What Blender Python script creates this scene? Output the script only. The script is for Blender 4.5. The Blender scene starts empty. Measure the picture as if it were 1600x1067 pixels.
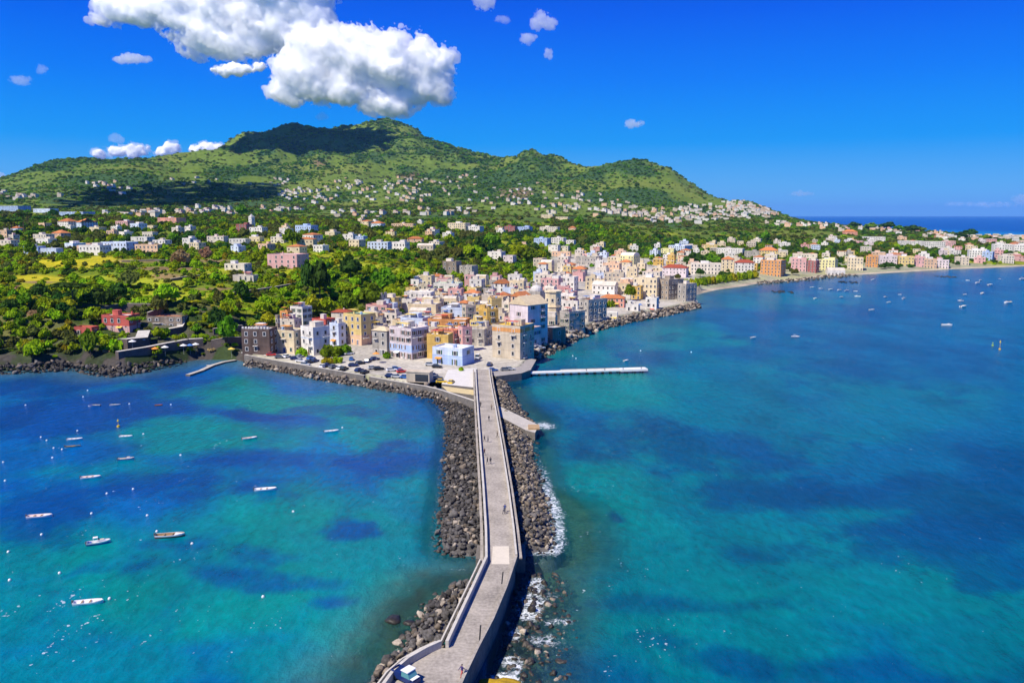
import bpy, math, random
import numpy as np
from mathutils import Vector, Matrix

random.seed(7)
rng = np.random.default_rng(7)
scene = bpy.context.scene
ROOT = scene.collection

# ------------------------------------------------------------------ camera
CAM_H = 62.0
FPX = 1256.0                      # focal length in pixels of the 1600 px wide photograph
PITCH = math.atan((533.5 - 337.0) / FPX)
cam_d = bpy.data.cameras.new('camera')
cam = bpy.data.objects.new('camera', cam_d)
ROOT.objects.link(cam)
cam_d.sensor_fit = 'HORIZONTAL'
cam_d.sensor_width = 36.0
cam_d.lens = 36.0 * FPX / 1600.0
cam_d.clip_start = 1.0
cam_d.clip_end = 120000.0
cam.location = (0, 0, CAM_H)
cam.rotation_euler = (math.pi / 2 - PITCH, 0, 0)
scene.camera = cam

# ------------------------------------------------------------------ sky, sun, exposure
SUN = Vector((-0.46, -0.42, 0.79)).normalized()      # from the scene towards the sun
SUN_EL = math.asin(SUN.z)
SUN_AZ = math.atan2(SUN.x, SUN.y)
world = bpy.data.worlds.new('World')
scene.world = world
world.use_nodes = True
wn, wl = world.node_tree.nodes, world.node_tree.links
wn.clear()
w_out = wn.new('ShaderNodeOutputWorld')
w_bg = wn.new('ShaderNodeBackground')
w_sky = wn.new('ShaderNodeTexSky')
w_sky.sky_type = 'NISHITA'
w_sky.sun_disc = False
w_sky.sun_elevation = SUN_EL
w_sky.sun_rotation = SUN_AZ
w_sky.altitude = 0
w_sky.air_density = 1.0
w_sky.dust_density = 0.0
w_sky.ozone_density = 6.0
# clear air: the Nishita sky blended towards the deep polarised blue of the photograph, by height above the horizon only
w_tc = wn.new('ShaderNodeTexCoord'); w_sp = wn.new('ShaderNodeSeparateXYZ')
wl.new(w_tc.outputs['Generated'], w_sp.inputs[0])
w_rp = wn.new('ShaderNodeValToRGB')
w_rp.color_ramp.interpolation = 'LINEAR'
SKY = [(0.0, (0.135, 0.39, 0.76)), (0.032, (0.095, 0.375, 0.775)), (0.085, (0.002, 0.270, 0.80)), (0.156, (0.0, 0.168, 0.80)), (0.225, (0.0, 0.096, 0.73)), (0.27, (0.0, 0.066, 0.62)), (1.0, (0.0, 0.036, 0.30))]
els = w_rp.color_ramp.elements
while len(els) < len(SKY): els.new(0.5)
for e, (p_, c_) in zip(els, SKY): e.position = p_; e.color = (*c_, 1)
wl.new(w_sp.outputs['Z'], w_rp.inputs['Fac'])
w_sc = wn.new('ShaderNodeVectorMath'); w_sc.operation = 'SCALE'; w_sc.inputs['Scale'].default_value = 1 / 0.11
wl.new(w_rp.outputs['Color'], w_sc.inputs[0])
w_mx = wn.new('ShaderNodeMix'); w_mx.data_type = 'RGBA'; w_mx.inputs['Factor'].default_value = 0.997
wl.new(w_sky.outputs[0], w_mx.inputs['A']); wl.new(w_sc.outputs[0], w_mx.inputs['B'])
wl.new(w_mx.outputs['Result'], w_bg.inputs['Color'])
w_bg.inputs['Strength'].default_value = 0.11
wl.new(w_bg.outputs[0], w_out.inputs['Surface'])

sun_d = bpy.data.lights.new('sun', 'SUN')
sun_d.energy = 5.0
sun_d.angle = math.radians(0.5)
sun_d.color = (1.0, 0.93, 0.80)
sun = bpy.data.objects.new('sun', sun_d)
ROOT.objects.link(sun)
sun.rotation_euler = SUN.to_track_quat('Z', 'Y').to_euler()
sun.location = (-300, -200, 900)

scene.view_settings.view_transform = 'Standard'
scene.view_settings.look = 'None'
scene.view_settings.exposure = 0.25
scene.view_settings.gamma = 1.0
scene.view_settings.use_curve_mapping = False
scene.cycles.use_denoising = True
scene.cycles.max_bounces = 12
scene.cycles.diffuse_bounces = 4
scene.cycles.glossy_bounces = 2
scene.cycles.transmission_bounces = 3
scene.cycles.transparent_max_bounces = 8
scene.cycles.volume_bounces = 10
scene.cycles.caustics_reflective = False
scene.cycles.caustics_refractive = False

# ------------------------------------------------------------------ projection helpers (photograph pixel -> ray from the view point)
CP, SP = math.cos(PITCH), math.sin(PITCH)
def ray(px, py):
    a = (px - 800.0) / FPX
    b = (533.5 - py) / FPX
    return np.array([a, CP + b * SP, -SP + b * CP])
def ground(px, py, z=0.0):
    r = ray(px, py)
    t = (z - CAM_H) / r[2]
    return (r[0] * t, r[1] * t)
def on_y(px, py, Y):
    r = ray(px, py)
    t = Y / r[1]
    return (r[0] * t, Y, CAM_H + r[2] * t)
def to_px(x, y, z):
    dz = z - CAM_H
    d = y * CP - dz * SP
    return 800 + FPX * x / d, 533.5 - FPX * (y * SP + dz * CP) / d, d
def Zat(Y, py):
    r = ray(800, py)
    return CAM_H + r[2] / r[1] * Y

# ------------------------------------------------------------------ numpy noise
def _hash(ix, iy, seed):
    h = (ix.astype(np.int64) * 374761393 + iy.astype(np.int64) * 668265263 + seed * 1442695041) & 0xFFFFFFFF
    h = ((h ^ (h >> 13)) * 1274126177) & 0xFFFFFFFF
    h = h ^ (h >> 16)
    return (h & 0xFFFFFF) / float(0xFFFFFF)
def vnoise(x, y, seed=0):
    x = np.asarray(x, float); y = np.asarray(y, float)
    ix, iy = np.floor(x), np.floor(y)
    fx, fy = x - ix, y - iy
    fx = fx * fx * fx * (fx * (fx * 6 - 15) + 10); fy = fy * fy * fy * (fy * (fy * 6 - 15) + 10)
    a = _hash(ix, iy, seed); b = _hash(ix + 1, iy, seed)
    c = _hash(ix, iy + 1, seed); d = _hash(ix + 1, iy + 1, seed)
    return (a + (b - a) * fx) * (1 - fy) + (c + (d - c) * fx) * fy
def fbm(x, y, seed=0, octv=4, gain=0.5):
    s = 0.0; amp = 1.0; tot = 0.0
    x = np.asarray(x, float); y = np.asarray(y, float)
    for o in range(octv):
        s = s + amp * vnoise(x * 2 ** o + 17.3 * o, y * 2 ** o - 9.1 * o, seed + o)
        tot += amp; amp *= gain
    return s / tot
def sstep(a, b, x):
    t = np.clip((np.asarray(x, float) - a) / (b - a), 0, 1)
    return t * t * (3 - 2 * t)

# ------------------------------------------------------------------ materials
def new_mat(name):
    m = bpy.data.materials.new(name)
    m.use_nodes = True
    return m, m.node_tree.nodes, m.node_tree.links, m.node_tree.nodes['Principled BSDF']
def mat(name, col, rough=0.8, var=0.25, scale=0.4, spec=0.3, metal=0.0, coord='Object', fine=6.0, bump=0.0, rand=0.0, streak=0.0):
    """plain surface: base colour with two octaves of blotchy wear"""
    m, n, l, b = new_mat(name)
    tc = n.new('ShaderNodeTexCoord')
    n1 = n.new('ShaderNodeTexNoise'); n1.inputs['Scale'].default_value = scale; n1.inputs['Detail'].default_value = 6
    n2 = n.new('ShaderNodeTexNoise'); n2.inputs['Scale'].default_value = scale * fine; n2.inputs['Detail'].default_value = 4
    l.new(tc.outputs[coord], n1.inputs['Vector'])
    if streak:
        mp = n.new('ShaderNodeMapping'); mp.inputs['Scale'].default_value = (1, 1, streak); l.new(tc.outputs[coord], mp.inputs['Vector']); l.new(mp.outputs[0], n2.inputs['Vector'])
    else: l.new(tc.outputs[coord], n2.inputs['Vector'])
    mx = n.new('ShaderNodeMath'); mx.operation = 'MULTIPLY_ADD'
    mx.inputs[1].default_value = 0.5
    l.new(n1.outputs['Fac'], mx.inputs[0])
    ml = n.new('ShaderNodeMath'); ml.operation = 'MULTIPLY'; ml.inputs[1].default_value = 0.5
    l.new(n2.outputs['Fac'], ml.inputs[0]); l.new(ml.outputs[0], mx.inputs[2])
    mr = n.new('ShaderNodeMapRange')
    mr.inputs['From Min'].default_value = 0.3; mr.inputs['From Max'].default_value = 0.7
    mr.inputs['To Min'].default_value = 1 - var; mr.inputs['To Max'].default_value = 1 + var * 0.5
    l.new(mx.outputs[0], mr.inputs['Value'])
    fac = mr.outputs[0]
    if rand:
        oi = n.new('ShaderNodeObjectInfo')
        r2 = n.new('ShaderNodeMapRange'); r2.inputs['To Min'].default_value = 1 - rand; r2.inputs['To Max'].default_value = 1 + rand
        l.new(oi.outputs['Random'], r2.inputs['Value'])
        mm = n.new('ShaderNodeMath'); mm.operation = 'MULTIPLY'
        l.new(fac, mm.inputs[0]); l.new(r2.outputs[0], mm.inputs[1]); fac = mm.outputs[0]
    vm = n.new('ShaderNodeVectorMath'); vm.operation = 'SCALE'
    vm.inputs[0].default_value = col[:3]
    l.new(fac, vm.inputs['Scale'])
    l.new(vm.outputs[0], b.inputs['Base Color'])
    b.inputs['Roughness'].default_value = rough
    b.inputs['Specular IOR Level'].default_value = spec
    b.inputs['Metallic'].default_value = metal
    if bump:
        bp = n.new('ShaderNodeBump'); bp.inputs['Strength'].default_value = bump; bp.inputs['Distance'].default_value = 0.3
        l.new(mx.outputs[0], bp.inputs['Height']); l.new(bp.outputs[0], b.inputs['Normal'])
    return m

# ------------------------------------------------------------------ mesh helpers
class MB:
    def __init__(s): s.v = []; s.f = []; s.m = []
    def add(s, vs, fs, mi=0):
        o = len(s.v); s.v.extend([tuple(map(float, q)) for q in vs]); s.f.extend([tuple(o + i for i in f) for f in fs]); s.m.extend([mi] * len(fs))
    def box(s, x0, x1, y0, y1, z0, z1, mi=0, bottom=True):
        vs = [(x0, y0, z0), (x1, y0, z0), (x1, y1, z0), (x0, y1, z0), (x0, y0, z1), (x1, y0, z1), (x1, y1, z1), (x0, y1, z1)]
        fs = [(4, 5, 6, 7), (0, 1, 5, 4), (1, 2, 6, 5), (2, 3, 7, 6), (3, 0, 4, 7)]
        if bottom: fs.append((0, 3, 2, 1))
        s.add(vs, fs, mi)
    def obox(s, c, ax, ay, az, mi=0):
        c = Vector(c); ax = Vector(ax); ay = Vector(ay); az = Vector(az)
        vs = [c + sx * ax + sy * ay + sz * az for sz in (-1, 1) for sx, sy in ((-1, -1), (1, -1), (1, 1), (-1, 1))]
        s.add([tuple(v) for v in vs], [(4, 5, 6, 7), (0, 1, 5, 4), (1, 2, 6, 5), (2, 3, 7, 6), (3, 0, 4, 7), (0, 3, 2, 1)], mi)
    def cyl(s, x, y, z0, z1, r0, r1=None, n=8, mi=0):
        r1 = r0 if r1 is None else r1
        vs = [(x + r0 * math.cos(2 * math.pi * i / n), y + r0 * math.sin(2 * math.pi * i / n), z0) for i in range(n)]
        vs += [(x + r1 * math.cos(2 * math.pi * i / n), y + r1 * math.sin(2 * math.pi * i / n), z1) for i in range(n)]
        fs = [(i, (i + 1) % n, n + (i + 1) % n, n + i) for i in range(n)] + [tuple(range(n, 2 * n)), tuple(range(n - 1, -1, -1))]
        s.add(vs, fs, mi)
    def tube(s, pts, rad, n=6, mi=0):
        rings = []
        for i, p in enumerate(pts):
            p = Vector(p)
            d = Vector(pts[min(i + 1, len(pts) - 1)]) - Vector(pts[max(i - 1, 0)])
            d.normalize()
            a = d.orthogonal().normalized(); b = d.cross(a)
            r = rad[i] if isinstance(rad, (list, tuple)) else rad
            rings.append([p + r * (math.cos(2 * math.pi * k / n) * a + math.sin(2 * math.pi * k / n) * b) for k in range(n)])
        vs = [tuple(q) for rg in rings for q in rg]
        fs = []
        for i in range(len(rings) - 1):
            for k in range(n):
                fs.append((i * n + k, i * n + (k + 1) % n, (i + 1) * n + (k + 1) % n, (i + 1) * n + k))
        fs.append(tuple(range(n - 1, -1, -1))); fs.append(tuple((len(rings) - 1) * n + k for k in range(n)))
        s.add(vs, fs, mi)
    def mesh(s, name, mats, smooth=False):
        me = bpy.data.meshes.new(name)
        me.from_pydata(s.v, [], s.f)
        for m in mats: me.materials.append(m)
        if len(mats) > 1: me.polygons.foreach_set('material_index', s.m)
        if smooth: me.polygons.foreach_set('use_smooth', [True] * len(me.polygons))
        me.update()
        return me
    def obj(s, name, mats, parent=None, smooth=False):
        if not isinstance(mats, (list, tuple)): mats = [mats]
        return link(name, s.mesh(name, mats, smooth), parent)
def link(name, data, parent=None, loc=None):
    o = bpy.data.objects.new(name, data)
    ROOT.objects.link(o)
    if parent is not None: o.parent = parent
    if loc is not None: o.location = loc
    return o
def mesh_np(name, V, F, mats, smooth=False, mi=None):
    """V n x 3, F m x k (k = 3 or 4) numpy arrays"""
    me = bpy.data.meshes.new(name)
    V = np.asarray(V, np.float32); F = np.asarray(F, np.int32)
    me.vertices.add(len(V)); me.vertices.foreach_set('co', V.ravel())
    k = F.shape[1]
    me.loops.add(F.size); me.loops.foreach_set('vertex_index', F.ravel())
    me.polygons.add(len(F)); me.polygons.foreach_set('loop_start', np.arange(0, F.size, k, dtype=np.int32))
    for m in (mats if isinstance(mats, (list, tuple)) else [mats]): me.materials.append(m)
    if mi is not None: me.polygons.foreach_set('material_index', np.asarray(mi, np.int32))
    if smooth: me.polygons.foreach_set('use_smooth', np.ones(len(F), bool))
    me.update(calc_edges=True); me.validate()
    return me
def thing(name, label, cat, loc=(0, 0, 0), rotz=0.0, group=None):
    o = link(name, None)
    o.location = loc; o.rotation_euler = (0, 0, rotz)
    return tag(o, label, cat, group)
def tag(o, label, cat, group=None):
    o['label'] = label; o['category'] = cat
    if group: o['group'] = group
    return o
def struct(o): o['kind'] = 'structure'; return o
def stuff(o): o['kind'] = 'stuff'; return o

# ------------------------------------------------------------------ coast and terrain
COAST_PX = [(-900, 600), (-500, 588), (-200, 583), (0, 580), (60, 578), (110, 574), (145, 580), (170, 585), (200, 583), (230, 577), (262, 571), (285, 566), (310, 562), (368, 562),
            (384, 565), (427, 573), (465, 579.5), (510, 587), (570, 597), (590, 599), (627, 607), (668, 614), (700, 620), (744, 632), (765, 592), (800, 588), (818, 583),
            (836, 562), (846, 550), (868, 538), (900, 524), (935, 510), (985, 498), (1040, 488), (1090, 477), (1088, 470), (1082, 462), (1120, 453), (1165, 447),
            (1185, 443), (1215, 440), (1250, 438), (1290, 432), (1330, 430), (1400, 426), (1480, 421), (1560, 418), (1640, 414), (1800, 408)]
coast = [ground(a, b) for a, b in COAST_PX]
def pxY(px, Y): return ((px - 800) / FPX * Y * CP, Y)
coast_far = [pxY(2300, 1500), pxY(2000, 1900), pxY(1700, 2080), pxY(1600, 2240), pxY(1540, 2350), pxY(1480, 2700), pxY(1400, 3100), pxY(1300, 3700), pxY(1245, 5000), pxY(1210, 9500),
             pxY(-900, 9500), pxY(-900, 700)]
LAND = np.array(coast + coast_far)
def sdist(x, y, poly, closed=True):
    """signed distance to a polygon, positive inside"""
    x = np.asarray(x, float).ravel(); y = np.asarray(y, float).ravel()
    n = len(poly); d2 = np.full(x.shape, 1e18); ins = np.zeros(x.shape, bool)
    for i in range(n if closed else n - 1):
        ax, ay = poly[i]; bx, by = poly[(i + 1) % n]
        ex, ey = bx - ax, by - ay
        t = np.clip(((x - ax) * ex + (y - ay) * ey) / (ex * ex + ey * ey + 1e-12), 0, 1)
        d2 = np.minimum(d2, (x - ax - t * ex) ** 2 + (y - ay - t * ey) ** 2)
        if closed:
            c = (ay > y) != (by > y)
            with np.errstate(divide='ignore', invalid='ignore'):
                xi = ax + (y - ay) / (by - ay) * ex
            ins ^= c & (x < xi)
    d = np.sqrt(d2)
    return np.where(ins, d, -d) if closed else d

_L = [(300, 2.6)]
COLS = {  # photograph column: near part (distance, height), then far part (distance, photograph row)
    -600: ([(300, 8), (340, 12), (370, 16), (450, 22), (600, 29), (800, 35), (1100, 46)], [(1600, 337), (2200, 325), (3000, 310), (4200, 300), (5500, 305), (9500, 335)]),
    0: ([(300, 4), (345, 7), (365, 13), (385, 17), (450, 21), (600, 28), (800, 35), (1100, 46)], [(1600, 338), (2200, 322), (3000, 303), (4200, 281), (5500, 297), (9500, 335)]),
    75: ([(300, 4), (345, 7), (365, 13), (385, 17), (450, 21), (600, 28), (800, 35), (1100, 46)], [(1600, 338), (2200, 321), (3200, 292), (4300, 261), (5500, 285), (9500, 335)]),
    175: ([(300, 3), (345, 6.0), (362, 9.0), (378, 14), (392, 18), (450, 21), (600, 28), (800, 35), (1100, 45)], [(1600, 338), (2300, 320), (3200, 290), (4400, 252), (5500, 275), (9500, 330)]),
    300: ([(300, 3), (350, 4), (368, 8.0), (380, 14), (395, 19), (450, 22), (600, 29), (800, 35), (1100, 45)], [(1600, 340), (2300, 324), (3200, 303), (4200, 270), (5000, 243), (6000, 265), (9500, 330)]),
    395: ([(300, 2.6), (352, 3), (380, 5), (402, 14), (425, 20), (520, 24), (700, 31), (1000, 43)], [(1600, 342), (2300, 327), (3200, 306), (4300, 268), (5000, 238), (5600, 213), (6600, 240), (9500, 330)]),
    480: ([(300, 2.6), (360, 3), (388, 5), (410, 12), (437, 20), (520, 24), (700, 32), (1000, 44)], [(1600, 345), (2300, 330), (3200, 308), (4300, 272), (5000, 240), (5700, 197), (6600, 230), (9500, 330)]),
    555: ([(300, 2.6), (390, 4), (420, 7), (447, 14), (475, 20), (560, 25), (700, 31), (1000, 43)], [(1600, 346), (2300, 332), (3200, 308), (4300, 272), (5000, 242), (5600, 218), (6000, 199), (6800, 225), (9500, 330)]),
    600: ([(300, 2.6), (395, 4), (440, 7), (475, 14), (510, 20), (590, 25), (750, 32), (1000, 41)], [(1600, 346), (2300, 332), (3200, 308), (4300, 275), (5100, 240), (5600, 215), (6200, 187), (6800, 205), (9500, 330)]),
    625: ([(300, 2.6), (400, 4), (455, 7), (495, 13), (535, 19), (610, 24), (800, 31), (1000, 38)], [(1600, 346), (2300, 332), (3200, 309), (4300, 275), (5100, 238), (5600, 211), (5850, 206), (6200, 184), (6800, 205), (9500, 330)]),
    650: ([(300, 2.6), (400, 4), (465, 7), (505, 12), (550, 18), (620, 23), (800, 30), (1000, 37)], [(1600, 346), (2300, 333), (3200, 309), (4300, 276), (5100, 240), (5600, 212), (5850, 209), (6200, 203), (6800, 220), (9500, 330)]),
    690: ([(300, 2.6), (400, 4.3), (480, 7), (530, 10), (590, 15), (700, 21), (850, 27), (1100, 36)], [(1600, 347), (2300, 333), (3300, 310), (4300, 280), (5100, 246), (5500, 229), (6000, 223), (6800, 245), (9500, 330)]),
    730: ([(300, 2.6), (400, 4.5), (480, 7), (540, 10), (600, 14.5), (700, 19), (850, 25), (1100, 33)], [(1600, 347), (2300, 334), (3300, 310), (4300, 282), (5100, 248), (5500, 238), (6500, 260), (9500, 330)]),
    775: ([(300, 2.6), (400, 4.2), (500, 7), (600, 11), (700, 15), (900, 21), (1100, 28)], [(1600, 347), (2300, 335), (3200, 312), (4000, 285), (4800, 258), (5400, 253), (6500, 280), (9500, 335)]),
    830: ([(300, 2.6), (420, 4), (500, 6), (600, 9), (700, 12), (900, 17), (1100, 23)], [(1600, 348), (2300, 336), (3200, 312), (4000, 275), (4600, 239), (5400, 262), (9500, 335)]),
    890: ([(300, 2.6), (470, 3.5), (600, 7), (800, 10), (1100, 17)], [(1600, 350), (2300, 338), (3200, 316), (4000, 280), (4600, 251), (5400, 275), (9500, 336)]),
    930: ([(300, 2.6), (490, 3.2), (600, 6), (800, 9), (1100, 14)], [(1600, 351), (2300, 340), (3200, 318), (3800, 285), (4400, 258), (5200, 275), (9500, 336)]),
    985: ([(300, 2.6), (520, 3), (650, 5), (800, 8), (1060, 11), (1417, 17)], [(1800, 350), (2400, 341), (3200, 316), (3800, 280), (4300, 251), (5000, 270), (9500, 337)]),
    1040: ([(300, 2.6), (540, 3), (700, 5), (900, 8), (1200, 11), (1417, 15)], [(1800, 351), (2400, 342), (3200, 318), (3600, 292), (4200, 265), (5000, 290), (9500, 338)]),
    1080: ([(300, 2.6), (560, 3), (700, 5), (900, 7), (1200, 10), (1500, 14)], [(1800, 353), (2400, 342), (3200, 322), (3600, 306), (4100, 286), (5000, 312), (9500, 339)]),
    1110: ([(300, 2.6), (580, 3), (700, 5), (900, 7), (1200, 10), (1500, 13)], [(1800, 354), (2400, 343), (3200, 328), (3900, 304), (4600, 320), (9500, 339)]),
    1135: ([(300, 2.6), (600, 3), (700, 4), (900, 7), (1200, 9), (1500, 12)], [(1800, 355), (2400, 343), (3100, 330), (3700, 315), (4400, 326), (9500, 340)]),
    1165: ([(300, 2.6), (640, 3), (760, 5), (900, 7), (1200, 9), (1500, 12)], [(1800, 356), (2400, 344), (3000, 330), (3500, 315), (4200, 325), (9500, 340)]),
    1200: ([(300, 2.6), (700, 3), (900, 6), (1200, 8), (1500, 11)], [(1800, 357), (2400, 345), (3000, 335), (3500, 326), (4200, 334), (9500, 341)]),
    1230: ([(300, 2.6), (720, 3), (900, 5), (1200, 7), (1500, 10)], [(1800, 359), (2400, 349), (3000, 343), (3500, 338), (4200, 345), (9500, 344)]),
    1270: ([(300, 2.6), (740, 3), (950, 5), (1300, 6), (1500, 8)], [(1800, 362), (2400, 354), (3000, 350), (3500, 347), (4200, 349), (9500, 346)]),
    1400: ([(300, 2.6), (800, 3), (1200, 5), (1800, 8), (2500, 14), (3000, 9), (9500, 2)], []),
    1600: ([(300, 2.6), (950, 3), (1300, 5), (1700, 6), (2200, 4), (9500, 2)], []),
    2300: ([(300, 2.6), (950, 3), (1500, 4), (9500, 2)], []),
}
_U = sorted(COLS)
NY, NU = 620, 640
LY0, LY1 = math.log(285.0), math.log(9400.0)
LYg = np.linspace(LY0, LY1, NY)
Yg = np.exp(LYg)
PXg = np.linspace(-560, 2160, NU)
prof = np.zeros((len(_U), NY))
for i, c in enumerate(_U):
    nr, fr = COLS[c]
    pts = list(nr) + [(Y, Zat(Y, py)) for Y, py in fr]
    prof[i] = np.interp(LYg, np.log([q[0] for q in pts]), [q[1] for q in pts])
# smooth along distance
for _ in range(3):
    prof[:, 1:-1] = 0.25 * prof[:, :-2] + 0.5 * prof[:, 1:-1] + 0.25 * prof[:, 2:]
uu = np.array(_U, float)
ii = np.clip(np.searchsorted(uu, PXg) - 1, 0, len(uu) - 2)
tt = (PXg - uu[ii]) / (uu[ii + 1] - uu[ii])
# Catmull-Rom between columns (non-uniform), so that ridges stay smooth
def col(j): return prof[np.clip(j, 0, len(uu) - 1)]
p0, p1, p2, p3 = col(ii - 1), col(ii), col(ii + 1), col(ii + 2)
x0, x1, x2, x3 = uu[np.clip(ii - 1, 0, None)], uu[ii], uu[ii + 1], uu[np.clip(ii + 2, None, len(uu) - 1)]
h = (x2 - x1)[:, None]
m1 = ((p2 - p0) / np.maximum((x2 - x0), 1)[:, None]) * h * 0.8
m2 = ((p3 - p1) / np.maximum((x3 - x1), 1)[:, None]) * h * 0.8
t = tt[:, None]
HG = ((2 * t ** 3 - 3 * t ** 2 + 1) * p1 + (t ** 3 - 2 * t ** 2 + t) * m1 + (-2 * t ** 3 + 3 * t ** 2) * p2 + (t ** 3 - t ** 2) * m2).T     # NY x NU
XX = (PXg[None, :] - 800) / FPX * Yg[:, None] * CP
YY = np.repeat(Yg[:, None], NU, 1)
PP = np.repeat(PXg[None, :], NY, 0)
SDG = sdist(XX, YY, LAND).reshape(NY, NU)
# relief: gullies on the mountain, lumps on the bluff, terraces on the plateau
mw = sstep(90, 420, HG)
rid = 1 - np.abs(2 * fbm(XX / 520, YY / 900, 3, 4) - 1) * 2
HG = HG + mw * (rid - 0.45) * 46 * sstep(1800, 3500, YY) + mw * ((1 - np.abs(2 * fbm(XX / 210, YY / 420, 9, 4) - 1) * 2) - .45) * 34
lw = sstep(1000, 1800, YY) * (1 - mw) * (PP < 1240)
HG = HG + lw * (fbm(XX / 300, YY / 300, 5, 4) - 0.5) * 26
bl = sstep(420, 330, PP) * (1 - sstep(380, 430, YY))
HG = HG + bl * (fbm(XX / 16, YY / 16, 21, 3) - 0.45) * 7
pl = sstep(680, 600, PP) * sstep(395, 440, YY) * (1 - sstep(700, 1000, YY))
step = 3.2
st = HG / step
HG = HG * (1 - pl) + pl * (np.floor(st) + sstep(0.72, 1.0, st - np.floor(st))) * step
slope = np.interp(PP, [330, 385, 1085, 1100, 1250, 1400], [1.0, 2.5, 2.5, 0.14, 0.13, 0.12])
Cst = np.where(SDG < 0, SDG * 0.35, slope * SDG + 0.02)
HG = np.where(YY < 2600, np.minimum(HG, Cst), np.where(PP > 1225, np.minimum(HG, SDG * 0.3), HG))
def T(x, y):
    """terrain height at world points"""
    x = np.asarray(x, float); y = np.asarray(y, float)
    fy = np.clip((np.log(np.maximum(y, 286)) - LY0) / (LY1 - LY0) * (NY - 1), 0, NY - 1.001)
    fx = np.clip((x / (np.maximum(y, 286) * CP) * FPX + 800 - PXg[0]) / (PXg[-1] - PXg[0]) * (NU - 1), 0, NU - 1.001)
    iy = fy.astype(int); ix = fx.astype(int); ty = fy - iy; tx = fx - ix
    return (HG[iy, ix] * (1 - tx) + HG[iy, ix + 1] * tx) * (1 - ty) + (HG[iy + 1, ix] * (1 - tx) + HG[iy + 1, ix + 1] * tx) * ty
_march = np.exp(np.linspace(math.log(295), math.log(7000), 3000))
def hit(px, py, hgt=0.0, near=0):
    """first place along the ray of a pixel where the ray is hgt above the terrain"""
    r = ray(px, py)
    tt_ = _march / r[1]
    g = CAM_H + r[2] * tt_ - (T(r[0] * tt_, _march) + hgt)
    k = np.nonzero((g <= 0) & (_march > near))[0]
    k = k[0] if len(k) else len(_march) - 1
    return r[0] * tt_[k], _march[k]

# ground colour zones as vertex colour (what grows or is laid there)
def wts(*pts):
    """soft blobs given as photograph pixel centre and radii, laid on the ground"""
    pxx, pyy, _ = to_px(XX, YY, HG)
    w = np.zeros(XX.shape)
    for cx, cy, rx, ry in pts:
        w = np.maximum(w, sstep(1.25, 0.55, np.sqrt(((pxx - cx) / rx) ** 2 + ((pyy - cy) / ry) ** 2) + (fbm(XX / 25, YY / 25, 31, 3) - 0.5) * 0.9))
    return w
gp = HG
n1 = fbm(XX / 60, YY / 60, 41, 5); n2 = fbm(XX / 9, YY / 9, 43, 4); n3 = fbm(XX / 420, YY / 700, 47, 5)
def C3(*c): return np.array(c, float)
grass = C3(0.15, 0.21, 0.012); meadow = C3(0.30, 0.33, 0.012); yellow = C3(0.46, 0.40, 0.015); dark = C3(0.030, 0.052, 0.014)
soil = C3(0.26, 0.17, 0.085); pave = C3(0.49, 0.45, 0.385); rockc = C3(0.075, 0.066, 0.058); sandc = C3(0.46, 0.39, 0.28); hill_a = C3(0.125, 0.185, 0.022); hill_b = C3(0.045, 0.095, 0.025)
def mixc(a, b, w): return a * (1 - w[..., None]) + b * w[..., None]
base = np.broadcast_to(grass, XX.shape + (3,)).copy()
base = mixc(base, meadow, sstep(0.48, 0.62, n1))
base = mixc(base, dark, sstep(0.53, 0.68, n2) * 0.7)
base = mixc(base, yellow, wts((105, 412, 60, 9), (60, 437, 45, 8), (50, 455, 35, 7), (160, 405, 30, 6)))
base = mixc(base, meadow * 1.15, 0.9 * wts((255, 440, 60, 9), (300, 463, 55, 9), (235, 462, 34, 7), (150, 437, 34, 7), (345, 425, 40, 6), (420, 380, 50, 5), (520, 400, 50, 7), (560, 415, 40, 6), (640, 425, 30, 6)))
base = mixc(base, soil, 0.9 * wts((215, 408, 40, 3), (270, 420, 55, 3), (60, 441, 30, 2.5), (225, 477, 55, 3), (340, 452, 40, 3), (260, 432, 26, 5), (330, 408, 30, 3)))
# mountain: grassy slopes and dark woods
mtn = sstep(1300, 2100, YY)
hm = mixc(np.broadcast_to(hill_a, base.shape), hill_b, sstep(0.44, 0.56, 0.55 * n3 + 0.45 * fbm(XX / 120, YY / 170, 51, 4)))
hm = mixc(hm, C3(0.17, 0.21, 0.03), sstep(0.55, 0.70, fbm(XX / 200, YY / 330, 57, 4)) * 0.8)
hm = mixc(hm, C3(0.24, 0.15, 0.085), 0.75 * wts((805, 302, 28, 9), (500, 255, 14, 5), (640, 275, 18, 5)))
base = mixc(base, hm, mtn)
# paved town
town = ((PP > 375) & (YY < 372)) | ((PP > 545) & (YY < 420)) | ((PP > 610) & (YY < 520) & (HG < 9.5)) | ((PP > 780) & (YY < 640)) | ((PP > 860) & (YY < 1000)) 
town = (town & (PP < 1700) & (SDG > 0)).astype(float)
for _ in range(6):
    town[1:-1, 1:-1] = (town[:-2, 1:-1] + town[2:, 1:-1] + town[1:-1, :-2] + town[1:-1, 2:]) / 4
base = mixc(base, pave, town * (SDG > 0) * np.where(PP > 1090, 0.55, 0.97))
steep = np.zeros_like(HG)
steep[1:-1, 1:-1] = np.hypot((HG[2:, 1:-1] - HG[:-2, 1:-1]) / (YY[2:, 1:-1] - YY[:-2, 1:-1]), (HG[1:-1, 2:] - HG[1:-1, :-2]) / (XX[1:-1, 2:] - XX[1:-1, :-2]))
base = mixc(base, rockc, sstep(0.75, 1.3, steep) * (YY < 700) * 0.85)
base = mixc(base, sandc, sstep(9, 5, SDG) * (PP > 1085) * (PP < 1750) * (SDG > -2) + 0)
base = mixc(base, sandc * 0.8, wts((335, 561, 32, 6)))
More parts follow.
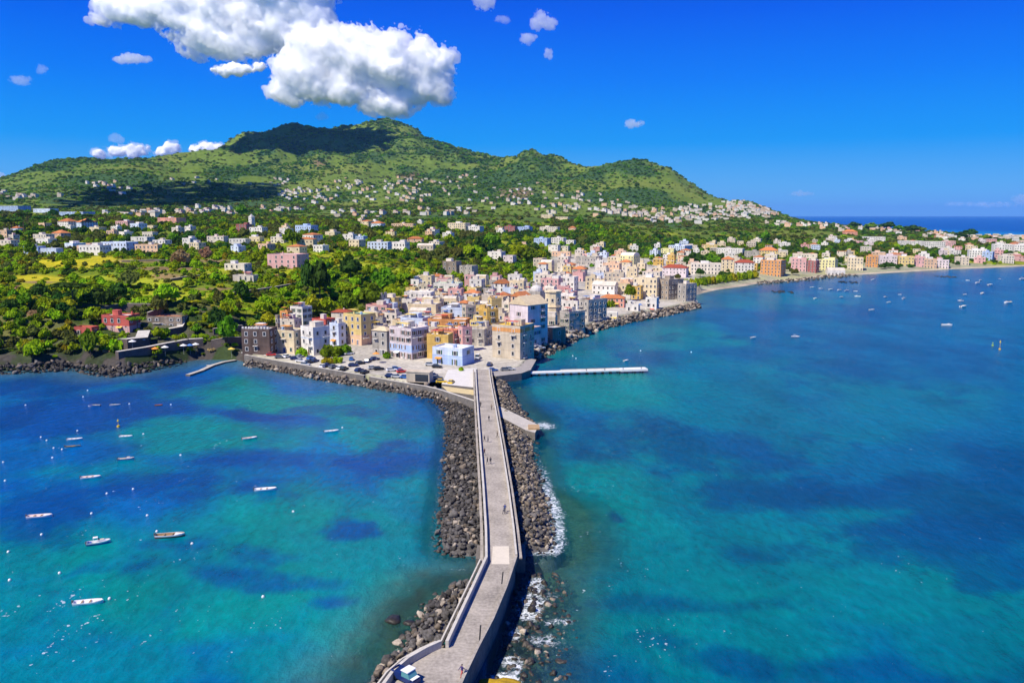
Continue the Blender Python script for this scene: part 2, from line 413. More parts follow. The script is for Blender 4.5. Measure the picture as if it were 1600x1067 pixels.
base = mixc(base, rockc, sstep(11.0, 5, SDG) * (PP < 375))
base = mixc(base, np.where(n2[..., None] > .5, dark, rockc), 0.88 * np.where(PP < 150, .8, 1) * sstep(392, 378, PP) * sstep(405, 388, YY))
base = base * (0.78 + 0.44 * n2)[..., None]

m_land, n, l, b = new_mat('land')
att = n.new('ShaderNodeVertexColor'); att.layer_name = 'col'
tc = n.new('ShaderNodeTexCoord')
nn = n.new('ShaderNodeTexNoise'); nn.inputs['Scale'].default_value = 0.6; nn.inputs['Detail'].default_value = 8
nb = n.new('ShaderNodeTexNoise'); nb.inputs['Scale'].default_value = 0.035; nb.inputs['Detail'].default_value = 8
l.new(tc.outputs['Object'], nn.inputs['Vector']); l.new(tc.outputs['Object'], nb.inputs['Vector'])
ad = n.new('ShaderNodeMath'); ad.operation = 'ADD'; l.new(nn.outputs['Fac'], ad.inputs[0]); l.new(nb.outputs['Fac'], ad.inputs[1])
mr = n.new('ShaderNodeMapRange'); mr.inputs['From Min'].default_value = 0.65; mr.inputs['From Max'].default_value = 1.35; mr.inputs['To Min'].default_value = 0.55; mr.inputs['To Max'].default_value = 1.4
l.new(ad.outputs[0], mr.inputs['Value'])
vs = n.new('ShaderNodeVectorMath'); vs.operation = 'SCALE'; l.new(att.outputs['Color'], vs.inputs[0]); l.new(mr.outputs[0], vs.inputs['Scale'])
l.new(vs.outputs[0], b.inputs['Base Color']); b.inputs['Roughness'].default_value = 0.95; b.inputs['Specular IOR Level'].default_value = 0.1
bp = n.new('ShaderNodeBump'); bp.inputs['Strength'].default_value = 0.6; bp.inputs['Distance'].default_value = 3.0
l.new(nb.outputs['Fac'], bp.inputs['Height']); l.new(bp.outputs[0], b.inputs['Normal'])

idx = np.arange(NY * NU).reshape(NY, NU)
F = np.stack([idx[:-1, :-1], idx[:-1, 1:], idx[1:, 1:], idx[1:, :-1]], -1).reshape(-1, 4)
keep = (np.maximum.reduce([HG[:-1, :-1], HG[:-1, 1:], HG[1:, 1:], HG[1:, :-1]]) > -2.5).ravel()
F = F[keep]
V = np.stack([XX, YY, HG], -1).reshape(-1, 3)
used = np.unique(F); remap = np.full(NY * NU, -1); remap[used] = np.arange(len(used))
me = mesh_np('terrain', V[used], remap[F], m_land, smooth=True)
ca = me.color_attributes.new('col', 'FLOAT_COLOR', 'POINT')
ca.data.foreach_set('color', np.concatenate([base.reshape(-1, 3)[used], np.ones((len(used), 1))], 1).astype(np.float32).ravel())
terrain = struct(link('terrain', me))

# ------------------------------------------------------------------ sea: one sheet to the horizon, the colour of the sea bed given per vertex
SNY, SNU = 420, 430
# rows: dense near, then out to the horizon
sY = np.concatenate([np.exp(np.linspace(math.log(78), math.log(1300), 330)), np.exp(np.linspace(math.log(1330), math.log(70000), SNY - 330))])
sU = np.linspace(-0.95, 1.05, SNU)
SX = sU[None, :] * sY[:, None]; SY = np.repeat(sY[:, None], SNU, 1)
spx, spy, _ = to_px(SX, SY, 0.0)
wpx = spx + (fbm(SX / 34, SY / 46, 301, 4) - .5) * 190 + (fbm(SX / 11, SY / 15, 302, 3) - .5) * 46
wpy = spy + (fbm(SX / 34, SY / 46, 303, 4) - .5) * 46 * np.clip((spy - 400) / 250, .15, 1.4)
def blobs(lst, seed, rough=0.8, sc=26.0, warp=True):
    w = np.zeros(SX.shape); spx, spy = (wpx, wpy) if warp else (globals()['spx'], globals()['spy'])
    nz = (fbm(SX / sc, SY / (sc * 1.3), seed, 6, .62) - 0.5) * rough * 1.5
    for cx, cy, rx, ry, *s in lst:
        w = np.maximum(w, (s[0] if s else 1.0) * sstep(1.35, 0.45, np.sqrt(((spx - cx) / rx) ** 2 + ((spy - cy) / ry) ** 2) + nz))
    return w
RCOAST = np.array([ground(a, b_) for a, b_ in [(575, 602), (640, 614), (676, 630), (692, 650), (697, 690), (690, 725), (686, 770), (677, 830), (682, 862), (700, 868), (752, 868)]])
RCOAST2 = np.array([ground(a, b_) for a, b_ in [(800, 590), (815, 630), (846, 655), (850, 668), (836, 676), (838, 700), (850, 760), (868, 800), (872, 850), (862, 862), (815, 862)]])
RCOAST3 = np.array([ground(a, b_) for a, b_ in [(752, 905), (705, 915), (660, 955), (640, 985), (600, 1040), (570, 1080)]])
RCOAST4 = np.array([ground(a, b_) for a, b_ in [(815, 900), (800, 960), (780, 1000), (762, 1040), (755, 1080)]])
sdl = sdist(SX, SY, LAND).reshape(SX.shape)
d_r1 = sdist(SX, SY, RCOAST, False).reshape(SX.shape); d_r2 = sdist(SX, SY, RCOAST2, False).reshape(SX.shape)
d_r3 = sdist(SX, SY, RCOAST3, False).reshape(SX.shape); d_r4 = sdist(SX, SY, RCOAST4, False).reshape(SX.shape)
left = spx < 790
turq = np.where(left,
    blobs([(430, 625, 230, 26), (600, 680, 90, 40, .75), (330, 690, 170, 26, .8), (520, 850, 260, 110), (330, 960, 330, 90, .9), (620, 960, 150, 130, 1.), (110, 870, 180, 60, .7), (60, 960, 200, 70, .6), (650, 770, 60, 70, .8),(150,745,130,22,.5),(150,1050,400,70,.6),(500,1040,240,70,.8)], 61),
    blobs([(1000, 800, 190, 130, .95), (960, 940, 170, 130, .9), (1130, 900, 260, 90, .9), (1350, 930, 260, 60, .8), (1150, 1010, 300, 80, .75), (1500, 1000, 220, 70, .6), (960, 610, 130, 40, .8), (900, 560, 90, 30, .75), (1030, 520, 120, 26, .7), (1250, 640, 320, 60, .38),
           (1150, 590, 200, 40, .45), (850, 720, 90, 60, .4), (1200, 470, 160, 14, .5), (1420, 780, 180, 24, .45), (1250,800,160,40,.5)], 63))
grassw = np.where(left,
    blobs([(420, 655, 90, 10), (560, 715, 120, 30, .9), (440, 720, 150, 26, .8), (60, 660, 120, 45), (200, 770, 250, 36, .9), (60, 790, 150, 60, .8), (560, 820, 60, 26), (130, 640, 160, 22), (40, 615, 150, 22, .8), (560, 635, 90, 10, .6), (420, 905, 200, 18, .55), (380,870,110,16,.4), (550,935,60,18,.7), (640, 700, 50, 45, .8),(300,770,140,18,.7),(150,600,200,12,.8)], 71, 1.2),
    blobs([(1150, 700, 160, 45, .85), (1300, 760, 220, 50, .9), (1480, 830, 240, 70, 1.), (1550, 740, 160, 50, .8), (960, 690, 90, 30, .7), (1130, 1040, 90, 36, .8), (1000, 1000, 60, 26, .45), (1450, 570, 260, 50, .5), (1330, 490, 150, 14, .6), (1480, 450, 120, 8, .6),
           (1500, 1060, 160, 30, .6), (962, 805, 22, 14, .9), (1050, 940, 160, 20, .55), (1300, 1040, 160, 26, .55), (1250, 870, 150, 20, .5),(1150,525,90,8,.4),(1560,905,120,30,.8)], 73, 1.2))
shore = np.minimum.reduce([np.abs(sdl), d_r1, d_r2, d_r3, d_r4])
# depth colours (light scattered back from sea bed and water)
c_deep_l = C3(0.000, 0.092, 0.285); c_deep_r = C3(0.0, 0.090, 0.185); c_turq = np.where(left[..., None], C3(0.0, 0.205, 0.190), C3(0.0, 0.185, 0.170)); c_grass_l = C3(0.000, 0.050, 0.225); c_grass_r = C3(0.000, 0.048, 0.140); c_far = C3(0.0, 0.024, 0.19)
sb = np.where(left[..., None], c_deep_l, c_deep_r)
nmid = fbm(SX / 45, SY / 70, 81, 5)
nm2 = fbm(SX / 14, SY / 20, 89, 4)
turq = np.clip(turq * (0.62 + 0.7 * nmid) + (nmid - 0.5) * 0.45 + (nm2 - .5) * .35, 0, 1)
sb = sb * (1 - turq[..., None]) + c_turq * turq[..., None]
gcol = np.where(left[..., None], c_grass_l, c_grass_r)
gq = grassw + (fbm(SX / 6, SY / 9, 83, 5, .68) - .5) * 1.25 + (fbm(SX / 28, SY / 40, 84, 4) - .5) * .7
gw = np.clip(sstep(0.12, 0.86, gq) * .6 + .4 * grassw * sstep(.0, .5, gq), 0, 1) * 0.86
sb = sb * (1 - gw[..., None]) + gcol * gw[..., None]
# brown shallows near the rocks and beaches
sh = sstep(16, 2, shore) * (0.35 + 0.65 * sstep(0.4, 0.65, fbm(SX / 5, SY / 7, 85, 4)))
near_r = np.minimum(d_r3, d_r4)
sb = mixc(sb, C3(0.06, 0.085, 0.055), np.clip(sstep(17, 3, near_r) * 0.75 * (0.4 + 0.8 * fbm(SX / 2.5, SY / 3.5, 87, 3)), 0, 1))
sb = mixc(sb, C3(0.07, 0.15, 0.13), (sstep(26, 2, np.abs(sdl)) * 0.6 * ((spx < 620) | (spx > 1080)))) 
farw = sstep(1300, 3200, SY)
sb = mixc(sb, c_far, farw * (1 - 0.0))
sb = mixc(sb, C3(0.0, 0.22, 0.40), 0.8 * sstep(700, 60, np.abs(sdl)) * sstep(1500, 2100, SY) * sstep(5000, 3000, SY))
# foam where waves break on the rocks: strong on the open side, thin lines elsewhere
tipw = np.exp(-(((SX - ground(848, 665)[0]) / 6) ** 2 + ((SY - ground(848, 665)[1]) / 7) ** 2))
foam = np.maximum.reduce([0.80 * sstep(5.0, 0.3, d_r2) * (0.3 + 0.7 * sstep(640, 780, spy)), 0.5 * sstep(3.0, 0.2, d_r1), 0.42 * sstep(2.5, 0.1, d_r3), 0.10 * sstep(6.0, 0.5, d_r4), blobs([(836, 915, 22, 18, .8), (826, 952, 28, 26, .8), (850, 1000, 40, 14, .7), (800, 1035, 20, 20, .8), (868, 972, 30, 9, .75), (806, 990, 14, 22, .8), (858, 930, 26, 8, .6), (790, 1062, 34, 14, .9), (880, 1010, 20, 8, .5), (838, 880, 40, 8, .6), (720, 890, 30, 5, .5)], 97, 1.1, 5.0, False),
                          0.60 * sstep(4.0, 0.2, np.abs(sdl)) * (spx < 380), 0.30 * sstep(2.5, 0.1, np.abs(sdl)) * (spx > 380), 0.9 * tipw,
                          0.55 * sstep(5, 0.5, np.hypot(SX - ground(1100, 478)[0], SY - ground(1100, 478)[1]) / 2)])
clear = np.clip(sstep(20, 2, np.minimum(d_r4, sdist(SX, SY, RCOAST2[-4:], False).reshape(SX.shape))) * (spx > 760) + sstep(10, 1, d_r3) * 0.8 + 0.8*sstep(8, 1, d_r2)+ 0.7*sstep(5, 1, d_r1), 0, 1) * (SY < 330)

sparkle = blobs([(110, 1000, 170, 90, 1.), (960, 980, 150, 90, .8), (1030, 900, 120, 60, .5), (910, 800, 60, 60, .5), (250, 780, 200, 120, .35), (1250, 960, 200, 80, .35)], 99, .8)  # areas where white specks in the water colour imitate sun sparkle
m_sea, n, l, b = new_mat('sea_water')
att = n.new('ShaderNodeVertexColor'); att.layer_name = 'bed'
att2 = n.new('ShaderNodeVertexColor'); att2.layer_name = 'surf'
sep = n.new('ShaderNodeSeparateColor'); l.new(att2.outputs['Color'], sep.inputs[0])
tc = n.new('ShaderNodeTexCoord')
def noise(scale, detail, rough=0.5, stretch=None, dist=0.0):
    q = n.new('ShaderNodeTexNoise'); q.inputs['Scale'].default_value = scale; q.inputs['Detail'].default_value = detail; q.inputs['Roughness'].default_value = rough; q.inputs['Distortion'].default_value = dist
    if stretch:
        mp = n.new('ShaderNodeMapping'); mp.inputs['Scale'].default_value = stretch; mp.inputs['Rotation'].default_value = (0, 0, math.radians(24))
        l.new(tc.outputs['Object'], mp.inputs['Vector']); l.new(mp.outputs[0], q.inputs['Vector'])
    else: l.new(tc.outputs['Object'], q.inputs['Vector'])
    return q
def mrange(src, a, c, d, e):
    q = n.new('ShaderNodeMapRange'); q.inputs['From Min'].default_value = a; q.inputs['From Max'].default_value = c; q.inputs['To Min'].default_value = d; q.inputs['To Max'].default_value = e
    l.new(src, q.inputs['Value']); return q.outputs[0]
def mth(op, a, c):
    q = n.new('ShaderNodeMath'); q.operation = op
    for i, s in enumerate((a, c)):
        if isinstance(s, (int, float)): q.inputs[i].default_value = s
        else: l.new(s, q.inputs[i])
    return q.outputs[0]
nbig = noise(0.05, 6, 0.6, (1, 0.45, 1)); nrip = noise(0.55, 5, 0.65, (1, 0.5, 1)); nfine = noise(2.2, 3, 0.6)
vary = mth('MULTIPLY', mrange(nbig.outputs['Fac'], 0.3, 0.7, 0.74, 1.24), mrange(nrip.outputs['Fac'], 0.3, 0.7, 0.78, 1.22))
vs = n.new('ShaderNodeVectorMath'); vs.operation = 'SCALE'; l.new(att.outputs['Color'], vs.inputs[0]); l.new(vary, vs.inputs['Scale'])
fo = noise(0.75, 8, 0.75, None, 1.6)
# foam mask = coverage attribute against a broken noise; a few small whitecaps anywhere, denser where sun sparkle is painted in as white specks
fm = mrange(mth('ADD', mth('MULTIPLY', sep.outputs[0], 0.54), mth('SUBTRACT', fo.outputs['Fac'], 0.5)), 0.33, 0.50, 0.0, 0.95)
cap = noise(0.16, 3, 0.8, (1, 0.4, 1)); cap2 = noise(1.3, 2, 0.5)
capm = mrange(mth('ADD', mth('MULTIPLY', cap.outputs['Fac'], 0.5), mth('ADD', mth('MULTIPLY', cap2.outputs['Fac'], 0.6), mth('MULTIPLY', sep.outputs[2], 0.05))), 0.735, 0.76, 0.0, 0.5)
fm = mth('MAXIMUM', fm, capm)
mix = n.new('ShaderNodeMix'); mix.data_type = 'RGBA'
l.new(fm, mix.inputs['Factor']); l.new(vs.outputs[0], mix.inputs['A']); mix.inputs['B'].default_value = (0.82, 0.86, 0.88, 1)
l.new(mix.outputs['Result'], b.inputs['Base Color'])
b.inputs['Roughness'].default_value = 0.22
b.inputs['IOR'].default_value = 1.333
b.inputs['Specular IOR Level'].default_value = 0.28
bp = n.new('ShaderNodeBump'); bp.inputs['Strength'].default_value = 0.8; bp.inputs['Distance'].default_value = 0.8
hsum = mth('ADD', mth('MULTIPLY', nrip.outputs['Fac'], 1.0), mth('MULTIPLY', nfine.outputs['Fac'], 0.25))
l.new(hsum, bp.inputs['Height']); l.new(bp.outputs[0], b.inputs['Normal'])
tr = n.new('ShaderNodeBsdfTransparent'); tr.inputs['Color'].default_value = (0.62, 0.88, 0.86, 1)
ms = n.new('ShaderNodeMixShader')
l.new(mth('MULTIPLY', mth('MULTIPLY', sep.outputs[1], 0.72), mth('SUBTRACT', 1.0, fm)), ms.inputs['Fac'])
l.new(b.outputs[0], ms.inputs[1]); l.new(tr.outputs[0], ms.inputs[2])
l.new(ms.outputs[0], n['Material Output'].inputs['Surface'])
idx = np.arange(SX.size).reshape(SX.shape)
F = np.stack([idx[:-1, :-1], idx[:-1, 1:], idx[1:, 1:], idx[1:, :-1]], -1).reshape(-1, 4)
# the part under the land is left out
inl = (sdl > 12)
keep = ~(inl[:-1, :-1] & inl[:-1, 1:] & inl[1:, 1:] & inl[1:, :-1]).ravel()
me = mesh_np('sea', np.stack([SX, SY, np.zeros_like(SX)], -1).reshape(-1, 3), F[keep], m_sea, smooth=True)
for nm, arr in (('bed', sb), ('surf', np.stack([foam, clear, sparkle], -1))):
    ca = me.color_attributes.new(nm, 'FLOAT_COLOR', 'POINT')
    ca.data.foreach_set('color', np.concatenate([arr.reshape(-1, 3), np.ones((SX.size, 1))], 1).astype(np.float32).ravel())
sea = struct(link('sea', me))
# sea bed, seen through the clear shallows
m_bed = mat('sea_bed', (0.10, 0.13, 0.07), 1.0, 0.7, 0.25, fine=5)
bedv = [(-90, 70, -3.2), (120, 70, -3.2), (120, 340, -3.2), (-90, 340, -3.2)]
mb = MB(); mb.add(bedv, [(0, 1, 2, 3)]); struct(mb.obj('sea_floor', m_bed))
# the rest of the water, so that it goes on outside the frame
# ------------------------------------------------------------------ clouds
m_cloud, n, l, b = new_mat('cloud')
b.inputs['Base Color'].default_value = (1.0, 1.0, 1.0, 1); b.inputs['Roughness'].default_value = 1.0; b.inputs['Specular IOR Level'].default_value = 0.0
b.inputs['Subsurface Weight'].default_value = 1.0; b.inputs['Subsurface Radius'].default_value = (1, 1, 1); b.inputs['Subsurface Scale'].default_value = 120.0
def mist_mat(nm, dens):
    m, n, l, b = new_mat(nm); n.remove(b)
    v = n.new('ShaderNodeVolumePrincipled'); v.inputs['Color'].default_value = (1, 1, 1, 1); v.inputs['Density'].default_value = dens; v.inputs['Anisotropy'].default_value = 0.0
    l.new(v.outputs[0], n['Material Output'].inputs['Volume']); return m
m_mist = mist_mat('cloud_mist', 0.019); m_mist_s = mist_mat('thin_cloud_mist', 0.013); m_mist_f = mist_mat('faint_cloud_mist', 0.006)
_mc = {}
def mist_at(d, Y):
    k = (d, round(Y, -3))
    if k not in _mc: _mc[k] = mist_mat('thin_cloud_mist', d * 7800 / k[1])
    return _mc[k]
def n3(p, seed):
    return (vnoise(p[:, 0] + p[:, 2] * 0.71, p[:, 1] - p[:, 2] * 0.53, seed) + vnoise(p[:, 1] + 31.7, p[:, 2] + p[:, 0] * 0.37, seed + 5) + vnoise(p[:, 2] - 11.3, p[:, 0] + 7.7, seed + 9)) / 3
def f3(p, seed, o=4):
    s = 0; a = 1; tot = 0
    for k in range(o): s = s + a * n3(p * 2 ** k, seed + 20 * k); tot += a; a *= 0.55
    return s / tot
_g = (1 + 5 ** .5) / 2
_ico = np.array([(-1, _g, 0), (1, _g, 0), (-1, -_g, 0), (1, -_g, 0), (0, -1, _g), (0, 1, _g), (0, -1, -_g), (0, 1, -_g), (_g, 0, -1), (_g, 0, 1), (-_g, 0, -1), (-_g, 0, 1)]) / math.hypot(1, _g)
_icf = np.array([(0, 11, 5), (0, 5, 1), (0, 1, 7), (0, 7, 10), (0, 10, 11), (1, 5, 9), (5, 11, 4), (11, 10, 2), (10, 7, 6), (7, 1, 8), (3, 9, 4), (3, 4, 2), (3, 2, 6), (3, 6, 8), (3, 8, 9), (4, 9, 5), (2, 4, 11), (6, 2, 10), (8, 6, 7), (9, 8, 1)])
_oct = np.array([(1, 0, 0), (-1, 0, 0), (0, 1, 0), (0, -1, 0), (0, 0, 1), (0, 0, -1)], float)
_ocf = np.array([(0, 2, 4), (2, 1, 4), (1, 3, 4), (3, 0, 4), (2, 0, 5), (1, 2, 5), (3, 1, 5), (0, 3, 5)])
def cloud(lobes, Y, label, seed, npts=9000, thick=0.5, size=1.0, wisp=1.0, name='cloud'):
    """lobes: (photograph px, py, radius px, radius py). The cloud is a swarm of droplet clumps round those lobes, at its own distance and as deep as it is high"""
    r = np.random.default_rng(seed)
    L = []
    for px, py, rx, ry in lobes:
        x, y, z = on_y(px, py, Y); s = Y / FPX
        L.append((x, y, z, rx * s, (rx * 0.45 + ry * 0.55) * s * thick, ry * s))
    L = np.array(L)
    vol = L[:, 3] * L[:, 5]
    V = []; 
    k = r.choice(len(L), size=npts * 7, p=vol / vol.sum())
    d = r.normal(size=(len(k), 3)); d /= np.linalg.norm(d, axis=1)[:, None]
    rad = r.uniform(0.0, 1.0, len(k)) ** 0.4 * 1.30
    P = L[k, :3] + d * rad[:, None] * L[k, 3:]
    # normalised depth inside the union of lobes
    q = np.full(len(P), 9.0)
    for a in L: q = np.minimum(q, np.sqrt((((P - a[:3]) / a[3:]) ** 2).sum(1)))
    S = np.sqrt(vol.max())
    dens = 1.0 - q + (f3(P / (S * (0.42 if npts > 5000 else .6)), seed) - 0.5) * (2.1 if npts > 5000 else 3.2) + (f3(P / (S * 0.11), seed + 3, 3) - 0.5) * 1.7
    ok = (dens > -0.16 * wisp) & (dens < 0.75)
    P = P[ok]; dens = dens[ok]
    if len(P) > npts: P = P[:npts]; dens = dens[:npts]
    U = Y / 804.0
    def swarm(P, sz, bv, bf):
        m_ = len(P); rot = r.uniform(0, 2 * math.pi, m_); cr, sr = np.cos(rot), np.sin(rot)
        bx = bv[None, :, 0] * cr[:, None] - bv[None, :, 1] * sr[:, None]; by = bv[None, :, 0] * sr[:, None] + bv[None, :, 1] * cr[:, None]
        vv = np.stack([bx, by, np.repeat(bv[None, :, 2], m_, 0)], -1) * sz[:, None, None] * r.uniform(0.75, 1.3, (m_, len(bv), 1)) + P[:, None, :]
        return vv.reshape(-1, 3), (bf[None] + (np.arange(m_) * len(bv))[:, None, None]).reshape(-1, 3)
    def skin(P, sz, vox, it):
        cv, cf = swarm(P, sz, _ico, _icf)
        tmp = bpy.data.objects.new('tmp', mesh_np('tmp', cv, cf, m_cloud)); ROOT.objects.link(tmp)
        md = tmp.modifiers.new('r', 'REMESH'); md.mode = 'VOXEL'; md.voxel_size = vox
        m2 = tmp.modifiers.new('s', 'SMOOTH'); m2.factor = 0.5; m2.iterations = it
        dg = bpy.context.evaluated_depsgraph_get(); ev = tmp.evaluated_get(dg); em = ev.to_mesh()
        cv = np.zeros(len(em.vertices) * 3, np.float32); em.vertices.foreach_get('co', cv); cv = cv.reshape(-1, 3)
        em.calc_loop_triangles(); cf = np.zeros(len(em.loop_triangles) * 3, np.int32); em.loop_triangles.foreach_get('vertices', cf); cf = cf.reshape(-1, 3)
        ev.to_mesh_clear(); bpy.data.objects.remove(tmp)
        return cv, cf
    bigc = npts > 5000
    faint = npts < 1250; thin = npts in (450, 260, 160, 320, 120, 400)
    core = dens > (0.34 if bigc else 0.5)
    if core.sum() < 8: core = dens >= np.sort(dens)[-8]
    cv, cf = skin(P[core], U * size * (1.0 + (5.0 if bigc else 2.2) * np.clip(dens[core] - .1, 0, .7)) * r.uniform(.7, 1.3, core.sum()), U * (1.6 if bigc else .7), 14)
    o = None if faint else link(name, mesh_np(name, cv, cf, m_cloud, smooth=True))
    hull = dens > -0.16 * wisp
    cv, cf = skin(P[hull], U * size * ((1.0 if bigc else .65) + (5.0 if bigc else 2.5) * np.clip(dens[hull], 0, .7)) * r.uniform(.7, 1.4, hull.sum()), U * (0.95 if bigc else .5), 1)
    if faint: return tag(link(name, mesh_np(name, cv, cf, mist_at(0.006 if thin else 0.013, Y))), label, 'cloud')
    link('mist', mesh_np('mist', cv, cf, m_mist if bigc else mist_at(0.013, Y)), o)
    return tag(o, label, 'cloud')
cloud([(200, 18, 46, 20), (280, 10, 70, 26), (340, 30, 75, 42), (420, 20, 80, 48), (470, 40, 44, 44), (320, 72, 36, 20), (380, 68, 60, 26), (480, 15, 34, 34), (170, 5, 22, 14), (400, -40, 130, 46)], 7900, 'large white cumulus cloud at the top edge, upper of the two big clouds', 11, 44000)
cloud([(480, 100, 48, 40), (540, 90, 66, 44), (600, 100, 76, 50), (660, 112, 44, 44), (690, 92, 22, 22), (450, 140, 30, 20), (520, 145, 60, 18), (640, 150, 56, 18), (605, 165, 40, 18), (560, 62, 20, 12), (660, 70, 18, 14)], 7600, 'large white cumulus cloud resting just above the mountain peak', 12, 44000)
for q in [([(157, 240, 16, 9), (185, 236, 14, 9), (210, 237, 22, 12)], 11500, 'low white cloud behind the ridge, widest of the three with a round hump', 13, 2500),
          ([(250, 239, 10, 7), (268, 231, 12, 10), (262, 238, 14, 8)], 11500, 'low white two-humped cloud behind the ridge, middle of the row', 14, 1500),
          ([(325, 231, 22, 9), (345, 231, 16, 7), (310, 236, 12, 6)], 11500, 'low white flat cloud behind the ridge beside the shaded shoulder', 15, 1700),
          ([(383, 219, 12, 6), (378, 224, 9, 5)], 11000, 'small white puff peeping over the shaded shoulder of the mountain', 16, 700),
          ([(180, 216, 9, 6), (188, 219, 7, 4)], 11500, 'faint ragged wisp hanging over the low hump-backed cloud', 17, 260),
          ([(0, 277, 8, 6), (-12, 275, 12, 9)], 20000, 'small white cloud cut by the frame edge above the far ridge', 18, 500),
          ([(205, 92, 24, 6), (192, 94, 14, 5), (222, 93, 12, 4)], 7800, 'thin white streak of cloud below the big upper cloud', 19, 800),
          ([(360, 110, 26, 8), (350, 115, 14, 6), (385, 108, 16, 6), (405, 105, 12, 5)], 7800, 'small white flat cloud beneath the upper cloud, beside the lower big one', 20, 1300),
          ([(34, 125, 16, 7), (30, 127, 9, 4)], 7800, 'faint bluish cloud puff alone at the far upper side above the left ridge', 21, 450),
          ([(66, 109, 8, 6)], 7800, 'tiny faint wisp right above the lonely bluish puff', 22, 120),
          ([(143, 32, 10, 6)], 7800, 'tiny white puff off the tip of the big upper cloud', 23, 250),
          ([(757, 4, 16, 11), (750, -4, 16, 10)], 7800, 'small white cloud cut by the top frame edge, right of the big ones', 24, 700),
          ([(786, 31, 12, 5)], 7800, 'tiny white dash of cloud below the one at the top edge', 25, 260),
          ([(848, 32, 14, 10), (860, 36, 11, 8), (838, 40, 8, 8), (843, 22, 7, 6)], 7800, 'small puffy white cloud alone in the deep blue, largest of the scattered bits', 26, 1200),
          ([(823, 62, 10, 7), (829, 59, 8, 4)], 7800, 'little white cloud directly below the puffy lone one', 27, 420),
          ([(857, 84, 6, 8)], 7800, 'tiny upright wisp of cloud, lowest of the scattered bits', 28, 200),
          ([(991, 194, 14, 5), (985, 192, 8, 5)], 7800, 'small white cloud alone over the two green hills', 29, 420),
          ([(503, 182, 8, 5)], 7800, 'tiny pinkish puff under the big cloud near the peak', 30, 260),
          ([(1253, 303, 20, 3)], 36000, 'thin pale streak low in the sky over the wooded point', 31, 160),
          ([(1594, 312, 14, 6), (1610, 310, 20, 8)], 64000, 'low white cloud at the right frame edge above the sea horizon', 32, 400),
          ([(1560, 320, 40, 4), (1500, 319, 40, 2.5), (1530, 319.5, 40, 3)], 80000, 'long faint bank of cloud along the sea horizon', 33, 320)]:
    cloud(q[0], q[1], q[2], q[3], q[4], wisp=1.5 if q[4] < 600 else 1.0, size=0.9)
# clouds above the frame whose shadows lie on the mountain side
def shade_cloud(px, py, Y, rx, ry, t, seed, label):
    x, y, z = on_y(px, py, Y)
    c = Vector((x, y, T(x, y))) + SUN * t
    r = np.random.default_rng(seed); mb_v, mb_f, o = [], [], 0
    for k in range(1000):
        a = r.uniform(0, 2 * math.pi); q = math.sqrt(r.uniform(0, 1))
        wob = 0.8 + 0.4 * float(vnoise(a * 1.6, seed, 3))
        P = np.array([c.x + rx * q * wob * math.cos(a), c.y + ry * q * wob * math.sin(a), c.z + r.uniform(0, 120)])
        s = r.uniform(0.05, 0.16) * min(rx, ry) * (1.25 - 0.7 * q)
        mb_v.append(_ico * s * r.uniform(0.8, 1.25, (12, 1)) + P); mb_f.append(_icf + o); o += 12
    return tag(link('cloud', mesh_np('cloud', np.concatenate(mb_v), np.concatenate(mb_f), m_cloud, smooth=True)), label, 'cloud')
shade_cloud(475, 222, 5350, 520, 620, 1500, 91, 'white cloud high over the mountain shoulder, out of the frame')
shade_cloud(283, 303, 2900, 300, 820, 1700, 92, 'white cloud high over the lower slope, out of the frame')
# ------------------------------------------------------------------ rocks: breakwaters of loose boulders
def icosphere(sub=1):
    V = [tuple(q) for q in _ico]; F = [tuple(q) for q in _icf]
    for _ in range(sub):
        cache = {}; NF = []
        def mid(a, c):
            k = (min(a, c), max(a, c))
            if k not in cache:
                p = (np.array(V[a]) + np.array(V[c])) / 2; p /= np.linalg.norm(p); V.append(tuple(p)); cache[k] = len(V) - 1
            return cache[k]
        for a, c, d in F:
            ab, bc, ca_ = mid(a, c), mid(c, d), mid(d, a)
            NF += [(a, ab, ca_), (c, bc, ab), (d, ca_, bc), (ab, bc, ca_)]
        F = NF
    return np.array(V), np.array(F)
ICO1 = icosphere(1); ICO2 = icosphere(2)
m_rock = mat('dark_rock', (0.125, 0.115, 0.108), 0.95, 0.75, 0.7, 0.15, fine=5, bump=0.6, rand=0.45)
m_rock_b = mat('brown_rock', (0.24, 0.195, 0.15), 0.95, 0.65, 0.7, 0.15, fine=5, bump=0.6, rand=0.5)
m_rock_w = mat('pale_rock', (0.40, 0.34, 0.27), 0.95, 0.5, 0.7, 0.15, fine=5, bump=0.5, rand=0.4)
m_wet = mat('wet_rock', (0.055, 0.047, 0.036), 0.5, 0.8, 0.8, 0.4, fine=5, bump=0.5, rand=0.5)
m_algae = mat('yellow_weed_rock', (0.50, 0.31, 0.02), 0.9, 0.5, 1.2, 0.2)
def rock_shape(seed):
    r = np.random.default_rng(seed)
    V, F = ICO1
    V = V.copy()
    # chop with random planes so the block gets flat faces
    for _ in range(12):
        nrm = r.normal(size=3); nrm /= np.linalg.norm(nrm); d = r.uniform(0.42, 0.78)
        q = V @ nrm; V = V - np.maximum(q - d, 0)[:, None] * nrm
    V = V * r.uniform(0.72, 1.3, 3) + r.normal(scale=0.03, size=V.shape)
    return V, F
ROCKS = [rock_shape(100 + i) for i in range(10)]
ROCK_ME = {}
def rock_me(i, m):
    k = (i, m.name)
    if k not in ROCK_ME: ROCK_ME[k] = mesh_np('boulder', ROCKS[i][0], ROCKS[i][1], m)
    return ROCK_ME[k]
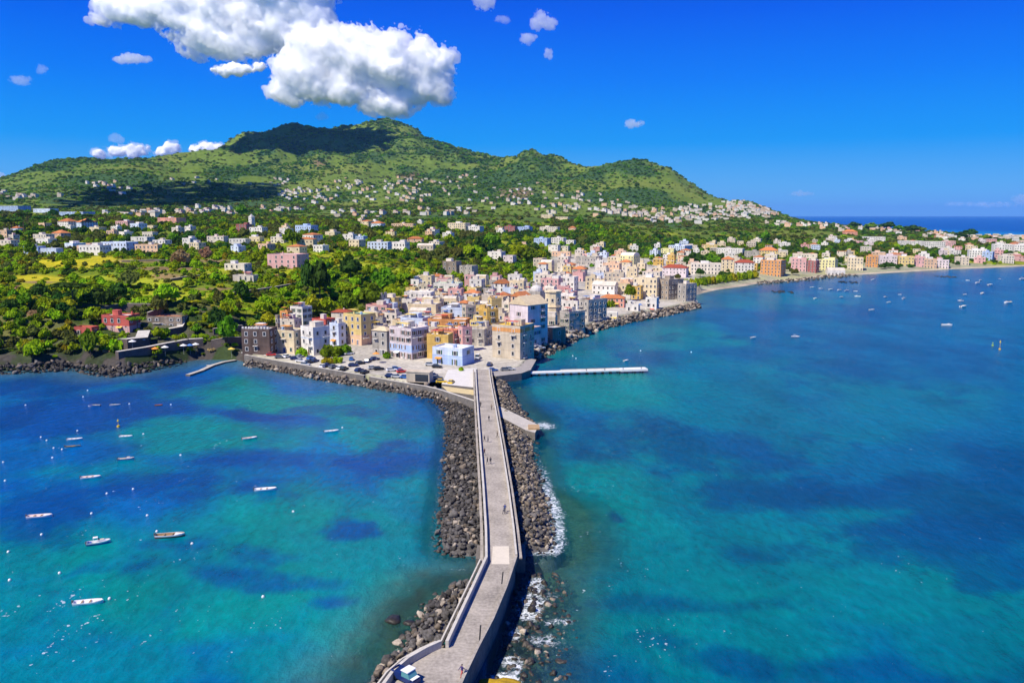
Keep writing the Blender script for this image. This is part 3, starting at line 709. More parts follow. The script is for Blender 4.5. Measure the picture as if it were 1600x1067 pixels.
def rand_rot(r):
    q = r.normal(size=4); q /= np.linalg.norm(q); a, b_, c, d = q
    return np.array([[1 - 2 * (c * c + d * d), 2 * (b_ * c - a * d), 2 * (b_ * d + a * c)], [2 * (b_ * c + a * d), 1 - 2 * (b_ * b_ + d * d), 2 * (c * d - a * b_)], [2 * (b_ * d - a * c), 2 * (c * d + a * b_), 1 - 2 * (b_ * b_ + c * c)]])
def breakwater(name, label, poly_px, crest_px, top, spacing, size, mats, wts_, seed, n_ind=290, crest_w=6.0, mound=True, low=-0.5, cat='breakwater'):
    """poly_px: outline on the water; crest_px: the line (photograph pixels) towards which the heap rises to height top"""
    poly = np.array([ground(a, c, 0.3) for a, c in poly_px]); cr = np.array([ground(a, c, top) for a, c in crest_px])
    r = np.random.default_rng(seed)
    t = thing(name, label, cat)
    x0, y0 = poly.min(0); x1, y1 = poly.max(0)
    def height(x, y):
        e = sdist(x, y, poly); c = sdist(x, y, cr, False)
        k = np.clip(e / (e + c + 1e-6), 0, 1) * 1.0
        return np.where(e > -0.6, low + (top - low) * k ** 0.75, -2.5 + np.minimum(0, 0.8 * e))
    if mound:
        g = spacing * 0.8
        nx, ny = max(3, int((x1 - x0 + 6) / g)), max(3, int((y1 - y0 + 6) / g))
        gx, gy = np.meshgrid(np.linspace(x0 - 3, x1 + 3, nx), np.linspace(y0 - 3, y1 + 3, ny))
        gz = height(gx.ravel(), gy.ravel()) - 0.45 * size[0] + r.normal(scale=0.15, size=gx.size)
        idx = np.arange(gx.size).reshape(gx.shape)
        F = np.stack([idx[:-1, :-1], idx[:-1, 1:], idx[1:, 1:], idx[1:, :-1]], -1).reshape(-1, 4)
        keep = (gz[F].max(1) > -2.6)
        if keep.any(): link('rubble_core', mesh_np('rubble_core', np.stack([gx.ravel(), gy.ravel(), gz], -1), F[keep], mats[0]), t)
    P = []
    xs = np.arange(x0, x1, spacing); ys = np.arange(y0, y1, spacing)
    gx, gy = np.meshgrid(xs, ys)
    gx = (gx + r.uniform(-.5, .5, gx.shape) * spacing).ravel(); gy = (gy + r.uniform(-.5, .5, gy.shape) * spacing).ravel()
    e = sdist(gx, gy, poly)
    ok = e > -0.8 + r.normal(scale=0.7, size=len(e))
    gx, gy, e = gx[ok], gy[ok], e[ok]
    gz = height(gx, gy)
    sz = r.uniform(size[0], size[1], len(gx)) * np.where(r.uniform(size=len(gx)) < 0.12, 1.5, 1.0)
    gz = gz + sz * r.uniform(-0.15, 0.35, len(gx))
    _, _, dep = to_px(gx, gy, gz)
    order = np.argsort(-(sz / dep))
    Vs = [[] for _ in mats]; Fs = [[] for _ in mats]; off = [0] * len(mats)
    for rank, i in enumerate(order):
        k = int(r.integers(len(ROCKS))); mi = int(r.choice(len(mats), p=wts_))
        if gz[i] < 0.15 and r.uniform() < 0.75: mi = len(mats) - 1 if mats[-1] is m_wet else mi
        R = rand_rot(r); sc = sz[i] * 0.5 * np.array([1.15, 1.15, 0.9])
        if rank < n_ind:
            o = link('boulder', rock_me(k, mats[mi]), t)
            M = Matrix(np.block([[np.diag(sc) @ R, np.array([[gx[i]], [gy[i]], [gz[i]]])], [np.zeros((1, 3)), np.ones((1, 1))]]).tolist())
            o.matrix_local = Matrix.Translation((gx[i], gy[i], gz[i])) @ (Matrix.Diagonal((*(sz[i] * 0.5 * np.array([1.0, 1.0, 1.0])), 1)) @ Matrix(R.tolist()).to_4x4())
        else:
            V, F = ROCKS[k]
            Vs[mi].append((V @ R.T) * sc + np.array([gx[i], gy[i], gz[i]])); Fs[mi].append(F + off[mi]); off[mi] += len(V)
    if any(Fs):
        V = []; F = []; MI = []; o_ = 0
        for mi in range(len(mats)):
            if Vs[mi]:
                v = np.concatenate(Vs[mi]); f = np.concatenate(Fs[mi]) + o_; V.append(v); F.append(f); MI.append(np.full(len(f), mi)); o_ += len(v)
        stuff(link('rubble', mesh_np('rubble', np.concatenate(V), np.concatenate(F), mats, mi=np.concatenate(MI)), t))
    return t
MR = [m_rock, m_rock_b, m_rock_w, m_wet]
breakwater('rock_breakwater', 'broad bank of dark grey boulders between causeway and moored boats',
           [(664, 618), (690, 640), (697, 680), (691, 720), (687, 770), (678, 832), (683, 860), (702, 868), (752, 868), (761, 840), (752, 745), (746, 640), (743, 618)],
           [(758, 862), (757, 800), (751, 720), (747, 640)], 3.0, 0.98, (0.65, 1.45), MR, [.80, .14, .04, .02], 1)
breakwater('rock_breakwater', 'brown and grey boulder bank in breaking foam on the open sea side of the causeway',
           [(764, 592), (790, 592), (806, 622), (828, 652), (843, 664), (836, 676), (836, 700), (850, 762), (866, 800), (872, 848), (862, 862), (812, 864), (803, 840), (792, 745), (775, 640)],
           [(808, 862), (800, 800), (790, 740), (776, 650), (765, 592)], 3.0, 0.95, (0.6, 1.35), MR, [.40, .42, .16, .02], 2)
breakwater('rock_breakwater', 'jagged dark boulders under the double wall at the near end of the causeway',
           [(748, 902), (708, 912), (664, 940), (642, 968), (628, 995), (600, 1026), (578, 1052), (560, 1085), (600, 1085), (640, 1030), (690, 1020), (738, 930)],
           [(600, 1075), (640, 1030), (690, 1015), (745, 915)], 3.0, 0.95, (0.6, 1.7), MR, [.58, .26, .14, .02], 3, low=-0.7)
breakwater('rock_breakwater', 'pale rubble slope below the car park wall on the town quay',
           [(380, 571), (427, 579), (465, 587), (510, 596), (555, 602), (580, 606), (612, 612), (640, 617), (666, 622), (720, 632), (744, 636), (700, 618), (668, 612), (627, 606), (585, 599), (570, 597), (510, 587), (465, 579), (427, 572), (384, 564)],
           [(384, 557), (427, 565), (465, 571.5), (510, 579), (570, 589), (627, 599), (668, 605), (744, 629)], 2.2, 1.25, (0.8, 1.8), MR, [.34, .36, .29, .01], 4, n_ind=220)
breakwater('rock_breakwater', 'sunlit beige boulder slope below the dark sea wall of the old town',
           [(822, 578), (842, 562), (870, 549), (900, 533), (935, 517), (985, 504), (1040, 494), (1094, 481), (1092, 474), (1040, 484), (985, 494), (935, 506), (900, 519), (866, 533), (845, 545), (828, 556)],
           [(829, 556), (845, 545), (866, 533), (900, 519), (935, 506), (985, 494), (1040, 484), (1090, 474)], 2.6, 2.0, (1.4, 2.8), MR, [.18, .38, .43, .01], 5, n_ind=200)
breakwater('sunken_rocks', 'brown weedy rocks just breaking the foaming surface beside the bridge wall',
           [(820, 885), (880, 900), (900, 960), (890, 1030), (880, 1090), (760, 1090), (775, 1030), (800, 960)],
           [(830, 960), (820, 1040)], -0.30, 0.9, (0.5, 1.5), [m_rock_b, m_rock_w, m_wet], [.45, .12, .43], 6, n_ind=150, mound=False, low=-0.55, cat='rocks')
for k, (px, py, lx, lab) in enumerate([(614, 968, 2.2, 'lone dark boulder awash off the near boulder bank'), (637, 972, 1.3, 'smaller dark rock awash beside the lone boulder'), (623, 1002, 1.2, 'pale yellowish rock awash near the curved wall')]):
    x, y = ground(px, py, 0.1)
    o = link('boulder', rock_me(k, [m_wet, m_wet, m_rock_w][k])); o.location = (x, y, 0.05); o.scale = (lx, lx * .8, lx * .45); tag(o, lab, 'boulder')
for px, py, lx, lab in [(1223, 456, 8, 'flat dark reef of rock off the small beach'), (1326, 441, 8, 'flat dark reef of rock before the boat house'), (1476, 432, 9, 'flat dark reef of rock off the long sandy shore')]:
    x, y = ground(px, py, 0.2); v, f = [], []; o_ = 0
    for k in range(26):
        vv, ff = ROCKS[k % 10]; a = rng.uniform(0, 6.28); q = math.sqrt(rng.uniform(0, 1)); s = rng.uniform(.6, 1.6)
        v.append(vv * s * np.array([1.3, 1.3, .6]) + np.array([q * lx * math.cos(a), q * lx * 1.6 * math.sin(a), 0.1])); f.append(ff + o_); o_ += len(vv)
    tag(link('reef', mesh_np('reef', np.concatenate(v), np.concatenate(f), m_wet), None, (x, y, 0)), lab, 'reef')

# ------------------------------------------------------------------ the causeway
m_deck = mat('causeway_paving', (0.41, 0.365, 0.31), 0.9, 0.5, 0.22, 0.2, fine=9, bump=0.2)
m_wallstone = mat('bridge_stone', (0.20, 0.18, 0.16), 0.9, 0.45, 0.5, 0.2, fine=6, bump=0.5)
m_cap = mat('pale_parapet', (0.58, 0.54, 0.47), 0.9, 0.3, 0.5, 0.2, fine=6)
m_slab = mat('cream_slab', (0.66, 0.59, 0.48), 0.9, 0.15, 0.5, 0.2)
m_conc = mat('concrete', (0.50, 0.46, 0.40), 0.9, 0.3, 0.4, 0.2, fine=7)
m_white = mat('white_paint', (0.80, 0.79, 0.77), 0.7, 0.15, 0.6, 0.3)
m_black = mat('dark_gap', (0.02, 0.02, 0.022), 0.9, 0.3)
DZ = 4.0
def D(px, py, z=DZ): return ground(px, py, z)
Lft = [D(*q) for q in [(744, 577), (745, 600), (748, 645), (752, 700), (757, 765), (761, 830), (762, 878), (743, 920), (720, 970), (701, 1012)]]
Rgt = [D(*q) for q in [(763, 577), (766, 600), (774, 645), (783, 700), (793, 765), (801, 830), (805, 872), (789, 920), (768, 970), (744, 1016), (722, 1062), (706, 1100)]]
Turn = [D(*q) for q in [(701, 1012), (690, 1012), (668, 1022), (640, 1038), (618, 1057), (598, 1085), (585, 1110)]]
bridge = thing('causeway', 'long grey stone causeway running from the near turnout to the town', 'causeway')
def polyslab(outline, z0, z1, mats, top_mi=0, side_mi=1):
    mb = MB(); n_ = len(outline)
    mb.add([(x, y, z1) for x, y in outline], [tuple(range(n_))], top_mi)
    vs = [(x, y, z1) for x, y in outline] + [(x, y, z0) for x, y in outline]
    mb.add(vs, [(i, n_ + i, n_ + (i + 1) % n_, (i + 1) % n_) for i in range(n_)], side_mi)
    return mb
# deck as a strip of quads plus the turnout
mb = MB()
k0 = len(Lft)
for i in range(k0 - 1):
    a, c, d, e = Lft[i], Rgt[i], Rgt[i + 1], Lft[i + 1]
    mb.add([(*a, DZ), (*c, DZ), (*d, DZ), (*e, DZ)], [(0, 3, 2, 1)], 0)
    for p, q in ((a, e), (d, c)):
        mb.add([(*p, DZ), (*q, DZ), (*q, -3), (*p, -3)], [(0, 1, 2, 3), (3, 2, 1, 0)][:1], 1)
tp = Turn + [Rgt[-1], Rgt[-2], Rgt[-3]]
mb.add([(*q, DZ) for q in tp], [tuple(range(len(tp)))], 0)
for p, q in list(zip(Turn[:-1], Turn[1:])) + [(Rgt[-1], Rgt[-2]), (Rgt[-2], Rgt[-3])]:
    mb.add([(*p, DZ), (*q, DZ), (*q, -3), (*p, -3)], [(0, 1, 2, 3)], 1)
mb.obj('roadway', [m_deck, m_wallstone], bridge)
def wall_along(pts, w, z0, z1, side, mats, name, parent, cap=0.0, inset=0.0):
    """a wall along a line: side -1 to its left, +1 to its right"""
    mb = MB(); P = [np.array(p) for p in pts]; N = []
    for i in range(len(P)):
        d = P[min(i + 1, len(P) - 1)] - P[max(i - 1, 0)]; d = d / np.linalg.norm(d); N.append(np.array([d[1], -d[0]]) * side)
    A = [p + nn_ * inset for p, nn_ in zip(P, N)]; B = [p + nn_ * (inset + w) for p, nn_ in zip(P, N)]
    for i in range(len(P) - 1):
        vs = [(*A[i], z0), (*B[i], z0), (*B[i + 1], z0), (*A[i + 1], z0), (*A[i], z1), (*B[i], z1), (*B[i + 1], z1), (*A[i + 1], z1)]
        fs = [(4, 5, 6, 7), (0, 1, 5, 4), (1, 2, 6, 5), (2, 3, 7, 6), (3, 0, 4, 7)]
        mb.add(vs, fs[:1], 0); mb.add(vs, fs[1:], len(mats) - 1)
    return mb.obj(name, mats, parent)
wall_along(Lft[:7], 0.42, DZ - 0.6, DZ + 0.85, 1, [m_cap, m_conc], 'parapet', bridge, inset=0.0)
wall_along(Rgt[:7], 0.36, DZ - 0.6, DZ + 0.80, -1, [m_cap, m_conc], 'parapet', bridge, inset=0.0)
wall_along(Rgt[6:], 0.40, DZ - 0.6, DZ + 0.55, -1, [m_deck, m_wallstone], 'parapet', bridge)
wall_along(Lft[6:], 0.45, DZ - 0.9, DZ + 1.05, 1, [m_cap, m_conc], 'parapet', bridge)
wall_along(Lft[6:], 0.24, DZ - 0.1, DZ + 0.50, 1, [m_cap, m_conc], 'bench', bridge, inset=1.15)
wall_along(Turn[1:], 0.45, DZ - 0.9, DZ + 1.05, 1, [m_cap, m_conc], 'parapet', bridge)
wall_along(Turn[1:], 0.24, DZ - 0.1, DZ + 0.50, 1, [m_cap, m_conc], 'bench', bridge, inset=1.15)
# kerbs along the straight
wall_along(Lft[:7], 0.5, DZ - 0.1, DZ + 0.14, 1, [m_deck, m_deck], 'kerb', bridge, inset=0.75)
wall_along(Rgt[:7], 0.5, DZ - 0.1, DZ + 0.14, -1, [m_deck, m_deck], 'kerb', bridge, inset=0.70)
a, c, d, e = D(770, 853), D(795, 853), D(796, 881), D(768, 881)
mb = MB(); mb.add([(*a, DZ + .006), (*c, DZ + .006), (*d, DZ + .006), (*e, DZ + .006)], [(0, 3, 2, 1)]); mb.obj('pale_slab', m_slab, bridge)
# arched culvert openings and their buttresses under the bend
for px, s in ((761, -1), (804, 1)):
    x, y = D(px, 850)
    mb = MB(); mb.box(-0.9, 0.9, -2.9, -1.9, -3, 2.6, 0); mb.box(-0.9, 0.9, 1.9, 2.9, -3, 2.6, 0); mb.box(-0.95, 0.95, -1.9, 1.9, 1.9, 2.6, 0)
    o = mb.obj('buttress', m_wallstone, bridge); o.location = (x + s * 1.0, y, 0)
    mb = MB(); mb.box(-0.05, 0.05, -1.85, 1.85, -3, 1.85, 0); o = mb.obj('culvert', m_black, bridge); o.location = (x + s * 0.12, y, 0)
for (xa, ya), (xb, yb) in (((786, 893), (784, 912)), ((751, 976), (749, 1005))):
    a, c = np.array(D(xa, ya)), np.array(D(xb, yb)); q = (c - a) / np.linalg.norm(c - a); w_ = np.array([-q[1], q[0]]) * .10
    mb = MB(); mb.add([(*(a - w_), DZ + .007), (*(a + w_), DZ + .007), (*(c + w_), DZ + .007), (*(c - w_), DZ + .007)], [(0, 1, 2, 3), ]); mb.obj('drain_slot', m_black, bridge)
x, y = ground(751, 872, 0.4); o = link('boulder', rock_me(3, m_algae)); o.location = (x, y, 0.3); o.scale = (1.7, 2.2, 1.1); tag(o, 'yellow weed covered rock against the bridge pier', 'boulder')
x, y = ground(812, 868, 0.2); o = link('boulder', rock_me(4, m_rock_b)); o.location = (x, y, 0.2); o.scale = (0.6, 2.0, 0.9); tag(o, 'reddish brown rock at the foot of the bridge wall', 'boulder')
# yellowish rock ledge at the lower edge
x, y = ground(778, 1068, 0.2); mb = MB()
o = link('rock_ledge', mesh_np('rock_ledge', ICO2[0] * np.array([3.2, 2.0, 0.8]) * (1 + 0.18 * np.sin(ICO2[0][:, :1] * 5 + ICO2[0][:, 1:2] * 7)), ICO2[1], m_algae)); o.location = (x, y - 1.0, 0.15); tag(o, 'flat yellow rock ledge in the foam at the foot of the bridge', 'rock')
# side jetty on the open side
P = [ground(*q, 2.2) for q in [(773, 633), (784, 636), (842, 664), (836, 676), (822, 672), (776, 648)]]
mb = polyslab(P, -1, 2.2, None); o = mb.obj('stone_jetty', [m_conc, m_wallstone]); tag(o, 'short sandy coloured concrete jetty slanting through the brown boulders', 'jetty')
x, y = ground(834, 668, 2.3); mb = MB(); mb.box(-1.6, 1.6, -2.0, 2.0, 0, 0.5); o = mb.obj('jetty_block', mat('ochre_concrete', (0.45, 0.30, 0.16), 0.9)); o.location = (x, y, 2.21); tag(o, 'ochre concrete block at the tip of the slanting jetty', 'block')
# low wall from the car park to the causeway
P = [ground(*q, 3.0) for q in [(384, 555), (427, 563), (465, 569.5), (510, 577), (571, 587.5)]]
o = wall_along(P, 0.9, 0.5, 3.4, 1, [m_cap, m_wallstone], 'sea_wall', None); tag(o, 'long pale topped sea wall along the parked cars on the quay', 'sea wall')
P = [ground(*q, 3.0) for q in [(580, 588.5), (627, 597), (668, 603.6), (690, 609), (745, 627)]]
o = wall_along(P, 1.0, 0.5, 3.2, 1, [m_cap, m_wallstone], 'sea_wall', None); tag(o, 'pale sea wall slanting from the concrete kiosk down to the causeway', 'sea wall')
P = [ground(*q, 3.0) for q in [(690, 603), (745, 610), (745, 618), (700, 612)]]
o = polyslab(P, 0.5, 3.05, None).obj('platform', [mat('yellow_platform', (0.62, 0.50, 0.26), 0.9), m_wallstone]); tag(o, 'low pale yellow platform in the corner between sea wall and causeway', 'platform')
P = [ground(*q, 2.9) for q in [(700, 578), (745, 575), (746, 606), (690, 600)]]
o = polyslab(P, 1.5, 2.95, None).obj('plaza', [mat('white_plaza', (0.66, 0.63, 0.58), 0.9, 0.15), m_wallstone]); struct(o)
# landing stage by the old town: paved apron
P = [ground(*q, 2.7) for q in [(745, 577), (757, 560), (770, 553), (815, 558), (838, 562), (829, 578), (815, 583), (775, 588)]]
o = polyslab(P, -1, 2.75, None).obj('quay_apron', [mat('grey_apron', (0.36, 0.33, 0.30), 0.9, 0.3), m_wallstone]); struct(o)

# ------------------------------------------------------------------ white pier on piles
A = np.array(ground(818, 581.5, 1.6)); B = np.array(ground(1010, 575.5, 1.6)); d = B - A; Ln = np.linalg.norm(d); d /= Ln; nv = np.array([-d[1], d[0]])
pier = thing('pier', 'white landing pier on dark piles reaching out over turquoise water', 'pier', (*A, 0), math.atan2(d[1], d[0]))
mb = MB(); mb.box(0, Ln * .78, -1.3, 1.3, 1.05, 1.6); mb.obj('deck', m_white, pier)
mb = MB(); mb.box(Ln * .78 + 0.002, Ln, -1.9, 2.1, 0.95, 1.75); mb.obj('pier_head', m_white, pier)
mb = MB(); mb.box(Ln * .3, Ln * .78, 1.0, 1.25, 1.6, 2.0); mb.obj('kerb', m_cap, pier)
mb0 = MB(); mb0.cyl(0, 0, -3, 1.04, 0.28, n=8); pme = mb0.mesh('pile', [m_black])
for k in range(15):
    for s in (-1, 1):
        o = link('pile', pme, pier); o.location = (3 + k * (Ln - 5) / 14, s * (1.0 if k < 11 else 1.5), 0)
mbp = MB(); mbp.cyl(0, 0, 0, 0.6, 0.14, n=8); mbp.cyl(0, 0, 0.6, 0.75, 0.2, n=8); bme = mbp.mesh('bollard', [m_rock])
for k in range(4):
    o = link('bollard', bme, pier); o.location = (Ln * (0.5 + .15 * k), -1.0, 1.6 if k < 2 else 1.75)
# curved timber landing on the little beach
P = [ground(*q, 0.5) for q in [(370, 563), (352, 566), (335, 571), (318, 579), (297, 586)]]
o = wall_along(P, 2.0, -1, 0.7, 1, [m_conc, m_rock_b], 'beach_jetty', None); tag(o, 'low curved stone jetty reaching into the shallows off the little beach', 'jetty')
P = [ground(*q, 0.3) for q in [(322, 571), (340, 569)]]
o = wall_along(P, 1.4, -1, 0.4, 1, [m_cap, m_rock_b], 'slipway', None); tag(o, 'pale concrete slip lying in the shallows by the curved jetty', 'slipway')
# ------------------------------------------------------------------ boats
m_hull_w = mat('white_hull', (0.82, 0.81, 0.80), 0.35, 0.08, 0.8, 0.5)
m_hull_b = mat('blue_hull', (0.02, 0.06, 0.30), 0.35, 0.1, 0.8, 0.5)
m_hull_g = mat('green_hull', (0.015, 0.10, 0.10), 0.4, 0.1, 0.8, 0.5)
m_hull_o = mat('orange_hull', (0.60, 0.14, 0.03), 0.4, 0.1, 0.8, 0.5)
m_hull_r = mat('red_band', (0.38, 0.05, 0.05), 0.4, 0.1, 0.8, 0.5)
m_wood = mat('boat_wood', (0.36, 0.24, 0.13), 0.7, 0.3, 1.5)
m_bluecush = mat('blue_cushion', (0.05, 0.12, 0.42), 0.8, 0.1)
m_cream = mat('cream_cushion', (0.70, 0.60, 0.45), 0.8, 0.1)
m_pinkin = mat('pink_deck', (.78, .62, .58), .6, .1)
m_glassd = mat('dark_glass', (0.03, 0.05, 0.07), 0.12, 0.1, spec=0.6)
m_grey = mat('engine_grey', (0.10, 0.10, 0.11), 0.5, 0.1)
def hull_mesh(L, W, Hh, mats, transom=0.75, band=True):
    """open hull, bow at +X: outside, gunwale and inside floor. materials: 0 outside, 1 inside, 2 band"""
    mb = MB(); NS = 12; secs = []
    for i in range(NS + 1):
        t = i / NS; x = -L / 2 + L * t
        w = W / 2 * (transom + (1 - transom) * math.sin(min(t / 0.45, 1) * math.pi / 2)) * (1 if t < 0.5 else math.sqrt(max(0.0, 1 - ((t - 0.5) / 0.5) ** 2.3)))
        w = max(w, 0.02)
        sheer = Hh * (1 + 0.30 * (abs(t - 0.35) / 0.65) ** 2)
        secs.append((x, w, sheer))
    def ring(x, w, s):
        iw = max(w - 0.09, 0.012); fl = 0.12
        return [(x, 0, -0.25), (x, w * .72, -0.08), (x, w * .93, s * .55), (x, w, s), (x, iw, s), (x, iw * .86, fl + .05), (x, 0, fl)]
    for i in range(NS):
        A, B = ring(*secs[i]), ring(*secs[i + 1])
        for sg in (1, -1):
            for j in range(6):
                q = [A[j], A[j + 1], B[j + 1], B[j]]
                q = [(x, y * sg, z) for x, y, z in q]
                mi = (2 if band and j == 1 else 0) if j < 3 else (0 if j == 3 else 1)
                mb.add(q, [(0, 1, 2, 3) if sg < 0 else (3, 2, 1, 0)], mi)
    A = ring(*secs[0])
    tv = [(x, y, z) for x, y, z in A[:4]] + [(x, -y, z) for x, y, z in A[3:0:-1]]
    mb.add(tv, [tuple(range(len(tv)))], 0)
    mb.add([(x + .06, y * .95, z) for x, y, z in tv], [tuple(reversed(range(len(tv))))], 1)
    return mb.mesh('hull', mats, smooth=False)
PROTO = {}
def rowboat(style, L):
    """parts of one kind of open boat"""
    W = L * 0.33; Hh = 0.55
    ms_ = {'white': [m_hull_w, m_hull_w, m_hull_w], 'wood': [m_hull_w, m_wood, m_hull_r], 'blue': [m_hull_b, m_cap, m_hull_w], 'green': [m_hull_g, m_wood, m_hull_w],
           'orange': [m_hull_o, m_hull_o, m_hull_o], 'pink': [m_hull_w, m_pinkin, m_hull_w], 'grey': [mat('grey_hull', (.35, .38, .42)), m_cap, m_hull_w] if style == 'grey' else None}[style]
    parts = [('hull', hull_mesh(L, W, Hh, ms_))]
    for fx in (-0.22, 0.05, 0.26):
        mb = MB(); w = W * .44 * (1 - max(0, fx) * .5); mb.box(L * fx - .14, L * fx + .14, -w, w, 0.36, 0.43); parts.append(('thwart', mb.mesh('thwart', [m_bluecush if style == 'white' and L > 5.9 else m_wood])))
    mb = MB(); mb.box(-L / 2 - .30, -L / 2 - .02, -.16, .16, .30, .95); mb.box(-L / 2 - .22, -L / 2 - .08, -.06, .06, -.5, .3); parts.append(('outboard_motor', mb.mesh('outboard_motor', [m_grey])))
    mb = MB(); mb.add([(L * .16, W * .42, Hh * 1.0), (L * .16, -W * .42, Hh * 1.0), (L * .47, 0, Hh * 1.18)], [(0, 1, 2)]); parts.append(('foredeck', mb.mesh('foredeck', [ms_[0] if style != 'wood' else m_hull_w])))
    return parts
def cruiser(style, L):
    W = L * 0.36; Hh = 0.85
    hm_ = [m_hull_w, m_hull_w, m_bluecush if style == 'canopy' else m_hull_w] if style != 'bluecabin' else [m_hull_b, m_cap, m_hull_w]
    parts = [('hull', hull_mesh(L, W, Hh, hm_, transom=.9))]
    mb = MB(); w = W * .36
    vs = [(L * .02, -w, Hh * .9), (L * .36, -w * .45, Hh), (L * .36, w * .45, Hh), (L * .02, w, Hh * .9), (L * .04, -w * .9, Hh * 1.55), (L * .27, -w * .45, Hh * 1.35), (L * .27, w * .45, Hh * 1.35), (L * .04, w * .9, Hh * 1.55)]
    mb.add(vs, [(4, 5, 6, 7), (0, 1, 5, 4), (1, 2, 6, 5), (2, 3, 7, 6), (3, 0, 4, 7)]); parts.append(('cabin', mb.mesh('cabin', [m_hull_w])))
    mb = MB(); mb.add([(L * .05, -w * .88, Hh * 1.55), (L * .05, w * .88, Hh * 1.55), (-L * .01, w * .8, Hh * 2.05), (-L * .01, -w * .8, Hh * 2.05)], [(0, 1, 2, 3), (3, 2, 1, 0)]); parts.append(('windscreen', mb.mesh('windscreen', [m_glassd])))
    mb = MB(); mb.box(-L * .42, -L * .30, -w * .9, w * .9, .3, .75); mb.box(-L * .44, -L * .42, -w * .9, w * .9, .75, 1.15); parts.append(('seat', mb.mesh('seat', [m_bluecush if style == 'canopy' else m_cream])))
    mb = MB(); mb.box(L * .08, L * .24, -w * .5, w * .5, Hh * 1.56, Hh * 1.68); parts.append(('sun_pad', mb.mesh('sun_pad', [m_cream])))
    if style == 'canopy':
        mb = MB(); mb.box(-L * .22, -L * .02, -w * .8, w * .8, 2.15, 2.22)
        for sx in (-L * .21, -L * .03):
            for sy in (-w * .75, w * .75): mb.cyl(sx, sy, .4, 2.15, .03, n=5)
        parts.append(('canopy', mb.mesh('canopy', [m_hull_w])))
    mb = MB(); mb.box(-L / 2 - .35, -L / 2 - .02, -.2, .2, .35, 1.15); mb.box(-L / 2 - .25, -L / 2 - .08, -.07, .07, -.5, .35); parts.append(('outboard_motor', mb.mesh('outboard_motor', [m_grey])))
    return parts
def boat(kind, style, px, py, lpx, head, label, group):
    x, y = ground(px, py, 0.3); _, _, dep = to_px(x, y, 0.3)
    L0 = 5.6 if kind is rowboat else 6.6
    k = (kind.__name__, style)
    if k not in PROTO: PROTO[k] = kind(style, L0)
    Lw = lpx / FPX * dep / max(0.35, abs(math.cos(math.radians(head))))
    t = thing('rowing_boat' if kind is rowboat else 'motor_boat', label, 'boat', (x, y, 0.02), math.radians(head), group)
    s = Lw / L0
    t.scale = (s, s * 1.0, s)
    for nm, me in PROTO[k]: link(nm, me, t)
    return t
GL = 'boats moored in the bay beside the boulders'
for a in [(rowboat, 'blue', 147, 633, 18, 185, 'small blue rowing boat, left one of the two farthest out near the cliff'),
          (rowboat, 'grey', 180, 632, 16, 5, 'small grey rowing boat beside the blue one below the cliff'),
          (rowboat, 'orange', 248, 632, 11, 10, 'tiny orange dinghy alone below the pink villa'),
          (rowboat, 'white', 117, 685.5, 22, 12, 'white rowing boat moored just above the dark green one'),
          (rowboat, 'green', 114, 697, 22, 12, 'dark green rowing boat right under a white one'),
          (rowboat, 'white', 197, 681, 20, 3, 'short white rowing boat below the yellow buoy'),
          (rowboat, 'pink', 390, 684, 20, 28, 'white rowing boat with pinkish inside over the dark weed patch'),
          (rowboat, 'white', 518, 673, 21, 18, 'white rowing boat nearest to the quay rubble'),
          (cruiser, 'bluecabin', 197, 717, 23, 16, 'dark blue motor boat with white cabin'),
          (rowboat, 'pink', 142, 745, 28, 14, 'white skiff below the blue motor boat'),
          (rowboat, 'white', 415, 764, 33, 10, 'white open boat with blue seats over dark water'),
          (rowboat, 'pink', 62, 806, 36, 10, 'pinkish white boat farthest to the side under the frame edge'),
          (cruiser, 'canopy', 154, 847, 31, 22, 'white motor boat with small canopy and blue cockpit'),
          (rowboat, 'wood', 266, 836, 43, 9, 'long white boat with reddish waterline and wooden inside'),
          (rowboat, 'white', 138, 940, 43, 10, 'long white open boat nearest to the camera')]:
    boat(*a, GL)
GR = 'boats moored off the sandy shore'
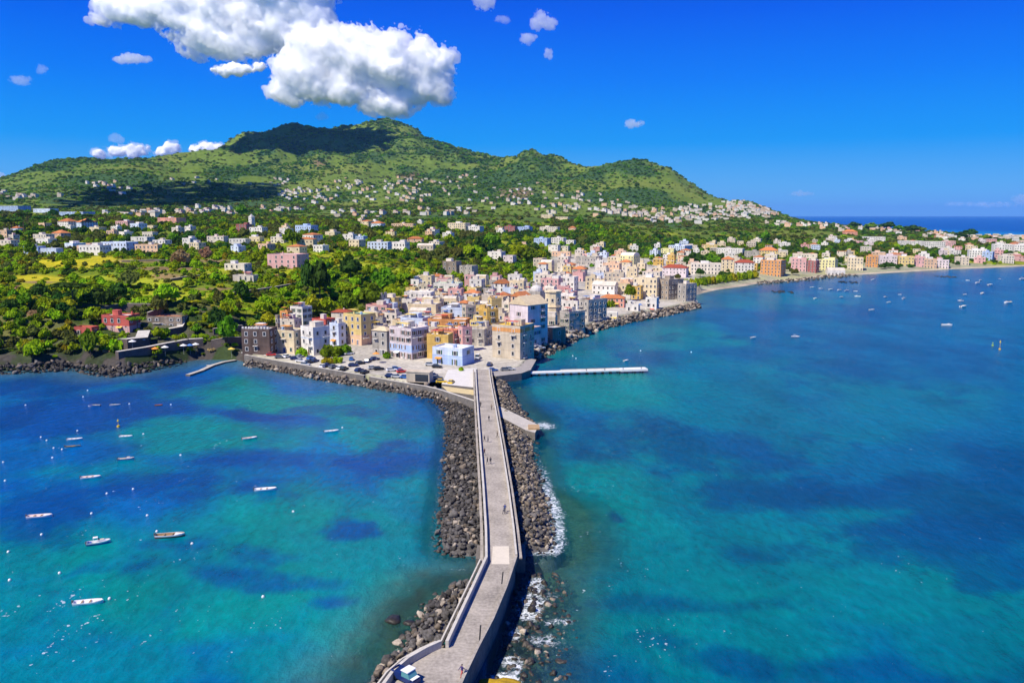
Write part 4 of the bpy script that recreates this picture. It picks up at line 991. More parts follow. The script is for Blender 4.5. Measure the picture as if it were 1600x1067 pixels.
RB = [(1177, 527, 9, 'pale motor boat left of a twin in the middle of the wide bay'), (1243, 526, 12, 'white motor boat right of a twin in the middle of the wide bay'), (978, 563, 8, 'little white boat floating behind the white pier'),
      (1269, 449, 7, 'first white boat in the row off the pink hotel'), (1282, 451, 6, 'second white boat in the row off the pink hotel'), (1298, 452, 7, 'third white boat in the row off the pink hotel'), (1311, 453, 7, 'fourth white boat in the row off the pink hotel'),
      (1323, 454, 7, 'fifth white boat in the row off the pink hotel'), (1337, 455, 6, 'last pale boat in the row off the pink hotel'), (1274, 466, 6, 'white boat lying alone below the start of the row'), (1315, 464, 6, 'white boat below the gap in the row'),
      (1340, 463, 8, 'white boat below the end of the row'), (1364, 437, 6, 'white boat close in by the orange house'), (1383, 464, 6, 'white boat left of the small trio off the yellow house'), (1389, 472, 7, 'white boat lowest of the small trio off the yellow house'),
      (1406, 460, 5, 'tiny boat topmost of the small trio off the yellow house'), (1412, 466, 6, 'white boat at the outer end of the small trio'), (1362, 484, 9, 'white motor boat alone below the small trio'),
      (1512, 438, 5, 'tiny boat nearest the long white shore houses'), (1532, 438, 5, 'tiny boat beside a bigger one close to the shore houses'), (1527, 442, 8, 'white boat close to the shore houses'), (1547, 445, 9, 'white boat with raised cabin off the blue sided house'),
      (1562, 436, 4, 'tiny pale boat under the far end houses'), (1535, 458, 7, 'white boat alone midway to the big one'), (1508, 460, 6, 'pale boat above the pair of white motor boats'), (1501, 470, 8, 'white boat upper of the pair'), (1505, 479, 12, 'white motor boat lower and bigger of the pair'),
      (1574.5, 473, 14, 'white motor boat with pointed bow off the far end'), (1597, 436, 9, 'white motor boat at the frame edge'), (1479.5, 508, 15, 'biggest white motor boat of the wide bay')]
for i, (px, py, l_, lab) in enumerate(RB):
    boat(cruiser, ['plain', 'canopy'][i % 3 == 1], px, py, l_, [20, -15, 40, 8, 160, 30, 200][i % 7], lab, GR)
# buoys
m_buoy = mat('white_buoy', (0.8, 0.8, 0.8), 0.5, 0.05); m_buoy_y = mat('yellow_buoy', (0.75, 0.50, 0.02), 0.5, 0.05)
bv, bf = ICO1
bme_ = mesh_np('buoy', bv * np.array([.26, .26, .30]), bf, m_buoy, smooth=True)
BM = [('small blue rowing boat', 147, 633), ('small grey rowing boat', 180, 632), ('orange dinghy', 248, 632), ('dark green rowing boat', 114, 697), ('boat under the yellow buoy', 197, 681), ('pinkish boat over the weed', 390, 684), ('boat nearest the quay', 518, 673), ('dark blue motor boat', 197, 717), ('skiff below the blue motor boat', 142, 745),
      ('white boat with blue seats', 415, 764), ('pinkish boat at the frame edge', 62, 806), ('canopied motor boat', 154, 847), ('long boat with wooden inside', 266, 836), ('nearest long white boat', 138, 940), ('white pier head', 1000, 575), ('little boat behind the pier', 978, 563), ('landing end of the pier', 840, 578)]
seen_b = set()
def place_label(kind, px, py, marks):
    for nm, ax, ay in sorted(marks, key=lambda q: math.hypot(q[1] - px, q[2] - py)):
        dx, dy = px - ax, py - ay
        v_ = 'beyond' if dy < 0 else 'this side of'; h_ = 'left of' if dx < 0 else 'right of'
        for rl in ([v_, h_, v_ + ' and ' + h_] if abs(dy) > abs(dx) * .5 else [h_, v_ + ' and ' + h_]):
            for fq in (('close', '') if math.hypot(dx, dy) < 45 else ('', 'well')):
                s_ = ' '.join((kind + ' ' + fq + ' ' + rl + ' the ' + nm).split())
                if s_ not in seen_b: seen_b.add(s_); return s_
for px, py in [(64, 683), (73, 688), (84, 700), (97, 702), (82, 715), (130, 620), (137, 610), (224, 678), (40, 633), (202, 631), (267, 632), (282, 711), (535, 668), (5, 722), (8, 751), (230, 805), (143, 802), (167, 771), (65, 835), (245, 830), (300, 849), (93, 895), (171, 935), (411, 932),
               (13, 862), (15, 906), (121, 673), (208, 764), (458, 799), (860, 548), (895, 556), (1001, 548), (900, 560), (1080, 550)]:
    x, y = ground(px, py, 0.1); o = link('buoy', bme_, None, (x, y, 0.1)); tag(o, place_label('round white buoy', px, py, BM), 'buoy', 'white mooring buoys')
def marker(px, py, hgt, lab, m):
    x, y = ground(px, py, 0.0); t = thing('marker_buoy', lab, 'buoy', (x, y, 0))
    mb = MB(); mb.cyl(0, 0, -.3, .5, .5, .4, 10); mb.obj('float', m, t)
    mb = MB(); mb.cyl(0, 0, .5, hgt, .06, .04, 6); mb.obj('mast', m, t)
    mb = MB(); mb.cyl(0, 0, hgt * .75, hgt, .32, .05, 8); mb.obj('topmark', m, t)
marker(185, 667, 2.4, 'yellow marker buoy among the moored boats below the cliff', m_buoy_y)
marker(1562, 546, 4.4, 'tall yellow marker buoy in the wide bay near the frame edge', m_buoy_y)
marker(1551, 540, 1.6, 'short greenish yellow buoy beside the tall marker', mat('green_buoy', (.35, .5, .05)))
# ------------------------------------------------------------------ people on the causeway
m_skin = mat('skin', (0.50, 0.30, 0.21), 0.6, 0.1)
def person(px, py, z, label, top, bottom, hair=(0.03, 0.02, 0.015), h=1.72, stride=0.25, face=0.0, arms=0.12):
    """one skinned body over a joint skeleton; hair on top"""
    x, y = ground(px, py, z)
    s = h / 1.72
    J = [(0, 0, .92), (0, 0, 1.18), (0, .01, 1.42), (0, .02, 1.52), (0, .03, 1.62), (0, .02, 1.72),
         (-.18, 0, 1.40), (-.25, -arms, 1.13), (-.24, -arms * 2.4, .90), (.18, 0, 1.40), (.25, arms, 1.13), (.24, arms * 1.6, .90),
         (-.10, 0, .88), (-.11, stride * .55, .48), (-.11, stride * .6, .08), (-.11, stride * .6 + .16, .04), (.10, 0, .88), (.11, -stride * .3, .48), (.11, -stride, .10), (.11, -stride + .14, .04)]
    E = [(0, 1), (1, 2), (2, 3), (3, 4), (4, 5), (2, 6), (6, 7), (7, 8), (2, 9), (9, 10), (10, 11), (0, 12), (12, 13), (13, 14), (14, 15), (0, 16), (16, 17), (17, 18), (18, 19)]
    R = [.15, .14, .16, .06, .095, .085, .075, .05, .036, .075, .05, .036, .10, .065, .045, .035, .10, .065, .045, .035]
    me = bpy.data.meshes.new('person')
    me.from_pydata([(a * s, b_ * s, c * s) for a, b_, c in J], E, [])
    o = link('person', me, None, (x, y, z))
    md = o.modifiers.new('skin', 'SKIN'); md.use_smooth_shade = True
    for i, v in enumerate(me.skin_vertices[0].data): v.radius = (R[i] * s * 1.05, R[i] * s * .85); v.use_root = i == 0
    sd = o.modifiers.new('sub', 'SUBSURF'); sd.levels = 1; sd.render_levels = 1
    m, n, l, b = new_mat('clothes')
    tc = n.new('ShaderNodeTexCoord'); sp = n.new('ShaderNodeSeparateXYZ'); l.new(tc.outputs['Object'], sp.inputs[0])
    rp = n.new('ShaderNodeValToRGB'); rp.color_ramp.interpolation = 'CONSTANT'
    cols = [(0, (.03, .03, .03)), (.05, bottom), (.53, top), (.84, (.50, .30, .21))]
    e = rp.color_ramp.elements
    while len(e) < len(cols): e.new(.5)
    for q, (p_, c_) in zip(e, cols): q.position = p_; q.color = (*c_, 1)
    mp = n.new('ShaderNodeMath'); mp.operation = 'DIVIDE'; mp.inputs[1].default_value = 1.8 * s; l.new(sp.outputs['Z'], mp.inputs[0]); l.new(mp.outputs[0], rp.inputs['Fac']); l.new(rp.outputs['Color'], b.inputs['Base Color']); b.inputs['Roughness'].default_value = .8
    me.materials.append(m)
    o.rotation_euler = (0, 0, face)
    mb = MB(); hv = ICO1[0]; mb.add([(q[0] * .105 * s, (q[1] * .115 - .005) * s, (1.66 + q[2] * .10) * s) for q in hv if True], [tuple(f) for f in ICO1[1] if hv[f][:, 2].mean() > -.1])
    mb.obj('hair', mat('hair', hair, .7), o, smooth=True)
    return tag(o, label, 'person')
person(722, 1057, DZ, 'person in dark purple top and red shorts walking at the near turnout', (.05, .03, .14), (.55, .07, .06), h=1.72, face=2.2, arms=.25, stride=.4)
for px, py, lab, tp_, bt in [(761.5, 725, 'person in black, left of the couple halfway along the causeway', (.02, .02, .025), (.03, .03, .04)), (766.5, 725, 'person in dark clothes, right of the couple halfway along the causeway', (.05, .05, .07), (.02, .02, .03)),
        (757, 690, 'person in dark jacket walking along the parapet above the couple', (.03, .03, .05), (.06, .05, .05)), (762.5, 691, 'person in grey beside the dark jacketed walker', (.12, .12, .13), (.05, .05, .07)),
        (764, 658, 'person in black walking in the middle of the roadway', (.02, .02, .03), (.03, .03, .05)), (751, 636, 'person in dark coat beside the parapet where the low wall joins', (.04, .03, .03), (.03, .03, .04)),
        (768, 640, 'person in beige leaning at the parapet opposite the jetty', (.25, .18, .12), (.06, .05, .05)), (777, 683, 'person in brown by the parapet above the green bush', (.12, .07, .05), (.05, .05, .06)),
        (789, 800, 'person in blue at the parapet before the bend', (.05, .08, .25), (.08, .08, .10)), (787, 803, 'person in pale shirt beside the blue one before the bend', (.35, .33, .32), (.05, .05, .08)), (757, 711, 'person in dark red near the low parapet past the couple', (.14, .04, .04), (.04, .04, .06))]:
    person(px, py, DZ, lab, tp_, bt, face=rng.uniform(0, 6.28))
x, y = ground(783, 692, 3.6)
# ------------------------------------------------------------------ buildings
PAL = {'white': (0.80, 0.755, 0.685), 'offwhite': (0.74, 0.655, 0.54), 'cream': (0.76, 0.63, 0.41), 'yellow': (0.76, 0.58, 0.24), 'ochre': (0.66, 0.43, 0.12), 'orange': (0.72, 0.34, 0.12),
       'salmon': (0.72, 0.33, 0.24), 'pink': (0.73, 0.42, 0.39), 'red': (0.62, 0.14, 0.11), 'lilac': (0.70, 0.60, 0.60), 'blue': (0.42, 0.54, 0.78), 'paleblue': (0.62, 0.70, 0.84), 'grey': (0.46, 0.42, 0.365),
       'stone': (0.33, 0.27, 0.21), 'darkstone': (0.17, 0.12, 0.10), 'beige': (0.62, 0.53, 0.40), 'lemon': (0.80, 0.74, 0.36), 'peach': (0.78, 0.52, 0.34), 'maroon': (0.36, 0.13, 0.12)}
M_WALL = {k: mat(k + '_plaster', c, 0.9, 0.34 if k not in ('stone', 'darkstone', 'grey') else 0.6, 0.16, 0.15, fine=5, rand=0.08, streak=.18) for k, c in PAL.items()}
m_roof_flat = mat('pale_roof', (0.60, 0.57, 0.53), 0.9, 0.3, 0.25, 0.2, fine=6, rand=0.18)
m_roof_tile = mat('terracotta_tiles', (0.55, 0.20, 0.075), 0.9, 0.45, 0.8, 0.2, fine=6, bump=0.4, rand=0.2)
m_roof_red = mat('dark_red_tiles', (0.36, 0.08, 0.045), 0.9, 0.4, 0.8, 0.2, fine=6, bump=0.4)
m_roof_beige = mat('beige_roof', (0.66, 0.53, 0.34), 0.9, 0.3, 0.5, 0.2, fine=6)
m_roof_green = mat('green_roof', (0.33, 0.50, 0.30), 0.9, 0.3, 0.5, 0.2)
m_roof_yel = mat('yellow_terrace', (0.78, 0.50, 0.06), 0.9, 0.3, 0.5, 0.2)
ROOFM = {'flat': m_roof_flat, 'tile': m_roof_tile, 'hip': m_roof_tile, 'redhip': m_roof_red, 'beigehip': m_roof_beige, 'gable': m_roof_tile, 'beigegable': m_roof_beige, 'greenflat': m_roof_green, 'yellowflat': m_roof_yel, 'terraflat': m_roof_tile,
         'whiteflat': M_WALL['white'], 'vault': M_WALL['offwhite'], 'dome': m_roof_flat, 'whitegable': M_WALL['offwhite']}
m_pane = mat('window_dark', (0.045, 0.05, 0.06), 0.25, 0.3, 2.0, 0.5)
m_frame = mat('window_surround', (0.72, 0.69, 0.64), 0.8, 0.1)
m_shut = [mat('green_shutter', (0.03, 0.10, 0.06), 0.7, 0.2), mat('brown_shutter', (0.14, 0.07, 0.04), 0.7, 0.2), mat('blue_shutter', (0.05, 0.10, 0.28), 0.7, 0.2), mat('grey_shutter', (0.30, 0.31, 0.31), 0.7, 0.2)]
m_rail = mat('iron_rail', (0.06, 0.06, 0.07), 0.6, 0.1)
m_tank = mat('water_tank', (0.30, 0.42, 0.62), 0.5, 0.1)
m_awn = [mat('white_awning', (0.80, 0.79, 0.76), 0.8, 0.1), mat('red_awning', (0.60, 0.08, 0.06), 0.8, 0.1), mat('blue_awning', (0.08, 0.20, 0.50), 0.8, 0.1), mat('orange_awning', (0.75, 0.30, 0.05), 0.8, 0.1), mat('yellow_awning', (0.75, 0.55, 0.10), 0.8, 0.1)]
def win_mesh(w, h, kind, sh):
    """window against a wall facing -Y, its sill at z 0, centred on x"""
    mb = MB(); t = 0.16
    mb.box(-w / 2, w / 2, -0.03, 0.10, 0, h, 0)
    mb.box(-w / 2 - t, -w / 2, -0.13, 0.1, -t, h + t, 1); mb.box(w / 2, w / 2 + t, -0.13, 0.1, -t, h + t, 1)
    mb.box(-w / 2, w / 2, -0.13, 0.1, h, h + t, 1); mb.box(-w / 2, w / 2, -0.18, 0.1, -t, 0, 1)
    if kind == 'shutter':
        for s in (-1, 1):
            x0_ = s * (w / 2 + t + 0.02); mb.box(min(x0_, x0_ + s * w * .48), max(x0_, x0_ + s * w * .48), -0.12, 0.05, 0, h, 2)
    if kind == 'half':
        mb.box(-w / 2 + .02, -0.02, -0.10, 0.0, 0.02, h - .02, 2)
    if kind == 'arch':
        n_ = 7; vs = [(w / 2 * math.cos(math.pi * k / n_), -0.06, h + t + w / 2 * math.sin(math.pi * k / n_)) for k in range(n_ + 1)]
        mb.add(vs, [tuple(range(n_, -1, -1))], 0)
    return mb, [m_pane, m_frame, sh]
_wc = {}
def win_me(w, h, kind, si):
    k = (round(w, 1), round(h, 1), kind, si)
    if k not in _wc:
        mb, ms_ = win_mesh(k[0], k[1], kind, m_shut[si]); _wc[k] = mb.mesh('window', ms_)
    return _wc[k]
_bal = {}
def balcony_me(w):
    w = round(w * 2) / 2
    if w not in _bal:
        mb = MB(); mb.box(-w / 2, w / 2, -1.1, 0.05, -0.18, 0, 0)
        for i in range(int(w / .35) + 1): xx = -w / 2 + .04 + i * (w - .08) / int(w / .35); mb.box(xx - .02, xx + .02, -1.08, -1.04, 0, .95, 1, bottom=False)
        mb.box(-w / 2, w / 2, -1.10, -1.02, .95, 1.02, 1); mb.box(-w / 2, -w / 2 + .05, -1.08, 0, .95, 1.02, 1); mb.box(w / 2 - .05, w / 2, -1.08, 0, .95, 1.02, 1)
        _bal[w] = mb.mesh('balcony', [m_frame, m_rail])
    return _bal[w]
BLD = []          # placed footprints: x, y, radius, photograph rectangle
def building(px0, px1, ytop, h, yaw, asp, wall, roof, label, name='house', near=0, win=1.0, detail=None, wk=None, extras=True, group=None, Y=None, seed=None, band=None):
    """px0, px1, ytop: how wide and how high it shows; h metres high; yaw: how far its front is turned to the left (degrees)"""
    r = random.Random(seed if seed is not None else int(px0 * 7 + ytop * 13 + px1))
    cx = (px0 + px1) / 2
    if Y is None: x, y = hit(cx, ytop, h, near)
    else: x, y, _ = on_y(cx, ytop, Y)
    z = float(T(x, y)); _, _, dep = to_px(x, y, z)
    W = (px1 - px0) / FPX * dep
    th = math.radians(yaw)
    w = W / (abs(math.cos(th)) + asp * abs(math.sin(th))); d = asp * w
    y += 0.5 * (d * abs(math.cos(th)) + w * abs(math.sin(th))) * 0.6
    x = (cx - 800) / FPX * (y * CP + (CAM_H - z) * SP)
    zz = [float(T(x + a, y + b_)) for a in (-w / 2, 0, w / 2) for b_ in (-d / 2, 0, d / 2)]
    z0 = max(min(zz), 0.4); drop = 3.0 + max(zz) - z0
    ztop = CAM_H + ray(cx, ytop)[2] / ray(cx, ytop)[1] * y - 0.0
    h = max(2.6, min(ztop - z0, h * 1.6)) if Y is None else h
    t = thing(name, label, {'house': 'house', 'church': 'church'}.get(name, 'building'), (x, y, z0), -th, group)
    mw = M_WALL[wall]
    px_m = FPX / dep                     # photograph pixels per metre
    if detail is None: detail = 2 if px_m > 2.35 else (1 if px_m > 0.85 else 0)
    mb = MB()
    flat = roof.endswith('flat') or roof in ('vault', 'dome')
    mb.box(-w / 2, w / 2, -d / 2, d / 2, -drop, h, 0, bottom=False)
    mats = [mw]
    if flat and detail > 0:
        p = 0.7; q = 0.22
        mb.box(-w / 2, w / 2, -d / 2, -d / 2 + q, h, h + p); mb.box(-w / 2, w / 2, d / 2 - q, d / 2, h, h + p)
        mb.box(-w / 2, -w / 2 + q, -d / 2 + q, d / 2 - q, h, h + p); mb.box(w / 2 - q, w / 2, -d / 2 + q, d / 2 - q, h, h + p)
    ns = max(1, int(round(h / 3.3))); fh = h / ns
    if detail == 2 and h > 5:
        for k in range(1, ns + 1):
            zc = k * fh - (0.12 if k < ns else 0.35)
            mb.box(-w / 2 - .07, w / 2 + .07, -d / 2 - .07, d / 2 + .07, zc - .10, zc + .08)
    if wall == 'darkstone' and name == 'tower_house':
        k = 9
        for i in range(k):
            xx = -w / 2 + (i + .5) * w / k
            mb.box(xx - w / k * .28, xx + w / k * .28, -d / 2, -d / 2 + .5, h + .7, h + 1.5, 1)
        mats = [mw, M_WALL['white']]
    if band:
        bm_, z_a, z_b = band; mats.append(M_WALL[bm_] if bm_ in M_WALL else bm_)
        mb.box(-w / 2 - .05, w / 2 + .05, -d / 2 - .05, d / 2 + .05, z_a * h, z_b * h, len(mats) - 1)
    mb.obj('wall', mats, t)
    # roof
    rm = ROOFM[roof]; mb = MB()
    if flat:
        if roof == 'vault':
            n_ = 8; r0 = d / 2 * .96
            vs = []
            for i in range(n_ + 1):
                a = math.pi * i / n_
                vs += [(-w / 2 + .25, -r0 * math.cos(a), h + .1 + .55 * r0 * math.sin(a)), (w / 2 - .25, -r0 * math.cos(a), h + .1 + .55 * r0 * math.sin(a))]
            fs = [(2 * i, 2 * i + 1, 2 * i + 3, 2 * i + 2) for i in range(n_)] + [tuple(range(0, 2 * n_ + 2, 2)), tuple(range(2 * n_ + 1, 0, -2))]
            mb.add(vs, fs)
        elif roof == 'dome':
            n_, R_ = 14, min(w, d) * .46
            mb.cyl(0, 0, h, h + R_ * .35, R_, R_, n_)
            for k in range(5):
                a0, a1 = k / 5 * math.pi / 2, (k + 1) / 5 * math.pi / 2
                mb.cyl(0, 0, h + R_ * (.35 + .75 * math.sin(a0)), h + R_ * (.35 + .75 * math.sin(a1)), R_ * .95 * math.cos(a0), R_ * .95 * math.cos(a1) + .02, n_)
            mb.cyl(0, 0, h + R_ * 1.08, h + R_ * 1.35, R_ * .14, R_ * .14, 8); mb.cyl(0, 0, h + R_ * 1.35, h + R_ * 1.55, R_ * .17, .02, 8)
        else:
            q = .23 if detail > 0 else -0.05
            mb.box(-w / 2 + q, w / 2 - q, -d / 2 + q, d / 2 - q, h - .2, h + .12)
    else:
        o = .35; rh = min(w, d) * (.26 if 'hip' in roof or roof == 'tile' else .32)
        a, b_ = w / 2 + o, d / 2 + o; e0 = h + .005
        if 'gable' in roof:
            vs = [(-a, -b_, e0), (a, -b_, e0), (a, b_, e0), (-a, b_, e0), (0, -b_, e0 + rh), (0, b_, e0 + rh)] if w < d * 1.3 else [(-a, -b_, e0), (a, -b_, e0), (a, b_, e0), (-a, b_, e0), (-a, 0, e0 + rh), (a, 0, e0 + rh)]
            fs = [(0, 4, 5, 3), (4, 1, 2, 5), (0, 1, 4), (3, 5, 2)] if w < d * 1.3 else [(0, 1, 5, 4), (3, 4, 5, 2), (0, 4, 3), (1, 2, 5)]
            mb.add(vs, fs + [(3, 2, 1, 0)])
        else:
            k = max(a - b_, 0.15) if a > b_ else 0.15; kk = max(b_ - a, .0)
            vs = [(-a, -b_, e0), (a, -b_, e0), (a, b_, e0), (-a, b_, e0)] + ([(-k, 0, e0 + rh), (k, 0, e0 + rh)] if a > b_ else [(0, -kk - .1, e0 + rh), (0, kk + .1, e0 + rh)])
            fs = [(0, 1, 5, 4), (1, 2, 5), (2, 3, 4, 5), (3, 0, 4)] if a > b_ else [(0, 1, 4), (1, 2, 5, 4), (2, 3, 5), (3, 0, 4, 5)]
            mb.add(vs, fs + [(3, 2, 1, 0)])
        mb.box(-w / 2 - o, w / 2 + o, -d / 2 - o, d / 2 + o, h - .16, h)
    ro = mb.obj('roof', rm, t)
    # windows
    if win > 0:
        ww, wh = (1.05, 1.65) if fh > 2.9 else (.9, 1.2)
        if detail == 0: ww, wh = 1.3, 1.5
        kind = wk or r.choice(['plain', 'shutter', 'half', 'shutter', 'plain'])
        si = r.choice([0, 0, 1, 2, 3])
        faces = [(w, d / 2, 0.0)]
        if abs(yaw) > 4 or detail: faces.append((d, w / 2, math.pi / 2 if yaw >= 0 else -math.pi / 2))
        if detail == 2 and abs(yaw) < 14: faces.append((d, w / 2, -math.pi / 2))
        jm = MB()
        for fw, off, ang in faces:
            nc = max(1, int(fw / (3.1 / win)))
            for s in range(ns):
                for c in range(nc):
                    if r.random() < .13: continue
                    u = -fw / 2 + (c + .5) * fw / nc + r.uniform(-.2, .2); zz_ = s * fh + (.95 if (s > 0 or r.random() < .5) else .15)
                    hh = wh if zz_ > s * fh + .5 else wh + .55
                    hh = min(hh, fh - (zz_ - s * fh) - .35)
                    if hh < .5: continue
                    ca_, sa_ = math.cos(ang), math.sin(ang)
                    p = (u * ca_ + off * sa_, u * sa_ - off * ca_, zz_)
                    if detail == 2:
                        o = link('window', win_me(ww, hh, kind, si), t); o.location = p; o.rotation_euler = (0, 0, ang)
                        if s > 0 and r.random() < .28 and ns > 1:
                            o = link('balcony', balcony_me(r.choice([2.0, 2.5, 3.5])), t); o.location = (p[0], p[1], s * fh + .02); o.rotation_euler = (0, 0, ang)
                    else:
                        k = len(jm.v)
                        if detail == 1:
                            q, _ = win_mesh(ww, hh, 'plain', None); vs, fs, mi_ = q.v, q.f, q.m
                        else: vs, fs, mi_ = [(-ww / 2, -.04, 0), (ww / 2, -.04, 0), (ww / 2, -.04, hh), (-ww / 2, -.04, hh)], [(0, 1, 2, 3)], [0]
                        jm.v.extend([(a * ca_ - b_ * sa_ + p[0], a * sa_ + b_ * ca_ + p[1], c_ + p[2]) for a, b_, c_ in vs]); jm.f.extend([tuple(k + i for i in f) for f in fs]); jm.m.extend(mi_)
        if jm.f: stuff(jm.obj('window', [m_pane, m_frame], t))
    # things on the roof that belong to the house
    if extras and detail > 0 and flat and roof not in ('vault', 'dome'):
        if r.random() < .8 and w > 5:
            a, c = r.uniform(-w * .22, w * .22), r.uniform(0, d * .2); s = min(w, d) * r.uniform(.14, .27)
            mb = MB(); mb.box(a - s, a + s, c - s, c + s, h + .1, h + 2.4); mb.box(a - s - .1, a + s + .1, c - s - .1, c + s + .1, h + 2.405, h + 2.55); mb.obj('roof_hut', r.choice([mw, M_WALL['white'], M_WALL['offwhite']]), t)
        if r.random() < .4 and detail == 2:
            mb = MB(); a, c = r.uniform(-w * .3, w * .3), r.uniform(-d * .3, d * .1); mb.cyl(a, c, h + .1, h + 1.3, .6, .6, 9); mb.cyl(a, c, h + 1.302, h + 1.5, .6, .3, 9); mb.obj('water_tank', m_tank, t)
        if r.random() < .7 and detail == 2:
            mb = MB(); a, c = r.uniform(-w * .2, w * .2), r.uniform(-d * .35, -d * .1); b2 = min(w * .22, 3)
            mb.box(a - b2, a + b2, c - 1.3, c + 1.3, h + 2.2, h + 2.28, 0)
            for sx in (-1, 1):
                for sy in (-1, 1): mb.box(a + sx * b2 * .93 - .05, a + sx * b2 * .93 + .05, c + sy * 1.2 - .05, c + sy * 1.2 + .05, h + .1, h + 2.2, 1)
            mb.obj('awning', [r.choice(m_awn), m_rail], t)
        if r.random() < .6:
            mb = MB(); a, c = r.uniform(-w * .4, w * .4), r.uniform(-d * .3, d * .4); mb.box(a - .3, a + .3, c - .25, c + .25, h + .1, h + 1.5); mb.box(a - .38, a + .38, c - .33, c + .33, h + 1.502, h + 1.65); mb.obj('chimney', mw, t)
    elif extras and detail > 0 and not flat and r.random() < .7:
        a = r.uniform(-w * .25, w * .25); mb = MB(); mb.box(a - .3, a + .3, -.3 + d * .12, .3 + d * .12, h, h + min(w, d) * .26 + .6); mb.obj('chimney', mw, ro)
    if detail == 2 and h > 4:
        mb = MB(); u = r.uniform(-w * .3, w * .3); mb.box(u - .6, u + .6, -d / 2 - .05, -d / 2 + .1, 0, 2.3, 0); mb.box(u - .75, u + .75, -d / 2 - .10, -d / 2 + .1, 2.3, 2.5, 1); mb.obj('door', [r.choice(m_shut), m_frame], t)
        if r.random() < .4:
            u2 = -u; mb = MB(); vs = [(u2 - 1.4, -d / 2 - .02, 2.9), (u2 + 1.4, -d / 2 - .02, 2.9), (u2 + 1.4, -d / 2 - 1.5, 2.35), (u2 - 1.4, -d / 2 - 1.5, 2.35)]
            mb.add(vs, [(0, 1, 2, 3), (3, 2, 1, 0)][:1]); mb.add([(q[0], q[1], q[2] - .05) for q in vs], [(3, 2, 1, 0)]); mb.obj('awning', r.choice(m_awn), t)
    BLD.append((x, y, 0.5 * math.hypot(w, d), (px0, ytop - 2, px1, to_px(x, y - d * .4, z0)[1]), z0 + h, (w, d, th)))
    return t
# (px0, px1, ytop, height, yaw, depth / width, wall, roof, label, extra arguments)
B = building
# --- row along the car park
B(383, 431, 514, 11, 6, .7, 'darkstone', 'flat', 'dark brown stone tower house with pale battlements and white framed windows', 'tower_house', wk='plain', win=.8)
B(428, 478, 516, 10, 24, .7, 'cream', 'flat', 'cream house between the dark tower house and the white corner house')
B(440, 471, 499, 9, 18, .8, 'offwhite', 'terraflat', 'upper storeys with an arcaded loggia behind the cream house', near=350)
B(471, 516, 511, 12, 42, .9, 'white', 'flat', 'bright white corner house with pale blue shaded side', wk='plain', band=('paleblue', .60, .64))
B(516, 541, 506, 10, 34, .8, 'paleblue', 'flat', 'pale blue house with balconies right beside the white corner house', near=345)
B(455, 488, 480, 9, 30, .8, 'white', 'flat', 'tall white block at the cliff foot behind the loggia', near=365)
B(439, 457, 487, 6, 20, .9, 'orange', 'flat', 'small orange house under the cliff with a flat top', near=365)
B(489, 524, 499, 9, 28, .8, 'red', 'terraflat', 'red house with terracotta terrace behind the white corner house', near=352)
B(519, 552, 487, 8, 12, .5, 'offwhite', 'redhip', 'low house with a long dark red roof under the trees', near=372)
B(538, 588, 491, 14, 36, .8, 'yellow', 'greenflat', 'tall yellow and peach house with green roof terrace', wk='half', band=('peach', 0, .35))
B(583, 616, 515, 11, 24, .8, 'grey', 'beigehip', 'grey house with white framed windows left of the lilac white one', wk='plain')
B(609, 671, 512, 13, 38, .8, 'lilac', 'whiteflat', 'lilac white house with a pale blue band and balconied brown side', band=('blue', .22, .48))
B(674, 721, 517, 9, 20, .8, 'salmon', 'terraflat', 'salmon house with red roof terrace behind the orange front', near=340)
B(668, 708, 523, 10, 14, .7, 'ochre', 'whiteflat', 'blank orange fronted house above the low blue garage', win=.3)
B(676, 741, 543, 7, 26, .7, 'paleblue', 'whiteflat', 'low white and blue building at the head of the causeway', win=.5, band=('blue', 0, .62))
B(669, 736, 499, 9, 14, .45, 'orange', 'flat', 'long orange house with many windows above the salmon one', near=375)
B(690, 740, 481, 9, 14, .6, 'paleblue', 'whiteflat', 'pale blue house with white terraces in the middle of the old town', near=400)
B(693, 717, 467, 8, 10, .8, 'cream', 'vault', 'cream house with a rounded white vaulted roof', near=430)
B(678, 723, 443, 8, 12, .6, 'white', 'greenflat', 'large white house with pale green roof at the top of the old town', near=480)
B(633, 679, 457, 8, 10, .6, 'white', 'flat', 'white house with big arches under the garden trees', wk='arch', near=440)
B(639, 690, 475, 8, 12, .7, 'cream', 'flat', 'broad cream house with a blank wall in the upper old town', win=.4, near=420)
B(573, 613, 477, 8, 16, .6, 'pink', 'terraflat', 'pinkish house with a flat terracotta roof under the trees', near=400)
B(602, 628, 490, 9, 22, .8, 'offwhite', 'flat', 'off white house behind the grey one, with a small terrace', near=378)
B(627, 672, 497, 9, 20, .7, 'paleblue', 'flat', 'blue grey house with shaded terraces behind the lilac white one', near=375)
B(588, 604, 498, 9, 24, .9, 'grey', 'flat', 'narrow shaded grey house right of the tall yellow one', near=360)
B(640, 672, 486, 6, 14, .7, 'offwhite', 'vault', 'low off white vaulted house in the upper old town', near=395)
